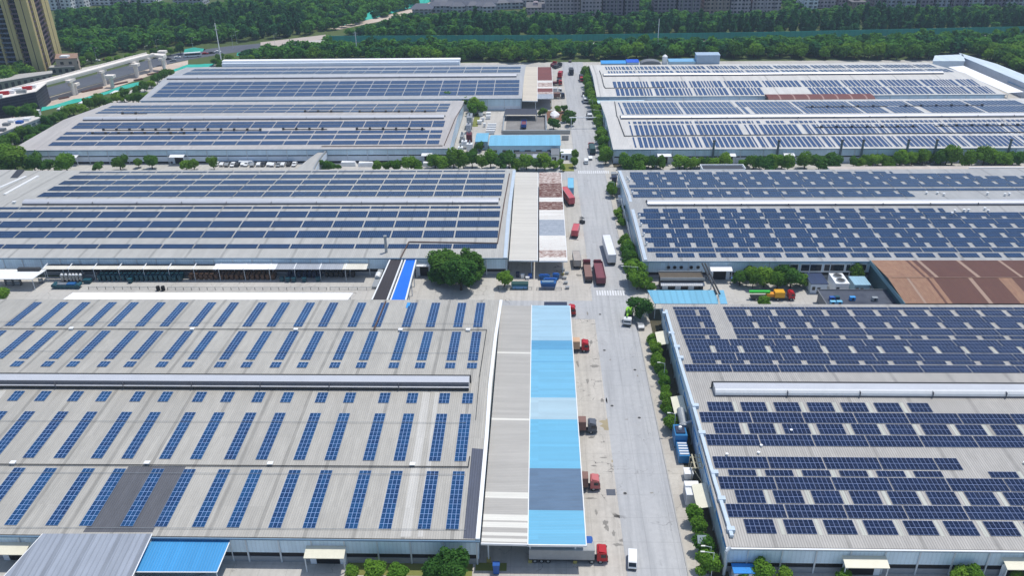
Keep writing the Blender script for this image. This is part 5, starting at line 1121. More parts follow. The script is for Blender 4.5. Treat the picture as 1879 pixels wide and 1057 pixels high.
# covered ramps: dark one and blue one
def walkway(label, pts, z, m, rim=True):
    q = [at(px, py, z) for px, py in pts]; cx = sum(p[0] for p in q)/4; cy = min(p[1] for p in q); t = wld(label, 'covered walkway', 'covered_walkway', cx, cy); q[2] = (q[2][0], min(q[2][1], Y2F-.5)); q[3] = (q[3][0], min(q[3][1], Y2F-.5))
    MB().slab([(x, y, z) for x, y in q], .2).build('roof', m, t)
    for (a, b_, s) in ((q[0], q[3], -1), (q[1], q[2], 1)):
        MB().hexa([(a[0]+s*.02, a[1], z-.6), (a[0]+s*.42, a[1], z-.6), (b_[0]+s*.42, b_[1], z-.6), (b_[0]+s*.02, b_[1], z-.6)], [(a[0]+s*.02, a[1], z+.16), (a[0]+s*.42, a[1], z+.16), (b_[0]+s*.42, b_[1], z+.16), (b_[0]+s*.02, b_[1], z+.16)]).build('edge_trim', M['white'], t)
        for k in range(5):
            u = .04+.92*k/4; MB().box(a[0]+(b_[0]-a[0])*u-.12+s*.2, a[1]+(b_[1]-a[1])*u-.12, 0, a[0]+(b_[0]-a[0])*u+.12+s*.2, a[1]+(b_[1]-a[1])*u+.12, z-.62).build('post', M['post'], t)
    return t
RDK = corr('weathered_dark_roofing', (58, 54, 58), 'X', .9, .2, .5, .8, stretch=10)
walkway('dark weathered covered walkway linking the two left warehouses', [(684, 550.5), (709, 551), (739, 471), (719, 471)], 6.0, RDK); walkway('vivid blue roofed walkway linking the two left warehouses', [(718, 551), (743, 551), (764, 471), (747, 471)], 6.0, corr('vivid_blue_roof', (20, 112, 226), 'X', 1.2, .08, .08, .45))
x, y = at(694, 520); t = thing('conveyor', 'inclined grey conveyor with white hood left of the dark walkway', 'conveyor', (x, y, 0), -.12)
MB().slab([(-.9, -4, .9), (.9, -4, .9), (.9, 4, 3.2), (-.9, 4, 3.2)], .4).build('belt', M['steel'], t); MB().tube((0, -.2, 2.2), (0, 1.6, 2.8), .95, 10).build('hood', M['white'], t)
for yy, h in ((-3, .7), (0, 1.6), (3, 2.5)): MB().box(-.8, yy-.1, 0, .8, yy+.1, h).build('support', M['iron'], t)
# skips and boxes in front of the rusty canopy
x, y = at(954, 529); t = thing('skip', 'large teal skip with round green lid before plain grey canopy', 'skip', (x, y, 0)); MB().box(-2.7, -1.1, .15, 2.7, 1.1, 1.7).build('body', paint('teal_skip_paint', (26, 104, 130), .5), t)
MB().profX([(-1.15, 1.71), (1.15, 1.71), (.9, 2.1), (0, 2.3), (-.9, 2.1)], -2.75, 2.75).build('lid', paint('dark_green_cover', (24, 74, 70), .6), t); MB().box(-2.5, -1.0, 0, 2.5, 1.0, .14).build('base', M['black'], t); MB().box(-2.2, -1.16, .5, 2.2, -1.105, 1.2).build('panel', M['bluepipe'], t)
for i, (px, py, w, d, h) in enumerate(((1006, 529, 5.0, 2.0, 2.2), (1010, 520, 4.4, 1.6, 1.6), (999, 512, 3.6, 1.4, 1.4), (1020, 512, 2.2, 1.4, 1.8))):
    x, y = at(px, py); t = bin_('skip', ('large blue skip with tangled straps before the rust streaked canopy', 'blue steel cage skip behind the large blue skip', 'flat blue stillage left under the rust streaked canopy', 'small blue stillage at the corner of rust streaked canopy')[i], x, y, w, d, h, paint('skip_blue', (24, 92, 156), .5, dirt=.3), None, True, 'skip')
    MB().box(-w*.4, -d*.3, h+.105, w*.35, d*.3, h+.35).build('load', M['blue'] if i else paint('pale_straps', (120, 150, 176), .7, dirt=.5), t)
for i, (px, py, m, h) in enumerate(((950, 508, NAVY, 1.6), (959, 510, M['white'], 1.3), (973, 510, M['blue'], 1.4), (968, 512, M['white'], .8))):
    x, y = at(px, py); bin_('storage_box', ('navy box under plain grey canopy edge', 'white bag shaped box under plain grey canopy edge', 'blue barrel like box beside the canopy post', 'low white box beside the blue box')[i], x, y, 1.2, 1.2, h, m, None, True, 'box')
for i, (px, py) in enumerate(((1036, 512), (1040, 503), (1038, 521), (1041, 530), (1033, 497))): 
    x, y = at(px, py); bin_('storage_box', f'{ordn(i+1)} small pale crate along the right post line of rust streaked canopy', x, y, 1.3, .9, .7, M['steel'], 'pale crates by the rust streaked canopy', True, 'box')
rail(915, 976, 532, 'low rail before the teal skip'); rail(985, 1030, 532.5, 'low rail before the large blue skip')
# front bottom left: grey canopy and blue canopy before nearest left hall
def flatcan(name, label, pts, zs, m, cat='canopy', th=.14, px_posts=(), trim=True):
    q = [(*at(px, py, z), z) for (px, py), z in zip(pts, zs)]; t = wld(label, cat, name, sum(p[0] for p in q)/4, min(p[1] for p in q)); MB().slab(q, th).build('roof', m, t)
    if trim:
        for a, b_ in ((q[0], q[3]), (q[1], q[2]), (q[0], q[1])): MB().tube((a[0], a[1], a[2]-.06), (b_[0], b_[1], b_[2]-.06), .11, 6).build('edge_trim', M['white'], t)
    for p in q: MB().tube((p[0]+(.3 if p is q[0] or p is q[3] else -.3), p[1]+(.3 if p is q[0] or p is q[1] else -.3), 0), (p[0]+(.3 if p is q[0] or p is q[3] else -.3), p[1]+(.3 if p is q[0] or p is q[1] else -.3), p[2]-.2), .12, 8).build('post', M['post'], t)
    return t
flatcan('front_canopy', 'large grey corrugated canopy at the front of nearest left warehouse', [(-22, 1090), (228, 1090), (279, 980), (78, 980)], (5.2, 5.2, 6.9, 6.9), corr('grey_canopy_front', (158, 166, 178), 'X', 1.1, .3, .45, seam=5.5))
flatcan('front_canopy', 'bright blue corrugated canopy at the front of nearest left warehouse', [(240, 1050), (398, 1050.5), (424, 988), (281, 987)], (4.9, 4.9, 5.9, 5.9), corr('bright_blue_canopy', (60, 150, 208), 'X', .55, .25, .15))
x, y = at(911, 1052); bin_('storage_box', 'tall blue bin at the open front end of plain grey canopy', x, y, 1.3, 1.1, 2.4, M['blue'], None, True, 'box')
# ---------------------------------------------------------------- right yard between the nearest two right halls
W2F, W1R = BD['R2'].yf, BD['R1'].yr
flatcan('blue_canopy', 'pale blue corrugated canopy at the corner behind nearest right warehouse', [(1201, 557), (1318, 557.5), (1312, 532.5), (1188, 532.5)], (5.3, 5.3, 5.8, 5.8), corr('pale_blue_canopy', (110, 176, 204), 'X', 1.9, .22, .15), trim=False)
flatcan('blue_canopy', 'narrow pale blue canopy strip beside the pipe pair', [(1322, 557.5), (1335, 557.5), (1328, 532.5), (1317, 532.5)], (5.0, 5.0, 5.2, 5.2), SB['sky_blue'], trim=False)
z0 = 4.2; xa, ya = at(1213, 512, z0); xb = at(1292, 512, z0)[0]; yb = at(1250, 500.5, z0)[1]; t = wld('dark glazed annex with brown flat roof under the wall fans', 'annex', 'annex', (xa+xb)/2, ya)
MB().box(xa, ya, 0, xb, yb, z0).build('wall', DKG, t); MB().box(xa-.2, ya-.2, z0+.003, xb+.2, yb+.2, z0+.1).build('roof', paint('brown_roof_felt', (96, 88, 76), .9, dirt=.35), t)
for bx in ((xa-.25, ya-.25, xb+.25, ya-.02), (xa-.25, yb+.02, xb+.25, yb+.25)): MB().box(bx[0], bx[1], z0-.4, bx[2], bx[3], z0+.55).build('parapet', M['steel'], t)
MB().slab([(xa-.1, ya-1.6, 2.6), (xb+.1, ya-1.6, 2.6), (xb+.1, ya-.25, 3.1), (xa-.1, ya-.25, 3.1)], .1).build('porch_roof', GS2, t)
for i in range(6): xx = xa+.6+i*(xb-xa-1.2)/6; MB().box(xx, ya-.06, .5, xx+(xb-xa)/6-.5, ya-.003, 2.1).build('window', M['glass'] if i % 2 else PANEW, t)
t = wld('pair of long dark pipes slanting from second right hall over blue canopy', 'pipe bridge', 'pipe_bridge', *at(1300, 520))
for o in (-.45, .45): a = at(1291, 484, 6.2); c = at(1318, 540, 5.9); MB().tube((a[0]+o, min(a[1], W2F-.2), 6.3), (c[0]+o, c[1], 6.0), .28, 8).build('pipe', M['iron'], t)
c = at(1306, 515, 3); MB().box(c[0]-.15, c[1]-.15, 0, c[0]+.15, c[1]+.15, 6.0).build('support', M['post'], t)
x, y = at(1350, 519); t = thing('tarp_cover', 'blue tarpaulin lean-to beside the white doorway canopy', 'tarp', (x, y, 0), .5); MB().slab([(-1.7, -.8, 1.2), (1.7, -.8, 1.2), (1.7, .8, 2.0), (-1.7, .8, 2.0)], .06).build('sheet', M['blue'], t)
for p in ((-1.5, -.7, 1.1), (1.5, -.7, 1.1), (-1.5, .7, 1.9), (1.5, .7, 1.9)): MB().tube((p[0], p[1], 0), p, .05, 6).build('pole', M['steel'], t)
def hut(name, label, px0, px1, py_f, py_b, h, wm, rm, cat='hut', over=.2):
    xa, ya = at(px0, py_f, h); xb = at(px1, py_f, h)[0]; yb = at((px0+px1)/2, py_b, h)[1]; t = wld(label, cat, name, (xa+xb)/2, ya)
    MB().box(xa, ya, 0, xb, yb, h-.06).build('wall', wm, t); MB().box(xa-over, ya-over, h-.05, xb+over, yb+over, h+.12).build('roof', rm, t)
    w = min(1.0, (xb-xa)*.25); MB().box((xa+xb)/2-w/2, ya-.05, 0, (xa+xb)/2+w/2, ya-.003, min(2.1, h*.7)).build('door', M['dark'], t)
    MB().box(xa+(xb-xa)*.08, ya-.04, h*.35, xa+(xb-xa)*.08+w, ya-.003, h*.7).build('window', M['glass'], t); return t, xa, ya, xb, yb
hut('kiosk', 'small kiosk with dark blue ribbed roof and blue awning', 1489, 1519, 521, 502, 3.4, PANEW, corr('dark_blue_roof', (40, 58, 92), 'X', .8, .3, .3)); 
t, xa, ya, xb, yb = hut('cooling_unit', 'boxy white cooling unit with two round roof fans', 1534, 1559, 521, 502, 4.0, M['white'], M['white'], 'cooling unit', .05)
for yy in (ya+(yb-ya)*.28, ya+(yb-ya)*.73):
    xm = (xa+xb)/2; f = MB().tube((xm, yy, 4.13), (xm, yy, 4.4), min(1.7, (yb-ya)*.2), 18).build('fan', M['steel'], t); MB().tube((xm, yy, 4.405), (xm, yy, 4.45), min(1.7, (yb-ya)*.2)*.8, 18).build('blade_disc', M['iron'], t).parent = f
hut('cabin', 'pale blue metal cabin right of the white cooling unit', 1569, 1597, 523, 508, 3.2, paint('pale_blue_cabin', (140, 178, 196), .5), corr('pale_blue_cabin_roof', (150, 190, 208), 'X', .9, .2, .2), 'cabin')
z0 = 3.8; q = [at(px, py, z0) for px, py in ((1499, 561), (1655, 561), (1632, 534), (1502, 534))]; ya = W1R+.8; t = wld('dark flat roofed building behind nearest right warehouse with air units', 'building', 'flat_building', (q[0][0]+q[1][0])/2, ya)
MB().box(q[3][0], ya, 0, q[2][0], q[2][1], z0-.05).build('wall', M['grey'], t); MB().box(q[3][0]-.15, ya-.1, z0-.049, q[2][0]+.15, q[2][1]+.15, z0+.05).build('roof', ground_mat('bitumen_roof', (78, 84, 96), (54, 58, 70), (110, 116, 126), .12, .6), t)
for bx in ((q[3][0]-.2, q[2][1]+.16, q[2][0]+.2, q[2][1]+.4), (q[3][0]-.4, ya, q[3][0]-.16, q[2][1]+.4), (q[2][0]+.16, ya, q[2][0]+.4, q[2][1]+.4)): MB().box(bx[0], bx[1], z0-.3, bx[2], bx[3], z0+.4).build('parapet', M['grey'], t)
for i, (px, py, m) in enumerate(((1528, 556, SKYC), (1540, 556, SKYC), (1527, 548, M['blue']), (1535, 547, M['teal']), (1564, 548, M['bluepipe']), (1605, 549, M['steel']))):
    x, y = at(px, py, 4.4); t = thing('air_unit', ('left pale blue air unit on the dark flat roof', 'right pale blue air unit on the dark flat roof', 'dark blue unit behind the pale blue pair', 'teal unit behind the pale blue pair', 'tilted blue roof box right of the air units', 'grey roof vent box nearest the rusty hall')[i], 'air unit', (x, y, z0+.05), .0)
    MB().box(-.8, -.55, .1, .8, .55, 1.2).build('casing', m, t); MB().tube((0, -.56, .65), (0, -.6, .65), .4, 12).build('fan', M['iron'], t); MB().box(-.7, -.5, 0, .7, .5, .09).build('base', M['iron'], t)
# rusty roofed hall
z0 = 6.9; RB = corr('rust_brown_roof', (98, 62, 50), 'X', .55, .28, .35, .75, rust=(84, 46, 42), rustamt=.5); RT = corr('tan_rusted_roof', (158, 122, 96), 'X', .55, .25, .45, .75, rust=(120, 78, 60), rustamt=.5); RL = corr('pale_lap_strip', (164, 136, 116), 'X', .55, .2, .3)
a0 = at(1592, 474, z0); a2 = at(1664, 557, z0); xL = (a0[0]+a2[0])/2; yF = max(a2[1], W1R+.5); yB = min(a0[1], W2F-.3); yM = at(1634, 510, z0+1.0)[1]
t = wld('rusty brown roofed hall wedged between the two nearest right warehouses', 'hall', 'rusty_hall', xL+40, yF); zr = z0+1.1; xe = 175
for side, seq in ((0, [(0, 5.5, 0), (5.5, 6.3, 2), (6.3, 11.5, 0), (11.5, 12.2, 1), (12.2, 13.6, 0), (13.6, 24, 1), (24, 25.2, 2), (25.2, 33, 1), (33, 37, 0), (37, 48, 1), (48, 49, 2), (49, 58, 1), (58, 60, 0), (60, xe-xL, 1)]), (1, [(0, 11, 0), (11, 11.8, 1), (11.8, 13, 0), (13, 14.5, 1), (14.5, 15.6, 2), (15.6, 27, 1), (27, 28.2, 2), (28.2, 40, 1), (40, 41, 2), (41, 52, 1), (52, 53, 2), (53, xe-xL, 1)])):
    mb = MB()
    for u, v, m in seq:
        if side == 0: mb.slab([(xL+u, yF, z0), (xL+v-.02, yF, z0), (xL+v-.02, yM-.01, zr), (xL+u, yM-.01, zr)], .12, m)
        else: mb.slab([(xL+u, yM+.01, zr), (xL+v-.02, yM+.01, zr), (xL+v-.02, yB, z0), (xL+u, yB, z0)], .12, m)
    mb.build('roof', [RT, RB, RL], t)
TW = paint('dark_teal_gable', (58, 90, 98), .6, dirt=.3)
MB().profX([(yF+.1, 0), (yB-.1, 0), (yB-.1, z0-.2), (yM, zr-.25), (yF+.1, z0-.2)], xL+.15, xL+.5).build('wall', TW, t)
MB().box(xL+.6, yF+.2, 0, xe, yF+.5, z0-.25).build('wall', TW, t); MB().box(xL+.6, yB-.5, 0, xe, yB-.2, z0-.25).build('wall', TW, t)
MB().hexa([(xL-.5, yF-.2, z0-.9), (xL-.1, yF-.2, z0-.9), (xL-.1, yB, z0-.9), (xL-.5, yB, z0-.9)], [(xL-.2, yF-.2, z0+.1), (xL-.02, yF-.2, z0+.1), (xL-.02, yB, z0+.1), (xL-.2, yB, z0+.1)]).build('gable_gutter', paint('teal_grey_gutter', (104, 138, 150), .5), t)
MB().tube((xL+1, yM, zr+.06), (xe, yM, zr+.06), .12, 6).build('ridge_cap', RL, t)
# things against the road wall of nearest right hall
bR = BD['R1']
def side_awning(px, py0, py1, label):
    xa, y1_ = at(px, py0, 3.9); y0_ = at(px, py1, 3.9)[1]; xw = bR.x('L', (y0_+y1_)/2)-.35; t = wld(label, 'awning', 'side_awning', xw-1.4, y0_)
    MB().slab([(xw-3.0, y0_, 3.6), (xw-.05, y0_, 4.2), (xw-.05, y1_, 4.2), (xw-3.0, y1_, 3.6)], .12).build('roof', CRM, t)
    for yy in (y0_+.3, y1_-.3): MB().tube((xw-2.8, yy, 0), (xw-2.8, yy, 3.5), .08, 8).build('post', M['post'], t)
side_awning(1240, 727, 758, 'cream side awning on the right hall wall above the blue filter machine'); side_awning(1284, 888, 932, 'cream side awning beside the white tank box on right hall wall'); side_awning(1208, 608, 632, 'cream side awning farthest along nearest right hall wall')
FB = paint('filter_blue', (40, 122, 178), .45, dirt=.2)
x, y = at(1250, 836); t = thing('dust_collector', 'blue dust collector machine against nearest right hall wall', 'machine', (x, y, 0))
MB().box(-1.3, 2.2, .8, 1.5, 6.5, 4.0).build('filter_body', FB, t); MB().box(-1.0, 2.9, 4.01, 1.1, 5.6, 4.3).build('top_tray', NAVY, t); MB().box(-1.1, -3.2, .3, 1.4, 2.15, 2.4).build('panel_box', FB, t)
for k in range(5): MB().box(-.9, -2.8+k*.95, 2.41, 1.2, -2.35+k*.95, 2.62).build('slat_cover', WB, t)
MB().tube((1.2, 5.5, 3.8), (1.2, 11.5, 4.6), .95, 14).build('cyclone', M['steel'], t); MB().tube((.2, 6.0, 4.2), (3.6, 6.3, 5.2), .38, 10).build('duct', M['steel'], t); MB().tube((.0, 4.2, 4.3), (.0, 4.2, 5.1), .4, 10).build('vent_pipe', M['white'], t)
for p in ((-1.1, 2.5), (1.3, 2.5), (-1.1, 6.2), (1.3, 6.2)): MB().box(p[0]-.1, p[1]-.1, 0, p[0]+.1, p[1]+.1, .79).build('leg', M['iron'], t)
x, y = at(1278, 873); t = thing('pipe_rack', 'beige steel pipe rack between dust collector and white tank box', 'pipe rack', (x, y, 0)); BG = paint('beige_steel', (196, 188, 160), .5)
for yy in (-1.8, 0, 1.8): MB().tube((-1.5, yy, 0), (-1.5, yy, 3.8), .09, 6).build('post', BG, t); MB().tube((1.2, yy, 0), (1.2, yy, 3.8), .09, 6).build('post', BG, t); MB().tube((-1.5, yy, 3.7), (1.2, yy, 3.7), .12, 6).build('beam', BG, t)
for xx in (-1.0, -.2, .7): MB().tube((xx, -2.4, 3.95), (xx, 2.4, 3.95), .2, 8).build('pipe', BG, t)
MB().tube((-1.4, -1.8, 3.6), (1.2, -4.2, .3), .1, 6).build('strut', BG, t); MB().tube((1.6, 3.4, 3.9), (1.6, 3.4, 6.9), .5, 12).build('fan_housing', M['maroon'], t)
x, y = at(1262, 877); bin_('pump_box', 'white pump box with two black ports beside the pipe rack', x, y, 1.9, 2.2, 1.9, M['white'], None, True, 'box')
x, y = at(1268, 918); t = thing('tank_box', 'white boxy tank beneath the cream side awning', 'tank', (x, y, 0)); MB().box(-1.5, -2.0, .2, 1.5, 2.0, 3.2).build('body', WB, t); MB().box(-1.5, .4, 3.21, 1.5, 2.0, 3.6).build('top_step', M['white'], t); MB().box(-1.3, -1.8, 0, 1.3, 1.8, .19).build('base', M['concrete'], t); MB().box(-1.56, -1.6, .8, -1.505, 1.6, 2.6).build('side_panel', GS2, t)
x, y = at(1297, 1030); t = thing('notice_board', 'grey backed notice board on posts among the street trees', 'board', (x, y, 0)); MB().slab([(-1.9, 1.1, 3.5), (-.1, 1.1, 3.5), (-.1, 2.4, 4.5), (-1.9, 2.4, 4.5)], .1).build('panel', paint('board_back', (150, 164, 168), .5), t); MB().tube((-.15, 1.6, 0), (-.15, 1.6, 3.9), .08, 8).build('post', M['post'], t)
MB().box(-.4, 1.4, 0, .1, 1.9, .2).build('base', M['concrete'], t)
hut('blue_roof_hut', 'low hut with bright blue roof at the foot of nearest right warehouse', 1348, 1392, 1052, 1037, 2.6, PANEW, paint('hut_blue_roof', (40, 140, 220), .5))
# fan boxes and ducts on the second right hall's road wall
b2 = BD['R2']
for i, (px, py, h, m) in enumerate(((1139, 366, 2.4, WB), (1134, 352, 3.4, M['steel']), (1126, 322, 2.2, M['steel']), (1127, 330, 2.6, NAVY), (1148, 400, 2.8, M['offwhite']))):
    x, y = at(px, py, 1); t = bin_('plant_box', ('white', 'tall steel', 'steel', 'navy', 'cream')[i]+' plant box against the road wall of second right warehouse', x, y, 2.2, 2.6, h, m, None, True, 'machine')
for i, (pa, pb_) in enumerate((((1155, 415), (1163, 448)), ((1150, 392), (1158, 425)), ((1146, 372), (1153, 398)))):
    a = at(*pa, 3); c = at(*pb_, 3); t = wld(f'{ordn(3-i)} steel duct run from the front on second right hall road wall', 'duct', 'duct', a[0], c[1]); MB().tube((b2.x('L', a[1])-1.2, a[1], 4.6), (b2.x('L', c[1])-1.2, c[1], 3.2), .35, 10).build('run', M['steel'], t); MB().tube((b2.x('L', c[1])-1.2, c[1], 0), (b2.x('L', c[1])-1.2, c[1], 3.3), .3, 10).build('drop', M['steel'], t)
# ---------------------------------------------------------------- yard beside the third left hall
def gable(name, label, px0, px1, pyf, pyb, h, wm, rm, cat='building', rise=1.0):
    xa, ya = at(px0, pyf, h); xb = at(px1, pyf, h)[0]; yb = at((px0+px1)/2, pyb, h)[1]; ym = (ya+yb)/2; t = wld(label, cat, name, (xa+xb)/2, ya)
    MB().profX([(ya, 0), (yb, 0), (yb, h-.1), (ym, h+rise-.1), (ya, h-.1)], xa, xb).build('wall', wm, t)
    MB().slab([(xa-.3, ya-.4, h-.05), (xb+.3, ya-.4, h-.05), (xb+.3, ym, h+rise), (xa-.3, ym, h+rise)], .09).slab([(xa-.3, ym, h+rise), (xb+.3, ym, h+rise), (xb+.3, yb+.4, h-.05), (xa-.3, yb+.4, h-.05)], .09).build('roof', rm, t)
    n = max(2, int((xb-xa)/5))
    for i in range(n): xx = xa+.8+i*(xb-xa-1.6)/n; MB().box(xx, ya-.05, 1.0, xx+(xb-xa)/n*.5, ya-.003, 2.3).build('window', M['glass'], t)
    return t
SKR = corr('sky_blue_roof', (116, 182, 212), 'X', .8, .12, .15); PALEW = paint('pale_blue_wall', (178, 210, 226), .6, dirt=.12)
gable('blue_roof_building', 'long low building with sky blue roof beside third left warehouse', 898, 1028, 266.5, 247.5, 4.6, PALEW, SKR)
gable('blue_roof_building', 'short building with white and blue roof left of the long sky blue roof', 873, 894, 259, 244, 4.2, PALEW, SKR)
hut('gatehouse', 'small white gatehouse by the road below the sky blue roof', 1012, 1026, 284, 272, 3.2, M['white'], M['grey'], 'gatehouse'); hut('guard_hut', 'pale open guard hut between the columnar trees', 1030, 1050, 282, 274, 2.8, PANEW, M['white'], 'hut'); hut('grey_shed', 'low grey roofed shed behind the tree belt', 978, 1004, 289, 283, 2.8, PALEW, GS2, 'shed'); hut('grey_shed', 'low pale shed among the shrubs under sky blue roof', 944, 976, 288, 283, 2.4, PALEW, M['grey'], 'shed')
xa, ya = at(927, 243); xb = at(1002, 243)[0]; yb = at(965, 212)[1]; struct('court_floor', MB().poly([(xa, ya, .01), (xb, ya, .01), (xb, yb, .01), (xa, yb, .01)]), ground_mat('worn_court_floor', (150, 148, 144), (120, 118, 116), (96, 96, 96), .1, .7, crack=.6))
flatcan('dark_canopy', 'dark grey flat canopy at the back of the small walled court', [(925, 209.5), (986, 209.5), (985, 199), (928, 199)], (3.4, 3.4, 3.6, 3.6), corr('dark_canopy_sheet', (64, 66, 76), 'X', .8, .25, .3), trim=False)
truck('dark open truck parked in the small walled court', 961.5, 232, 0, NAVY, 'tipper', M['blue'], 9.5, hb=2.6)
def wallrun(label, pts, h, m=None):
    t = wld(label, 'wall', 'yard_wall', *at(*pts[0])); P = [at(*p) for p in pts]; mb = MB()
    for a, c in zip(P, P[1:]): mb.hexa([(a[0]-.12, a[1]-.12, 0), (c[0]+.12, c[1]-.12, 0), (c[0]+.12, c[1]+.12, 0), (a[0]-.12, a[1]+.12, 0)], [(a[0]-.12, a[1]-.12, h), (c[0]+.12, c[1]-.12, h), (c[0]+.12, c[1]+.12, h), (a[0]-.12, a[1]+.12, h)]); 
    mb.build('wall', m or M['concrete'], t); MB().box(min(P[0][0], P[1][0])-.2, min(P[0][1], P[1][1])-.2, h+.003, max(P[0][0], P[1][0])+.2, max(P[0][1], P[1][1])+.2, h+.12).build('coping', M['steel'], t)
wallrun('long low wall in front of the small walled court', [(922, 245.5), (1046, 245.5)], 1.8); wallrun('right side wall of the small walled court', [(1003, 244), (1001, 212)], 1.8); wallrun('left side wall of the small walled court', [(922, 244), (927, 212)], 1.8); wallrun('pale boundary wall by the road below the gantry', [(1031, 257), (1043, 257)], 2.2); wallrun('boundary wall in front of the tree belt buildings', [(945, 284), (1008, 284)], 1.6)
for i, (px, py, w, d) in enumerate(((882.5, 208, 2.4, 2.6), (896.5, 208, 2.4, 2.6), (896, 214, 2.4, 1.4), (880, 223, 2.4, 1.8), (886, 218, 1.6, 1.0), (903, 229, 4.4, 1.0), (902, 233, 4.6, 1.0), (901, 237, 4.6, 1.0), (900, 241, 4.4, 1.0), (889, 228, 1.2, 1.2))):
    x, y = at(px, py, 1.2); bin_('white_cabinet', f'{ordn(i+1)} white equipment cabinet from the back in the plot beside third left warehouse', x, y, w, d, 1.8, M['white'], 'white equipment cabinets beside third left warehouse', True, 'cabinet')
x, y = at(1018, 212); mb = MB(); g = random.Random(3); rings = []
for j, (rr, zz) in enumerate(((3.3, 0), (3.0, .9), (2.2, 1.7), (1.0, 2.3))):
    rings.append([(x+math.cos(a)*rr*g.uniform(.8, 1.2)*.8, y+math.sin(a)*rr*g.uniform(.8, 1.2)*1.3, zz*g.uniform(.85, 1.15)) for a in np.linspace(0, 2*PI, 15)[:-1]])
for A, C in zip(rings, rings[1:]):
    for i in range(14): mb.poly([A[i], A[(i+1) % 14], C[(i+1) % 14], C[i]])
mb.poly(rings[-1]); tag(mb.build('tarp_heap', paint('white_tarpaulin', (236, 236, 236), .7, dirt=.08)), 'white tarpaulin heap between trees beside the road', 'tarp heap')
sheet('soil_patch', rect(at(1000, 222)[0], at(1000, 222)[1], at(1040, 222)[0], at(1010, 203)[1]), .015, ground_mat('bare_earth', (126, 92, 74), (104, 78, 62), (140, 110, 92), .2, 1.0))
# plant between the third left hall and the blue roofs
b3 = BD['L3']
for i, (px, py, w, d, h, m) in enumerate(((862, 218, 2.6, 8, 6.2, M['steel']), (860, 232, 2.2, 4, 4.5, GS2), (861, 250, 2.6, 4.5, 5.0, M['maroon']), (852, 262, 2.6, 3.2, 3.6, WB), (862, 268, 2.8, 3.2, 4.4, WB), (848, 250, 1.6, 7, 3.0, M['steel']), (845, 272, 2.4, 2.4, 2.6, M['white']))):
    x, y = at(px, py, h*.7); t = thing('filter_unit', ('tall steel filter unit highest beside third left hall', 'grey filter box below the tall steel filter unit', 'maroon topped filter unit beside third left hall', 'white fan box nearest the end wall of third left hall', 'white tank box right of the white fan box', 'long steel duct box along third left hall end wall', 'small white box at the corner of third left hall')[i], 'filter unit', (x, y, 0)); x0 = w/2
    MB().box(-w/2, -d/2, 1.2, w/2, d/2, h).build('casing', m, t); MB().tube((0, 0, h), (0, 0, h+1.4), .4, 10).build('outlet', M['steel'], t)
    for sx in (-1, 1):
        for sy in (-1, 1): MB().box(sx*(w/2-.12)-.1, sy*(d/2-.12)-.1, 0, sx*(w/2-.12)+.1, sy*(d/2-.12)+.1, 1.19).build('leg', M['iron'], t)
# sheds between the far halls on the right
z0 = 7.0; xa, ya = at(1411, 181, z0); xb = at(1606, 179, z0)[0]; yb = at(1500, 171, z0)[1]; t = wld('low arched red brown roof between the two far right warehouses', 'shed', 'arched_shed', (xa+xb)/2, ya); ym = (ya+yb)/2; wd = (yb-ya)/2
MB().profX([(ym-math.cos(a)*wd, z0-.8+1.3*math.sin(a)) for a in np.linspace(0, PI, 9)], xa, xb).build('roof', corr('red_brown_arch', (112, 60, 54), 'X', 1.0, .2, .3, .7, seam=7.5, seamcol=(190, 160, 150)), t); MB().box(xa+.3, ya+.3, 0, xb-.3, yb-.3, z0-.83).build('wall', M['dark'], t)
flatcan('pale_canopy', 'pale blue white flat canopy in the gap at the road end of far right halls', [(1097, 189), (1184, 187.5), (1182, 183), (1095, 184)], (5.5, 5.5, 5.6, 5.6), paint('pale_ice_sheet', (196, 226, 238), .5), trim=False)
x0, y0 = at(1290, 311, 6.8); x1 = at(1368, 311, 6.8)[0]; t = wld('dark flat roof with white rim behind second right warehouse', 'building', 'roof_house', (x0+x1)/2, y0); y1 = at(1330, 302.5, 6.8)[1]; y0 = max(y0, b2.yr+.8)
MB().box(x0, y0, 0, x1, y1, 6.6).build('wall', PANEW, t); MB().box(x0+.3, y0+.3, 6.603, x1-.3, y1-.3, 6.75).build('roof', DKG, t)
for bx in ((x0-.3, y1, x1+.3, y1+.3), (x0-.3, y0, x0, y1), (x1, y0, x1+.3, y1)): MB().box(bx[0], bx[1], 6.2, bx[2], bx[3], 7.1).build('rim', M['white'], t)
xa = at(1522, 308, 6.6)[0]; xb = at(1960, 308, 6.6)[0]; t = wld('beige strip roofed annex along the back of second right warehouse', 'annex', 'annex', (xa+xb)/2, b2.yr+.8); MB().box(xa, b2.yr+.6, 0, xb, b2.yr+4.0, 6.3).build('wall', PANEW, t); MB().box(xa-.3, b2.yr+.5, 6.303, xb, b2.yr+4.3, 6.5).build('roof', corr('beige_strip_roof', (196, 184, 172), 'X', .8, .12, .2), t); MB().box(xb-40, b2.yr+1.0, 6.51, xb, b2.yr+1.5, 6.9).build('white_duct', M['white'], t)
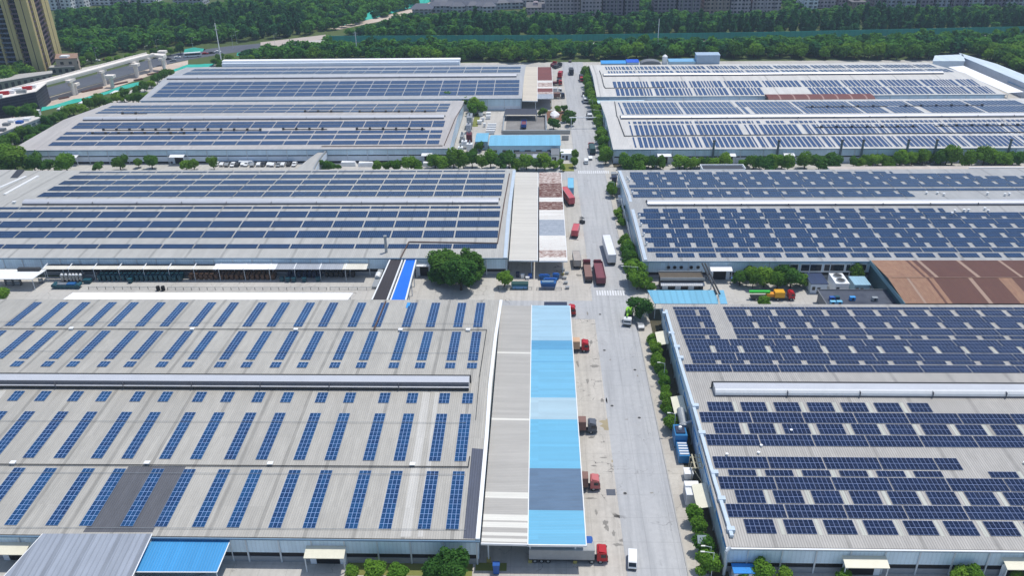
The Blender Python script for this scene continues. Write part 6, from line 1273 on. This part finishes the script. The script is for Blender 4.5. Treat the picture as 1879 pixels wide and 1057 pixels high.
# annex at the left end of the second left hall
q = [at(px, py, 6.9) for px, py in ((-60, 356), (8, 356), (44, 312), (-5, 312))]; bl = BD['L2']; t = wld('pale annex with dark roof strip at the left end of second left warehouse', 'annex', 'annex', q[0][0], q[0][1])
MB().hexa([(p[0], p[1], 0) for p in q], [(p[0], p[1], 6.85) for p in q]).build('wall', PANEW, t); MB().slab([(q[0][0]-.2, q[0][1]-.2, 7.1), (q[1][0]-3, q[1][1]-.2, 7.1), (q[2][0]-3, q[2][1], 7.1), (q[3][0]-.2, q[3][1], 7.1)], .2).build('roof', RF['L2'], t); MB().slab([(q[1][0]-2.9, q[1][1]-.2, 7.2), (q[1][0]+.3, q[1][1]-.2, 7.2), (q[2][0]+.3, q[2][1], 7.2), (q[2][0]-2.9, q[2][1], 7.2)], .3).build('roof_strip', DKG, t)
pr_ = BD['L2']
for pa, pb_ in (((8, 356), (70, 322)), ((-20, 352), (47, 323))):
    a = pr_.on(*pa, .4); c = pr_.on(*pb_, .4); MB().slab([(a[0]-.5, a[1], pr_.z(a[1])+.5), (a[0]+.5, a[1], pr_.z(a[1])+.5), (c[0]+.5, c[1], pr_.z(c[1])+.5), (c[0]-.5, c[1], pr_.z(c[1])+.5)], .45).build('white_duct', M['white'], pr_.t)
# ---------------------------------------------------------------- behind and left of the works
def facade(name, wall, win, px=3.2, pz=3.0, fx=.55, fz=.5, offz=.3):
    if name in MC: return MC[name]
    m, t, b = new_mat(name); s = sep(t, pos(t)); h = mth(t, 'ADD', s[0], mth(t, 'MULTIPLY', s[1], .97))
    u = mth(t, 'FRACT', mth(t, 'DIVIDE', h, px)); v = mth(t, 'FRACT', mth(t, 'DIVIDE', mth(t, 'SUBTRACT', s[2], offz), pz))
    w = mth(t, 'MULTIPLY', mth(t, 'LESS_THAN', u, fx), mth(t, 'MULTIPLY', mth(t, 'LESS_THAN', v, fz+.2), mth(t, 'GREATER_THAN', v, .2)))
    c = mixc(t, mth(t, 'MULTIPLY', ramp(t, noise(t, pos(t), .08, 4), .35, .7), .3), lin(wall), tuple(q*.6 for q in lin(wall)))
    setcol(t, b, mixc(t, w, c, lin(win))); b.inputs['Roughness'].default_value = .7; MC[name] = m; return m
def quadpx(pts, z): return [at(px, py, z) for px, py in pts]
def prism(name, label, cat, pts, z, wm, rm, group=None, parapet=True):
    q = quadpx(pts, z); cx = sum(p[0] for p in q)/len(q); cy = sum(p[1] for p in q)/len(q); t = thing(name, label, cat, (cx, cy, 0), world=True, group=group)
    n = len(q); mb = MB()
    for i in range(n): a, c = q[i], q[(i+1) % n]; mb.poly([(a[0], a[1], 0), (c[0], c[1], 0), (c[0], c[1], z), (a[0], a[1], z)])
    mb.build('wall', wm, t); r = MB(); f = 1.03
    e = [(cx+(p[0]-cx)*f, cy+(p[1]-cy)*f) for p in q]; r.poly([(p[0], p[1], z+.25) for p in e])
    for i in range(n): a, c = e[i], e[(i+1) % n]; r.poly([(a[0], a[1], z-.15), (c[0], c[1], z-.15), (c[0], c[1], z+.25), (a[0], a[1], z+.25)])
    r.poly([(p[0], p[1], z-.15) for p in e][::-1]); r.build('roof', rm, t); return t, q
# high-rise at the left edge
YEL = paint('yellow_render', (204, 186, 130), .8, dirt=.12, scale=.1); DBR = paint('dark_brown_render', (78, 66, 70), .8); GRB = paint('grey_blue_rail', (112, 118, 134), .6)
def tower2():
    C0 = at(84, 134); C1 = at(113, 99.5); y = C0[1]; XL = at(-90, 135)[0]; ptop = 96; X = lambda px: at(px, 134.5)[0]
    t = thing('highrise', 'yellow and dark striped apartment tower at the left edge', 'apartment tower', (C0[0]-10, y, 0), world=True)
    d = Vector((C1[0]-C0[0], C1[1]-C0[1])); D = d.normalized(); nrm = (D.y, -D.x); off = lambda p, k: (p[0]+nrm[0]*k, p[1]+nrm[1]*k)
    i0, i1 = off(C0, -1.6), off(C1, -1.6); q = [(XL, y+1.8), (i0[0], y+1.8), i1, (XL, i1[1])]
    MB().hexa([(*p, 0) for p in q], [(*p, ptop) for p in q]).build('wall', DBR, t); MB().hexa([(*p, ptop+.003) for p in q], [(*p, ptop+1) for p in q]).build('roof', M['concrete'], t)
    def bay(pa, pb, n, k):
        """pa->pb along the facade foot, n = outward normal"""
        L = math.hypot(pb[0]-pa[0], pb[1]-pa[1]); e = ((pb[0]-pa[0])/L, (pb[1]-pa[1])/L); P = lambda u, v: (pa[0]+e[0]*u+n[0]*v, pa[1]+e[1]*u+n[1]*v)
        def hx(u0, u1, v0, v1, z0, z1, mb): a = [P(u0, v1), P(u1, v1), P(u1, v0), P(u0, v0)]; return mb.hexa([(*p, z0) for p in a], [(*p, z1) for p in a])
        if k == 'y':
            o = hx(0, L, -1.59, .5, 0, ptop-.5, MB()).build('pier', YEL, t); hx(L*.45, L*.52, .505, .53, 2, ptop-2, MB()).build('joint', DBR, t).parent = o; return
        mb = MB(); z = 1.2
        while z < ptop-2: hx(.1, L-.1, -1.55, .1, z, z+.25, mb); hx(.1, L-.1, -.05, .1, z+.251, z+1.05, mb); z += 3.0
        o = mb.build('balcony', GRB if k == 'g' else paint('plum_rail', (104, 86, 92), .7), t)
        for s_ in (0, 1): hx(L*(.08+.46*s_), L*(.08+.46*s_+.36), -1.62, -1.56, 1.5, ptop-2, MB()).build('glazing', M['glass'], t).parent = o
    E_ = [(-70, 'y'), (-50, 'g'), (-20, 'y'), (-8, 'g'), (17, 'w'), (20, 'g'), (38, 'y'), (50, 'd'), (63.5, 'y'), (84, '')]
    for (a, k), (c, _) in zip(E_, E_[1:]): bay((X(a), y), (X(c), y), (0, -1), 'y' if k == 'w' else k)
    U = [(0.02, 'd'), (.17, 'y'), (.31, 'd'), (.65, 'y'), (1.0, '')]
    for (a, k), (c, _) in zip(U, U[1:]): bay((C0[0]+d.x*a, C0[1]+d.y*a), (C0[0]+d.x*c, C0[1]+d.y*c), nrm, k)
tower2()
# low buildings at its foot
prism('podium_building', 'long low grey podium at the foot of the striped towers', 'building', [(-60, 160), (94, 134.5), (94, 130), (-60, 146)], 6, facade('podium_front', (150, 150, 134), (70, 72, 70), 5, 6, .5, .55), M['concrete'])
t, q = prism('house', 'beige house with reddish flat roof right of the striped towers', 'house', [(101, 108), (141, 106.5), (142, 97.5), (103, 99)], 9.5, facade('beige_house_wall', (196, 176, 158), (70, 64, 60), 6, 4.6, .4, .4), paint('reddish_roof', (150, 122, 104), .8)); MB().box(q[0][0]+2, q[0][1]+2, 9.8, q[0][0]+7, q[0][1]+6, 11).build('roof_box', M['white'], t)
prism('house', 'low grey porch building in front of the beige house', 'house', [(90, 124), (136, 122), (138, 118), (94, 120)], 4.5, facade('porch_wall', (150, 146, 136), (54, 54, 56), 4.5, 4.5, .5, .5), M['concrete'])
# viaduct under construction
VC = paint('viaduct_concrete', (232, 226, 218), .8, dirt=.12, scale=.2)
path = [(-90, 196), (0, 172), (62, 156), (122, 140), (200, 119), (250, 105.5), (276, 99)]; P = [at(px, py, 10.5) for px, py in path]
t = thing('viaduct', 'pale concrete viaduct deck on piers under construction at the left', 'viaduct', (P[3][0], P[3][1], 0), world=True); mb = MB(); hw = 3.7; L_, R_ = [], []
for i, p in enumerate(P):
    a = P[max(0, i-1)]; c = P[min(len(P)-1, i+1)]; d = Vector((c[0]-a[0], c[1]-a[1])).normalized(); n = (-d[1], d[0]); L_.append((p[0]+n[0]*hw, p[1]+n[1]*hw)); R_.append((p[0]-n[0]*hw, p[1]-n[1]*hw))
for i in range(len(P)-1): mb.slab([(*R_[i], 10.5), (*R_[i+1], 10.5), (*L_[i+1], 10.5), (*L_[i], 10.5)], 1.0)
mb.build('deck', VC, t); pm = MB()
for S in (L_, R_):
    for a, c in zip(S, S[1:]): pm.hexa([(a[0]-.2, a[1]-.2, 10.5), (a[0]+.2, a[1]-.2, 10.5), (c[0]+.2, c[1]+.2, 10.5), (c[0]-.2, c[1]+.2, 10.5)], [(a[0]-.2, a[1]-.2, 11.4), (a[0]+.2, a[1]-.2, 11.4), (c[0]+.2, c[1]+.2, 11.4), (c[0]-.2, c[1]+.2, 11.4)])
pm.build('parapet', VC, t)
def pier(x, y, h, parent=None):
    o = MB().tube((x, y, 0), (x, y, h-1.4), 1.1, 10).build('pier', VC, parent); MB().box(x-1.3, y-3.6, h-1.4, x+1.3, y+3.6, h).build('pier_cap', VC, parent).parent = o
for px, py in ((24, 167), (68, 156), (128, 141.5), (186, 125), (246, 108.5), (272, 101.5)): x, y = at(px, py, 10.5); pier(x, y, 9.45, t)
for i, (px, py, h) in enumerate(((140, 172, 5), (207, 160, 6), (252, 141, 7), (303, 119, 8))):
    x, y = at(px, py); t = thing('bridge_pier', f'{ordn(i+1)} free standing concrete pier from the left in front of viaduct', 'pier', (x, y, 0), world=True, group='free standing piers at the viaduct site'); MB().tube((x, y, 0), (x, y, h), 1.2, 10).build('column', VC, t); MB().box(x-2.6, y-2, h, x+2.6, y+2, h+1.6).build('head', VC, t)
a, c = at(276, 98, 10.5), at(302, 100, 10.5); t = thing('viaduct', 'short viaduct crossbeam span at the far end of the site', 'viaduct span', (c[0], c[1], 0), world=True); MB().slab([(a[0], a[1]-2.5, 10.5), (c[0], c[1]-2.5, 10.5), (c[0], c[1]+2.5, 10.5), (a[0], a[1]+2.5, 10.5)], 1.5).build('deck', VC, t); pier(c[0]-2, c[1], 8.95, t)
# ground of the site
def gpoly(name, pts, z, m): return struct(name, MB().poly([(*at(px, py), z) for px, py in pts]), m)
gpoly('site_ground', [(-60, 235), (70, 205), (190, 168), (275, 138), (345, 119), (345, 110), (280, 124), (190, 150), (90, 178), (-60, 215)], .02, SAND)
gpoly('site_road', [(-60, 214), (90, 177), (190, 149.5), (280, 123.5), (345, 109), (420, 97), (480, 90), (480, 79), (420, 84), (330, 96), (285, 106), (190, 132), (95, 158), (-60, 196)], .025, ASPH)
gpoly('verge_path', [(150, 124), (210, 112), (212, 116), (150, 130)], .02, CONC)
gpoly('bridge_road', [(478, 90), (600, 70), (598, 63), (478, 77)], .03, paint('bridge_deck', (188, 176, 168), .9, dirt=.2, scale=.2))
gpoly('bridge_road', [(520, 84), (604, 76), (604, 71), (520, 79)], .035, CONC)
TEALNET = paint('teal_netting', (40, 178, 160), .7, dirt=.2, scale=.3)
def netting(label, pts, w, h=1.5):
    P = [at(px, py) for px, py in pts]; t = thing('debris_net', label, 'netting', (*P[0], 0), world=True, group='teal netting over construction ground'); mb = MB(); g = random.Random(len(label)); Q = []
    for (a, c) in zip(P, P[1:]):
        n = max(2, int(math.hypot(c[0]-a[0], c[1]-a[1])/5))
        Q += [(a[0]+(c[0]-a[0])*i/n, a[1]+(c[1]-a[1])*i/n) for i in range(n)]
    Q.append(P[-1]); hs = [h*g.uniform(.5, 1.2) for _ in Q]
    for i in range(len(Q)-1):
        a, c = Q[i], Q[i+1]; mb.poly([(a[0], a[1]-w/2, .03), (c[0], c[1]-w/2, .03), (c[0], c[1], hs[i+1]), (a[0], a[1], hs[i])]); mb.poly([(a[0], a[1], hs[i]), (c[0], c[1], hs[i+1]), (c[0], c[1]+w/2, .03), (a[0], a[1]+w/2, .03)])
    mb.build('net', TEALNET, t); 
    for i in range(0, len(Q), 4): MB().tube((Q[i][0], Q[i][1], 0), (Q[i][0], Q[i][1], hs[i]+.6), .06, 6).build('stake', M['steel'], t)
netting('long teal netting strip between viaduct site and tree belt', [(76, 201), (120, 191), (170, 178), (215, 165), (262, 152)], 9); netting('teal netting at the far end of the viaduct site', [(300, 137), (345, 121), (392, 119)], 9); netting('short teal netting by the tall left mast', [(340, 95), (375, 92)], 6, 2.5); netting('teal netting strip along the distant construction road', [(598, 46), (640, 39), (690, 28), (725, 18), (760, 8), (800, -4)], 30, 4.0); netting('teal netting patch at the junction behind farthest left hall', [(436, 100), (460, 99)], 5, 2)
gpoly('distant_road', [(600, 50), (700, 30), (760, 14), (820, -8), (835, -8), (790, 12), (720, 34), (620, 54)], .03, SAND)
x, y = at(30, 185); t, q = prism('elevated_station', 'elevated station block with dark louvred side at the lower left edge', 'station', [(-90, 198), (64, 168), (84, 152), (-90, 182)], 11, facade('louvre_side', (64, 68, 80), (40, 42, 52), 6, 1.6, .9, .5), VC)
for i, (px, py, m) in enumerate(((8, 172, M['red']), (18, 170, M['white']), (32, 166, M['white']), (50, 163, M['red']), (58, 160, M['white']), (-4, 178, M['white']), (40, 169, M['steel']))):
    x, y = at(px, py, 11.5); tt = thing('site_container', f'{ordn(i+1)} site container from the left on top of the elevated station', 'container', (x, y, 11.26), .3, 'site containers on the elevated station'); MB().box(-2.4, -1.2, 0, 2.4, 1.2, 1.6).build('body', m, tt); MB().box(-2.42, -1.0, .15, -2.405, 1.0, 1.45).build('door', M['grey'], tt)
t, q = prism('office_block', 'white flat roofed office block cluttered with roof gear at left edge', 'office', [(-60, 262), (0, 244.5), (73, 216.5), (64, 213), (0, 219), (-60, 226)], 7.5, facade('office_front', (206, 208, 204), (96, 116, 122), 4.2, 3.6, .7, .5), paint('cluttered_white_roof', (210, 206, 200), .8, dirt=.3))
for px, py, m in ((36, 224, M['blue']), (12, 228, M['grey']), (22, 222, M['white']), (50, 219, M['white']), (4, 238, M['grey'])): x, y = at(px, py, 8.2); MB().box(x-1.5, y-1.2, 7.76, x+1.5, y+1.2, 9.0).build('roof_unit', m, t)
for i, (px, py) in enumerate(((150, 189), (110, 200), (208, 171), (58, 206))):
    hut('site_cabin', f'{ordn(i+1)} white site cabin along the teal netting of viaduct site', px-6, px+6, py, py-5, 2.8, M['white'], M['white'], 'cabin')
car('white coach at the road junction behind the viaduct', 354, 104, -1.25, M['white'], 'bus')
for i, (px, py, m, rz) in enumerate(((308, 109, M['iron'], -1.2), (326, 106, M['white'], -1.2), (377, 99, M['red'], -1.3), (388, 98, M['iron'], -1.3), (400, 96, M['white'], -1.3), (164, 113, M['white'], -1.2), (178, 112, M['white'], -1.2), (195, 110, M['maroon'], -1.2), (512, 71, M['iron'], -1.3), (318, 112, M['steel'], 1.9))):
    car(('dark', 'white', 'red', 'dark', 'white', 'white', 'white', 'maroon', 'dark', 'silver')[i]+' car '+('leaving the viaduct end', 'beside the coach', 'past the coach', 'behind the red car', 'nearest the tall left mast', 'parked below the wood left of viaduct', 'parked second below the wood by viaduct', 'parked third below the wood by viaduct', 'on the distant bridge road', 'facing the viaduct end')[i], px, py, rz, m)
for i, (px, py) in enumerate(((178, 112), (270, 108), (290, 96), (435, 80), (428, 88), (355, 92), (480, 66), (505, 85), (548, 62), (170, 103))): lamp(px, py, 9, 1.5, f'{ordn(i+1)} distant street lamp along the left construction road', 'distant street lamps by the construction road')
# white parapet block behind the farthest left hall and sheds behind the farthest right hall
b4 = BD['L4']; xa = at(408, 114, 9)[0]; xb = at(842, 114, 9)[0]; t = thing('parapet_block', 'long white parapet block rising behind farthest left warehouse', 'building', ((xa+xb)/2, b4.yr+1, 0), world=True); MB().box(xa, b4.yr+1.0, 0, xb, b4.yr+7, 8.6).build('wall', PANEW, t); MB().box(xa-.3, b4.yr+3.0, 8.603, xb+.3, b4.yr+7.3, 9.8).build('roof', paint('bright_white_sheet', (246, 246, 246), .5), t)
for i in range(7): xx = xa+(xb-xa)*(.2+.11*i); MB().box(xx, b4.yr+.9, 8.0, xx+9, b4.yr+.99, 8.4).build('window', M['white'], t)
b5 = BD['R4']
for i, (pa, pb_, py, h, m, lb) in enumerate(((1103, 1150, 117, 7.4, M['bluepipe'], 'pale blue shed roof at the road end behind farthest right warehouse'), (1150, 1173, 117, 8.0, paint('strong_blue_sheet', (10, 90, 210), .5), 'strong blue shed roof behind farthest right warehouse'), (1228, 1278, 117, 8.2, paint('soft_blue_sheet', (120, 176, 214), .5), 'soft blue block behind farthest right warehouse'), (1278, 1322, 117, 12.0, paint('grey_blue_block', (164, 186, 206), .6), 'tall grey blue block behind farthest right warehouse'))):
    xa, xb = at(pa, py, 7)[0], at(pb_, py, 7)[0]; t = thing('back_shed', lb, 'shed', ((xa+xb)/2, b5.yr+1, 0), world=True); MB().box(xa+.2, b5.yr+1.2, 0, xb-.2, b5.yr+8, h-.2).build('wall', PALEW if i != 3 else m, t); MB().slab([(xa, b5.yr+1.0, h), (xb, b5.yr+1.0, h), (xb, b5.yr+8.3, h+.3), (xa, b5.yr+8.3, h+.3)], .19).build('roof', m, t)
x, y = at(1222, 119, 7); t = thing('silo', 'slim white silo behind farthest right warehouse', 'silo', (x, b5.yr+3.5, 0)); MB().tube((0, 0, 0), (0, 0, 11), 1.6, 12).build('body', M['white'], t); MB().tube((0, 0, 11), (0, 0, 12), 1.6, 12, r2=.4).build('top', M['white'], t)
x0, x1 = at(1176, 117, 7)[0], at(1214, 117, 7)[0]; t = thing('arched_shed', 'dark arched shed behind farthest right warehouse', 'shed', ((x0+x1)/2, b5.yr+2, 0), world=True); MB().profY([((x0+x1)/2-math.cos(a)*(x1-x0)/2, 6.4+2.2*math.sin(a)) for a in np.linspace(0, PI, 9)], b5.yr+1.5, b5.yr+8).build('roof', M['grey'], t); MB().box(x0+.2, b5.yr+1.7, 0, x1-.2, b5.yr+7.8, 6.38).build('wall', M['dark'], t)
# white L-shaped sheds at the far right corner
WR = corr('white_blue_roof', (206, 220, 230), 'X', 1.0, .1, .15)
prism('white_shed', 'white flat shed at the far right corner behind the last hall', 'shed', [(1712, 112), (1770, 112), (1766, 100), (1716, 102)], 7.5, PANEW, WR); prism('white_shed', 'long white blue shed running down the far right edge', 'shed', [(1772, 107), (1960, 186), (1980, 178), (1830, 118), (1762, 98)], 7.5, paint('pale_shed_wall', (208, 212, 222), .7), WR)
flatcan('white_canopy', 'long bright white canopy beside the far right corner shed', [(1850, 170), (1879, 168), (1768, 120), (1740, 122)], (6, 6, 6.2, 6.2), paint('bright_white_sheet', (246, 246, 246), .5), trim=False); flatcan('blue_canopy', 'small sky blue canopy at the far right edge', [(1880, 162), (1910, 158), (1868, 147), (1848, 149)], (5, 5, 5, 5), SB['mid_blue'], trim=False)
gpoly('dark_court', [(1740, 121), (1768, 112), (1879, 160), (1960, 200), (1879, 172)], .03, ASPH)
# sound barrier and path through the wood
NB = corr('sound_barrier_green', (36, 142, 130), 'X', 4.0, .2, .25, .5); bp_ = [(600, 78.5), (1000, 77), (1400, 71.5), (1879, 61), (2100, 55)]
for i, (a, c) in enumerate(zip(bp_, bp_[1:])):
    A, C = at(*a), at(*c); t = thing('sound_barrier', f'{ordn(i+1)} stretch from the left of dark green barrier through the wood', 'barrier', (*A, 0), world=True, group='dark green barrier through the wood'); MB().hexa([(A[0], A[1], 0), (C[0]-.05, C[1], 0), (C[0]-.05, C[1]+.4, 0), (A[0], A[1]+.4, 0)], [(A[0], A[1], 5.2), (C[0]-.05, C[1], 5.2), (C[0]-.05, C[1]+.4, 5.2), (A[0], A[1]+.4, 5.2)]).build('panel', NB, t); MB().hexa([(A[0], A[1]-.3, 0), (C[0], C[1]-.3, 0), (C[0], C[1]-.02, 0), (A[0], A[1]-.02, 0)], [(A[0], A[1]-.3, .6), (C[0], C[1]-.3, .6), (C[0], C[1]-.02, .6), (A[0], A[1]-.02, .6)]).build('plinth', M['concrete'], t)
struct('path', MB().poly([(*at(a, c+1.2), .02) for a, c in bp_]+[(*at(a, c+4.2), .02) for a, c in bp_[::-1]]), CONC)
gpoly('clearing', [(988, 91), (1110, 93), (1110, 99), (985, 98)], .02, LAWN); gpoly('clearing', [(990, 108), (1085, 108), (1085, 103), (1000, 103)], .02, GRASS)
# residential blocks along the top
FAC = [facade('mauve_block', (196, 180, 186), (44, 42, 50), 3.0, 3.1, .55, .45), facade('plum_block', (146, 134, 146), (50, 48, 58), 3.4, 3.0, .6, .5), facade('brown_block', (178, 156, 148), (40, 38, 42), 3.2, 3.2, .5, .5), facade('white_block', (232, 234, 238), (70, 78, 88), 4.5, 3.1, .5, .5), facade('grey_block', (188, 190, 198), (58, 60, 70), 4, 3, .6, .5)]
RFM = paint('grey_roof_slabs', (110, 108, 110), .9)
blocks = [(966, 1000, 26, 5, 0, 30), (1000, 1064, 26, 15, 0, 22), (1066, 1103, 29, 17, 0, 20), (1106, 1143, 27, 24, 1, 22), (1146, 1172, 27, 24, 1, 22), (1200, 1240, 26, 24, 1, 22), (1243, 1284, 26, 24, 1, 22), (1291, 1338, 25, 13, 2, 26), (1340, 1376, 25, 17, 0, 20), (1379, 1432, 24, 15, 0, 24), (1470, 1500, 16, 14, 3, 18), (1500, 1533, 14, 20, 0, 20), (1536, 1556, 12, 18, 0, 20), (1562, 1588, 18, 6, 2, 14), (1602, 1622, 12, 22, 1, 20), (1625, 1650, 13, 24, 4, 20), (1653, 1680, 14, 24, 4, 20), (1683, 1712, 13, 22, 1, 20), (1716, 1742, 12, 24, 4, 20), (1745, 1772, 12, 22, 1, 20), (1776, 1806, 12, 24, 4, 20), (1810, 1840, 11, 22, 1, 20), (1845, 1879, 11, 24, 4, 20), (1884, 1925, 10, 24, 1, 20), (88, 106, 18, 20, 3, 20), (113, 132, 18, 22, 3, 18), (134, 156, 14, 22, 3, 18), (170, 202, 9, 20, 3, 20), (205, 236, 8, 20, 4, 20), (242, 284, 5, 20, 3, 20), (318, 345, 8, 12, 4, 18), (346, 372, 9, 12, 4, 18)]
for i, (pa, pb_, py, h, f, dp) in enumerate(blocks):
    xa, y = at(pa, py); xb = at(pb_, py)[0]; side = 'upper right' if pa > 900 else 'upper left'; k = i+1 if pa > 900 else i-23
    t = thing('apartment_block', f'{ordn(k)} {("mauve", "plum", "brown", "white", "grey")[f]} apartment block from the left along the {side} horizon', 'apartment block', ((xa+xb)/2, y, 0), world=True, group='apartment blocks beyond the wood')
    MB().box(xa, y, 0, xb, y+dp, h).build('wall', FAC[f], t); MB().box(xa-.4, y-.4, h+.003, xb+.4, y+dp+.4, h+.7).build('roof', RFM, t); MB().box((xa+xb)/2-2, y+dp*.4, h+.71, (xa+xb)/2+2, y+dp*.7, h+3).build('stair_house', FAC[f], t)
    n = max(2, int((xb-xa)/7))
    for j in range(n): xx = xa+(j+.5)*(xb-xa)/n; MB().box(xx-1.6, y-1.2, 1.5, xx-1.2, y-.003, h-.6).build('facade_fin', M['concrete'] if f in (1, 4) else FAC[f], t)
# villas with dark hip roofs
VR = paint('dark_slate_roof', (84, 90, 104), .6, dirt=.25); g = random.Random(11); n = 0
for py in (21, 15, 9.5, 4.5, 0, -4):
    px = 800+g.uniform(0, 10)-(6 if py > 18 else 0)
    while px < (960 if py > 10 else 1005):
        if not (py > 18 and 905 < px): 
            x, y = at(px, py+g.uniform(-.8, .8)); n += 1; w, dd, h = g.uniform(5, 6.5), g.uniform(4.2, 5.4), 5.6
            t = thing('villa', 'villa with dark slate hipped roof in the cluster beyond the wood', 'villa', (x, y, 0), g.uniform(-.3, .3), 'villas beyond the wood'); MB().box(-w+.5, -dd+.5, 0, w-.5, dd-.5, h).build('wall', FAC[4], t)
            r = MB(); A = [(-w, -dd, h), (w, -dd, h), (w, dd, h), (-w, dd, h)]; B1, B2 = (-w*.4, 0, h+3), (w*.4, 0, h+3); r.poly([A[0], A[1], B2, B1]).poly([A[1], A[2], B2]).poly([A[2], A[3], B1, B2]).poly([A[3], A[0], B1]).poly(A[::-1]); r.build('roof', VR, t)
        px += g.uniform(13, 17)
x, y = at(775, 25); t = thing('pavilion', 'dark roofed pavilion at the edge of the wood left of villas', 'pavilion', (x, y, 0)); MB().box(-8, -5, 0, 8, 5, 5).build('wall', FAC[4], t); A = [(-10, -7, 5), (10, -7, 5), (10, 7, 5), (-10, 7, 5)]; B1, B2 = (-5, 0, 9), (5, 0, 9); MB().poly([A[0], A[1], B2, B1]).poly([A[1], A[2], B2]).poly([A[2], A[3], B1, B2]).poly([A[3], A[0], B1]).poly(A[::-1]).build('roof', VR, t)

RBR = paint('rebar_brown', (88, 58, 52), .8)
for i, (px, py, w, r_) in enumerate(((165, 166, 5, .9), (178, 163, 4, .8), (222, 153, 5, .9), (285, 135, 5, .8), (300, 131, 4, .9), (118, 180, 3, .8), (255, 146, 3, .9))):
    x, y = at(px, py); t = thing('rebar_pile', f'{ordn(i+1)} dark pile of steel bars on the sandy viaduct site', 'steel pile', (x, y, 0), r_, 'piles of steel bars on the viaduct site')
    for k in range(4): MB().tube((-w, -.9+k*.6, .35), (w*(.8+.1*(k % 2)), -.8+k*.55, .4), .32, 6).build('bar_bundle', RBR, t)
    MB().box(-w*.6, -1.2, 0, -w*.5, 1.2, .1).build('sleeper', M['bark'], t); MB().box(w*.5, -1.2, 0, w*.6, 1.2, .1).build('sleeper', M['bark'], t)
# ---------------------------------------------------------------- air
hm = bpy.data.materials.new('haze'); hm.use_nodes = True; t = hm.node_tree; t.nodes.clear(); o_ = N(t, 'ShaderNodeOutputMaterial'); pv = N(t, 'ShaderNodeVolumePrincipled')
pv.inputs['Color'].default_value = (.62, .78, 1, 1); pv.inputs['Density'].default_value = HAZE; pv.inputs['Anisotropy'].default_value = .2; t.links.new(pv.outputs[0], o_.inputs['Volume'])
if HAZE > 0:
    hz = MB().box(-1500, -250, -1.1, 1500, 1700, 140).build('haze', hm); hz['kind'] = 'stuff'; hz['label'] = 'thin bluish summer haze over the whole works'; hz['category'] = 'haze'
for o in list(bpy.data.objects):
    if '_o' in o: del o['_o']
bpy.context.view_layer.update()
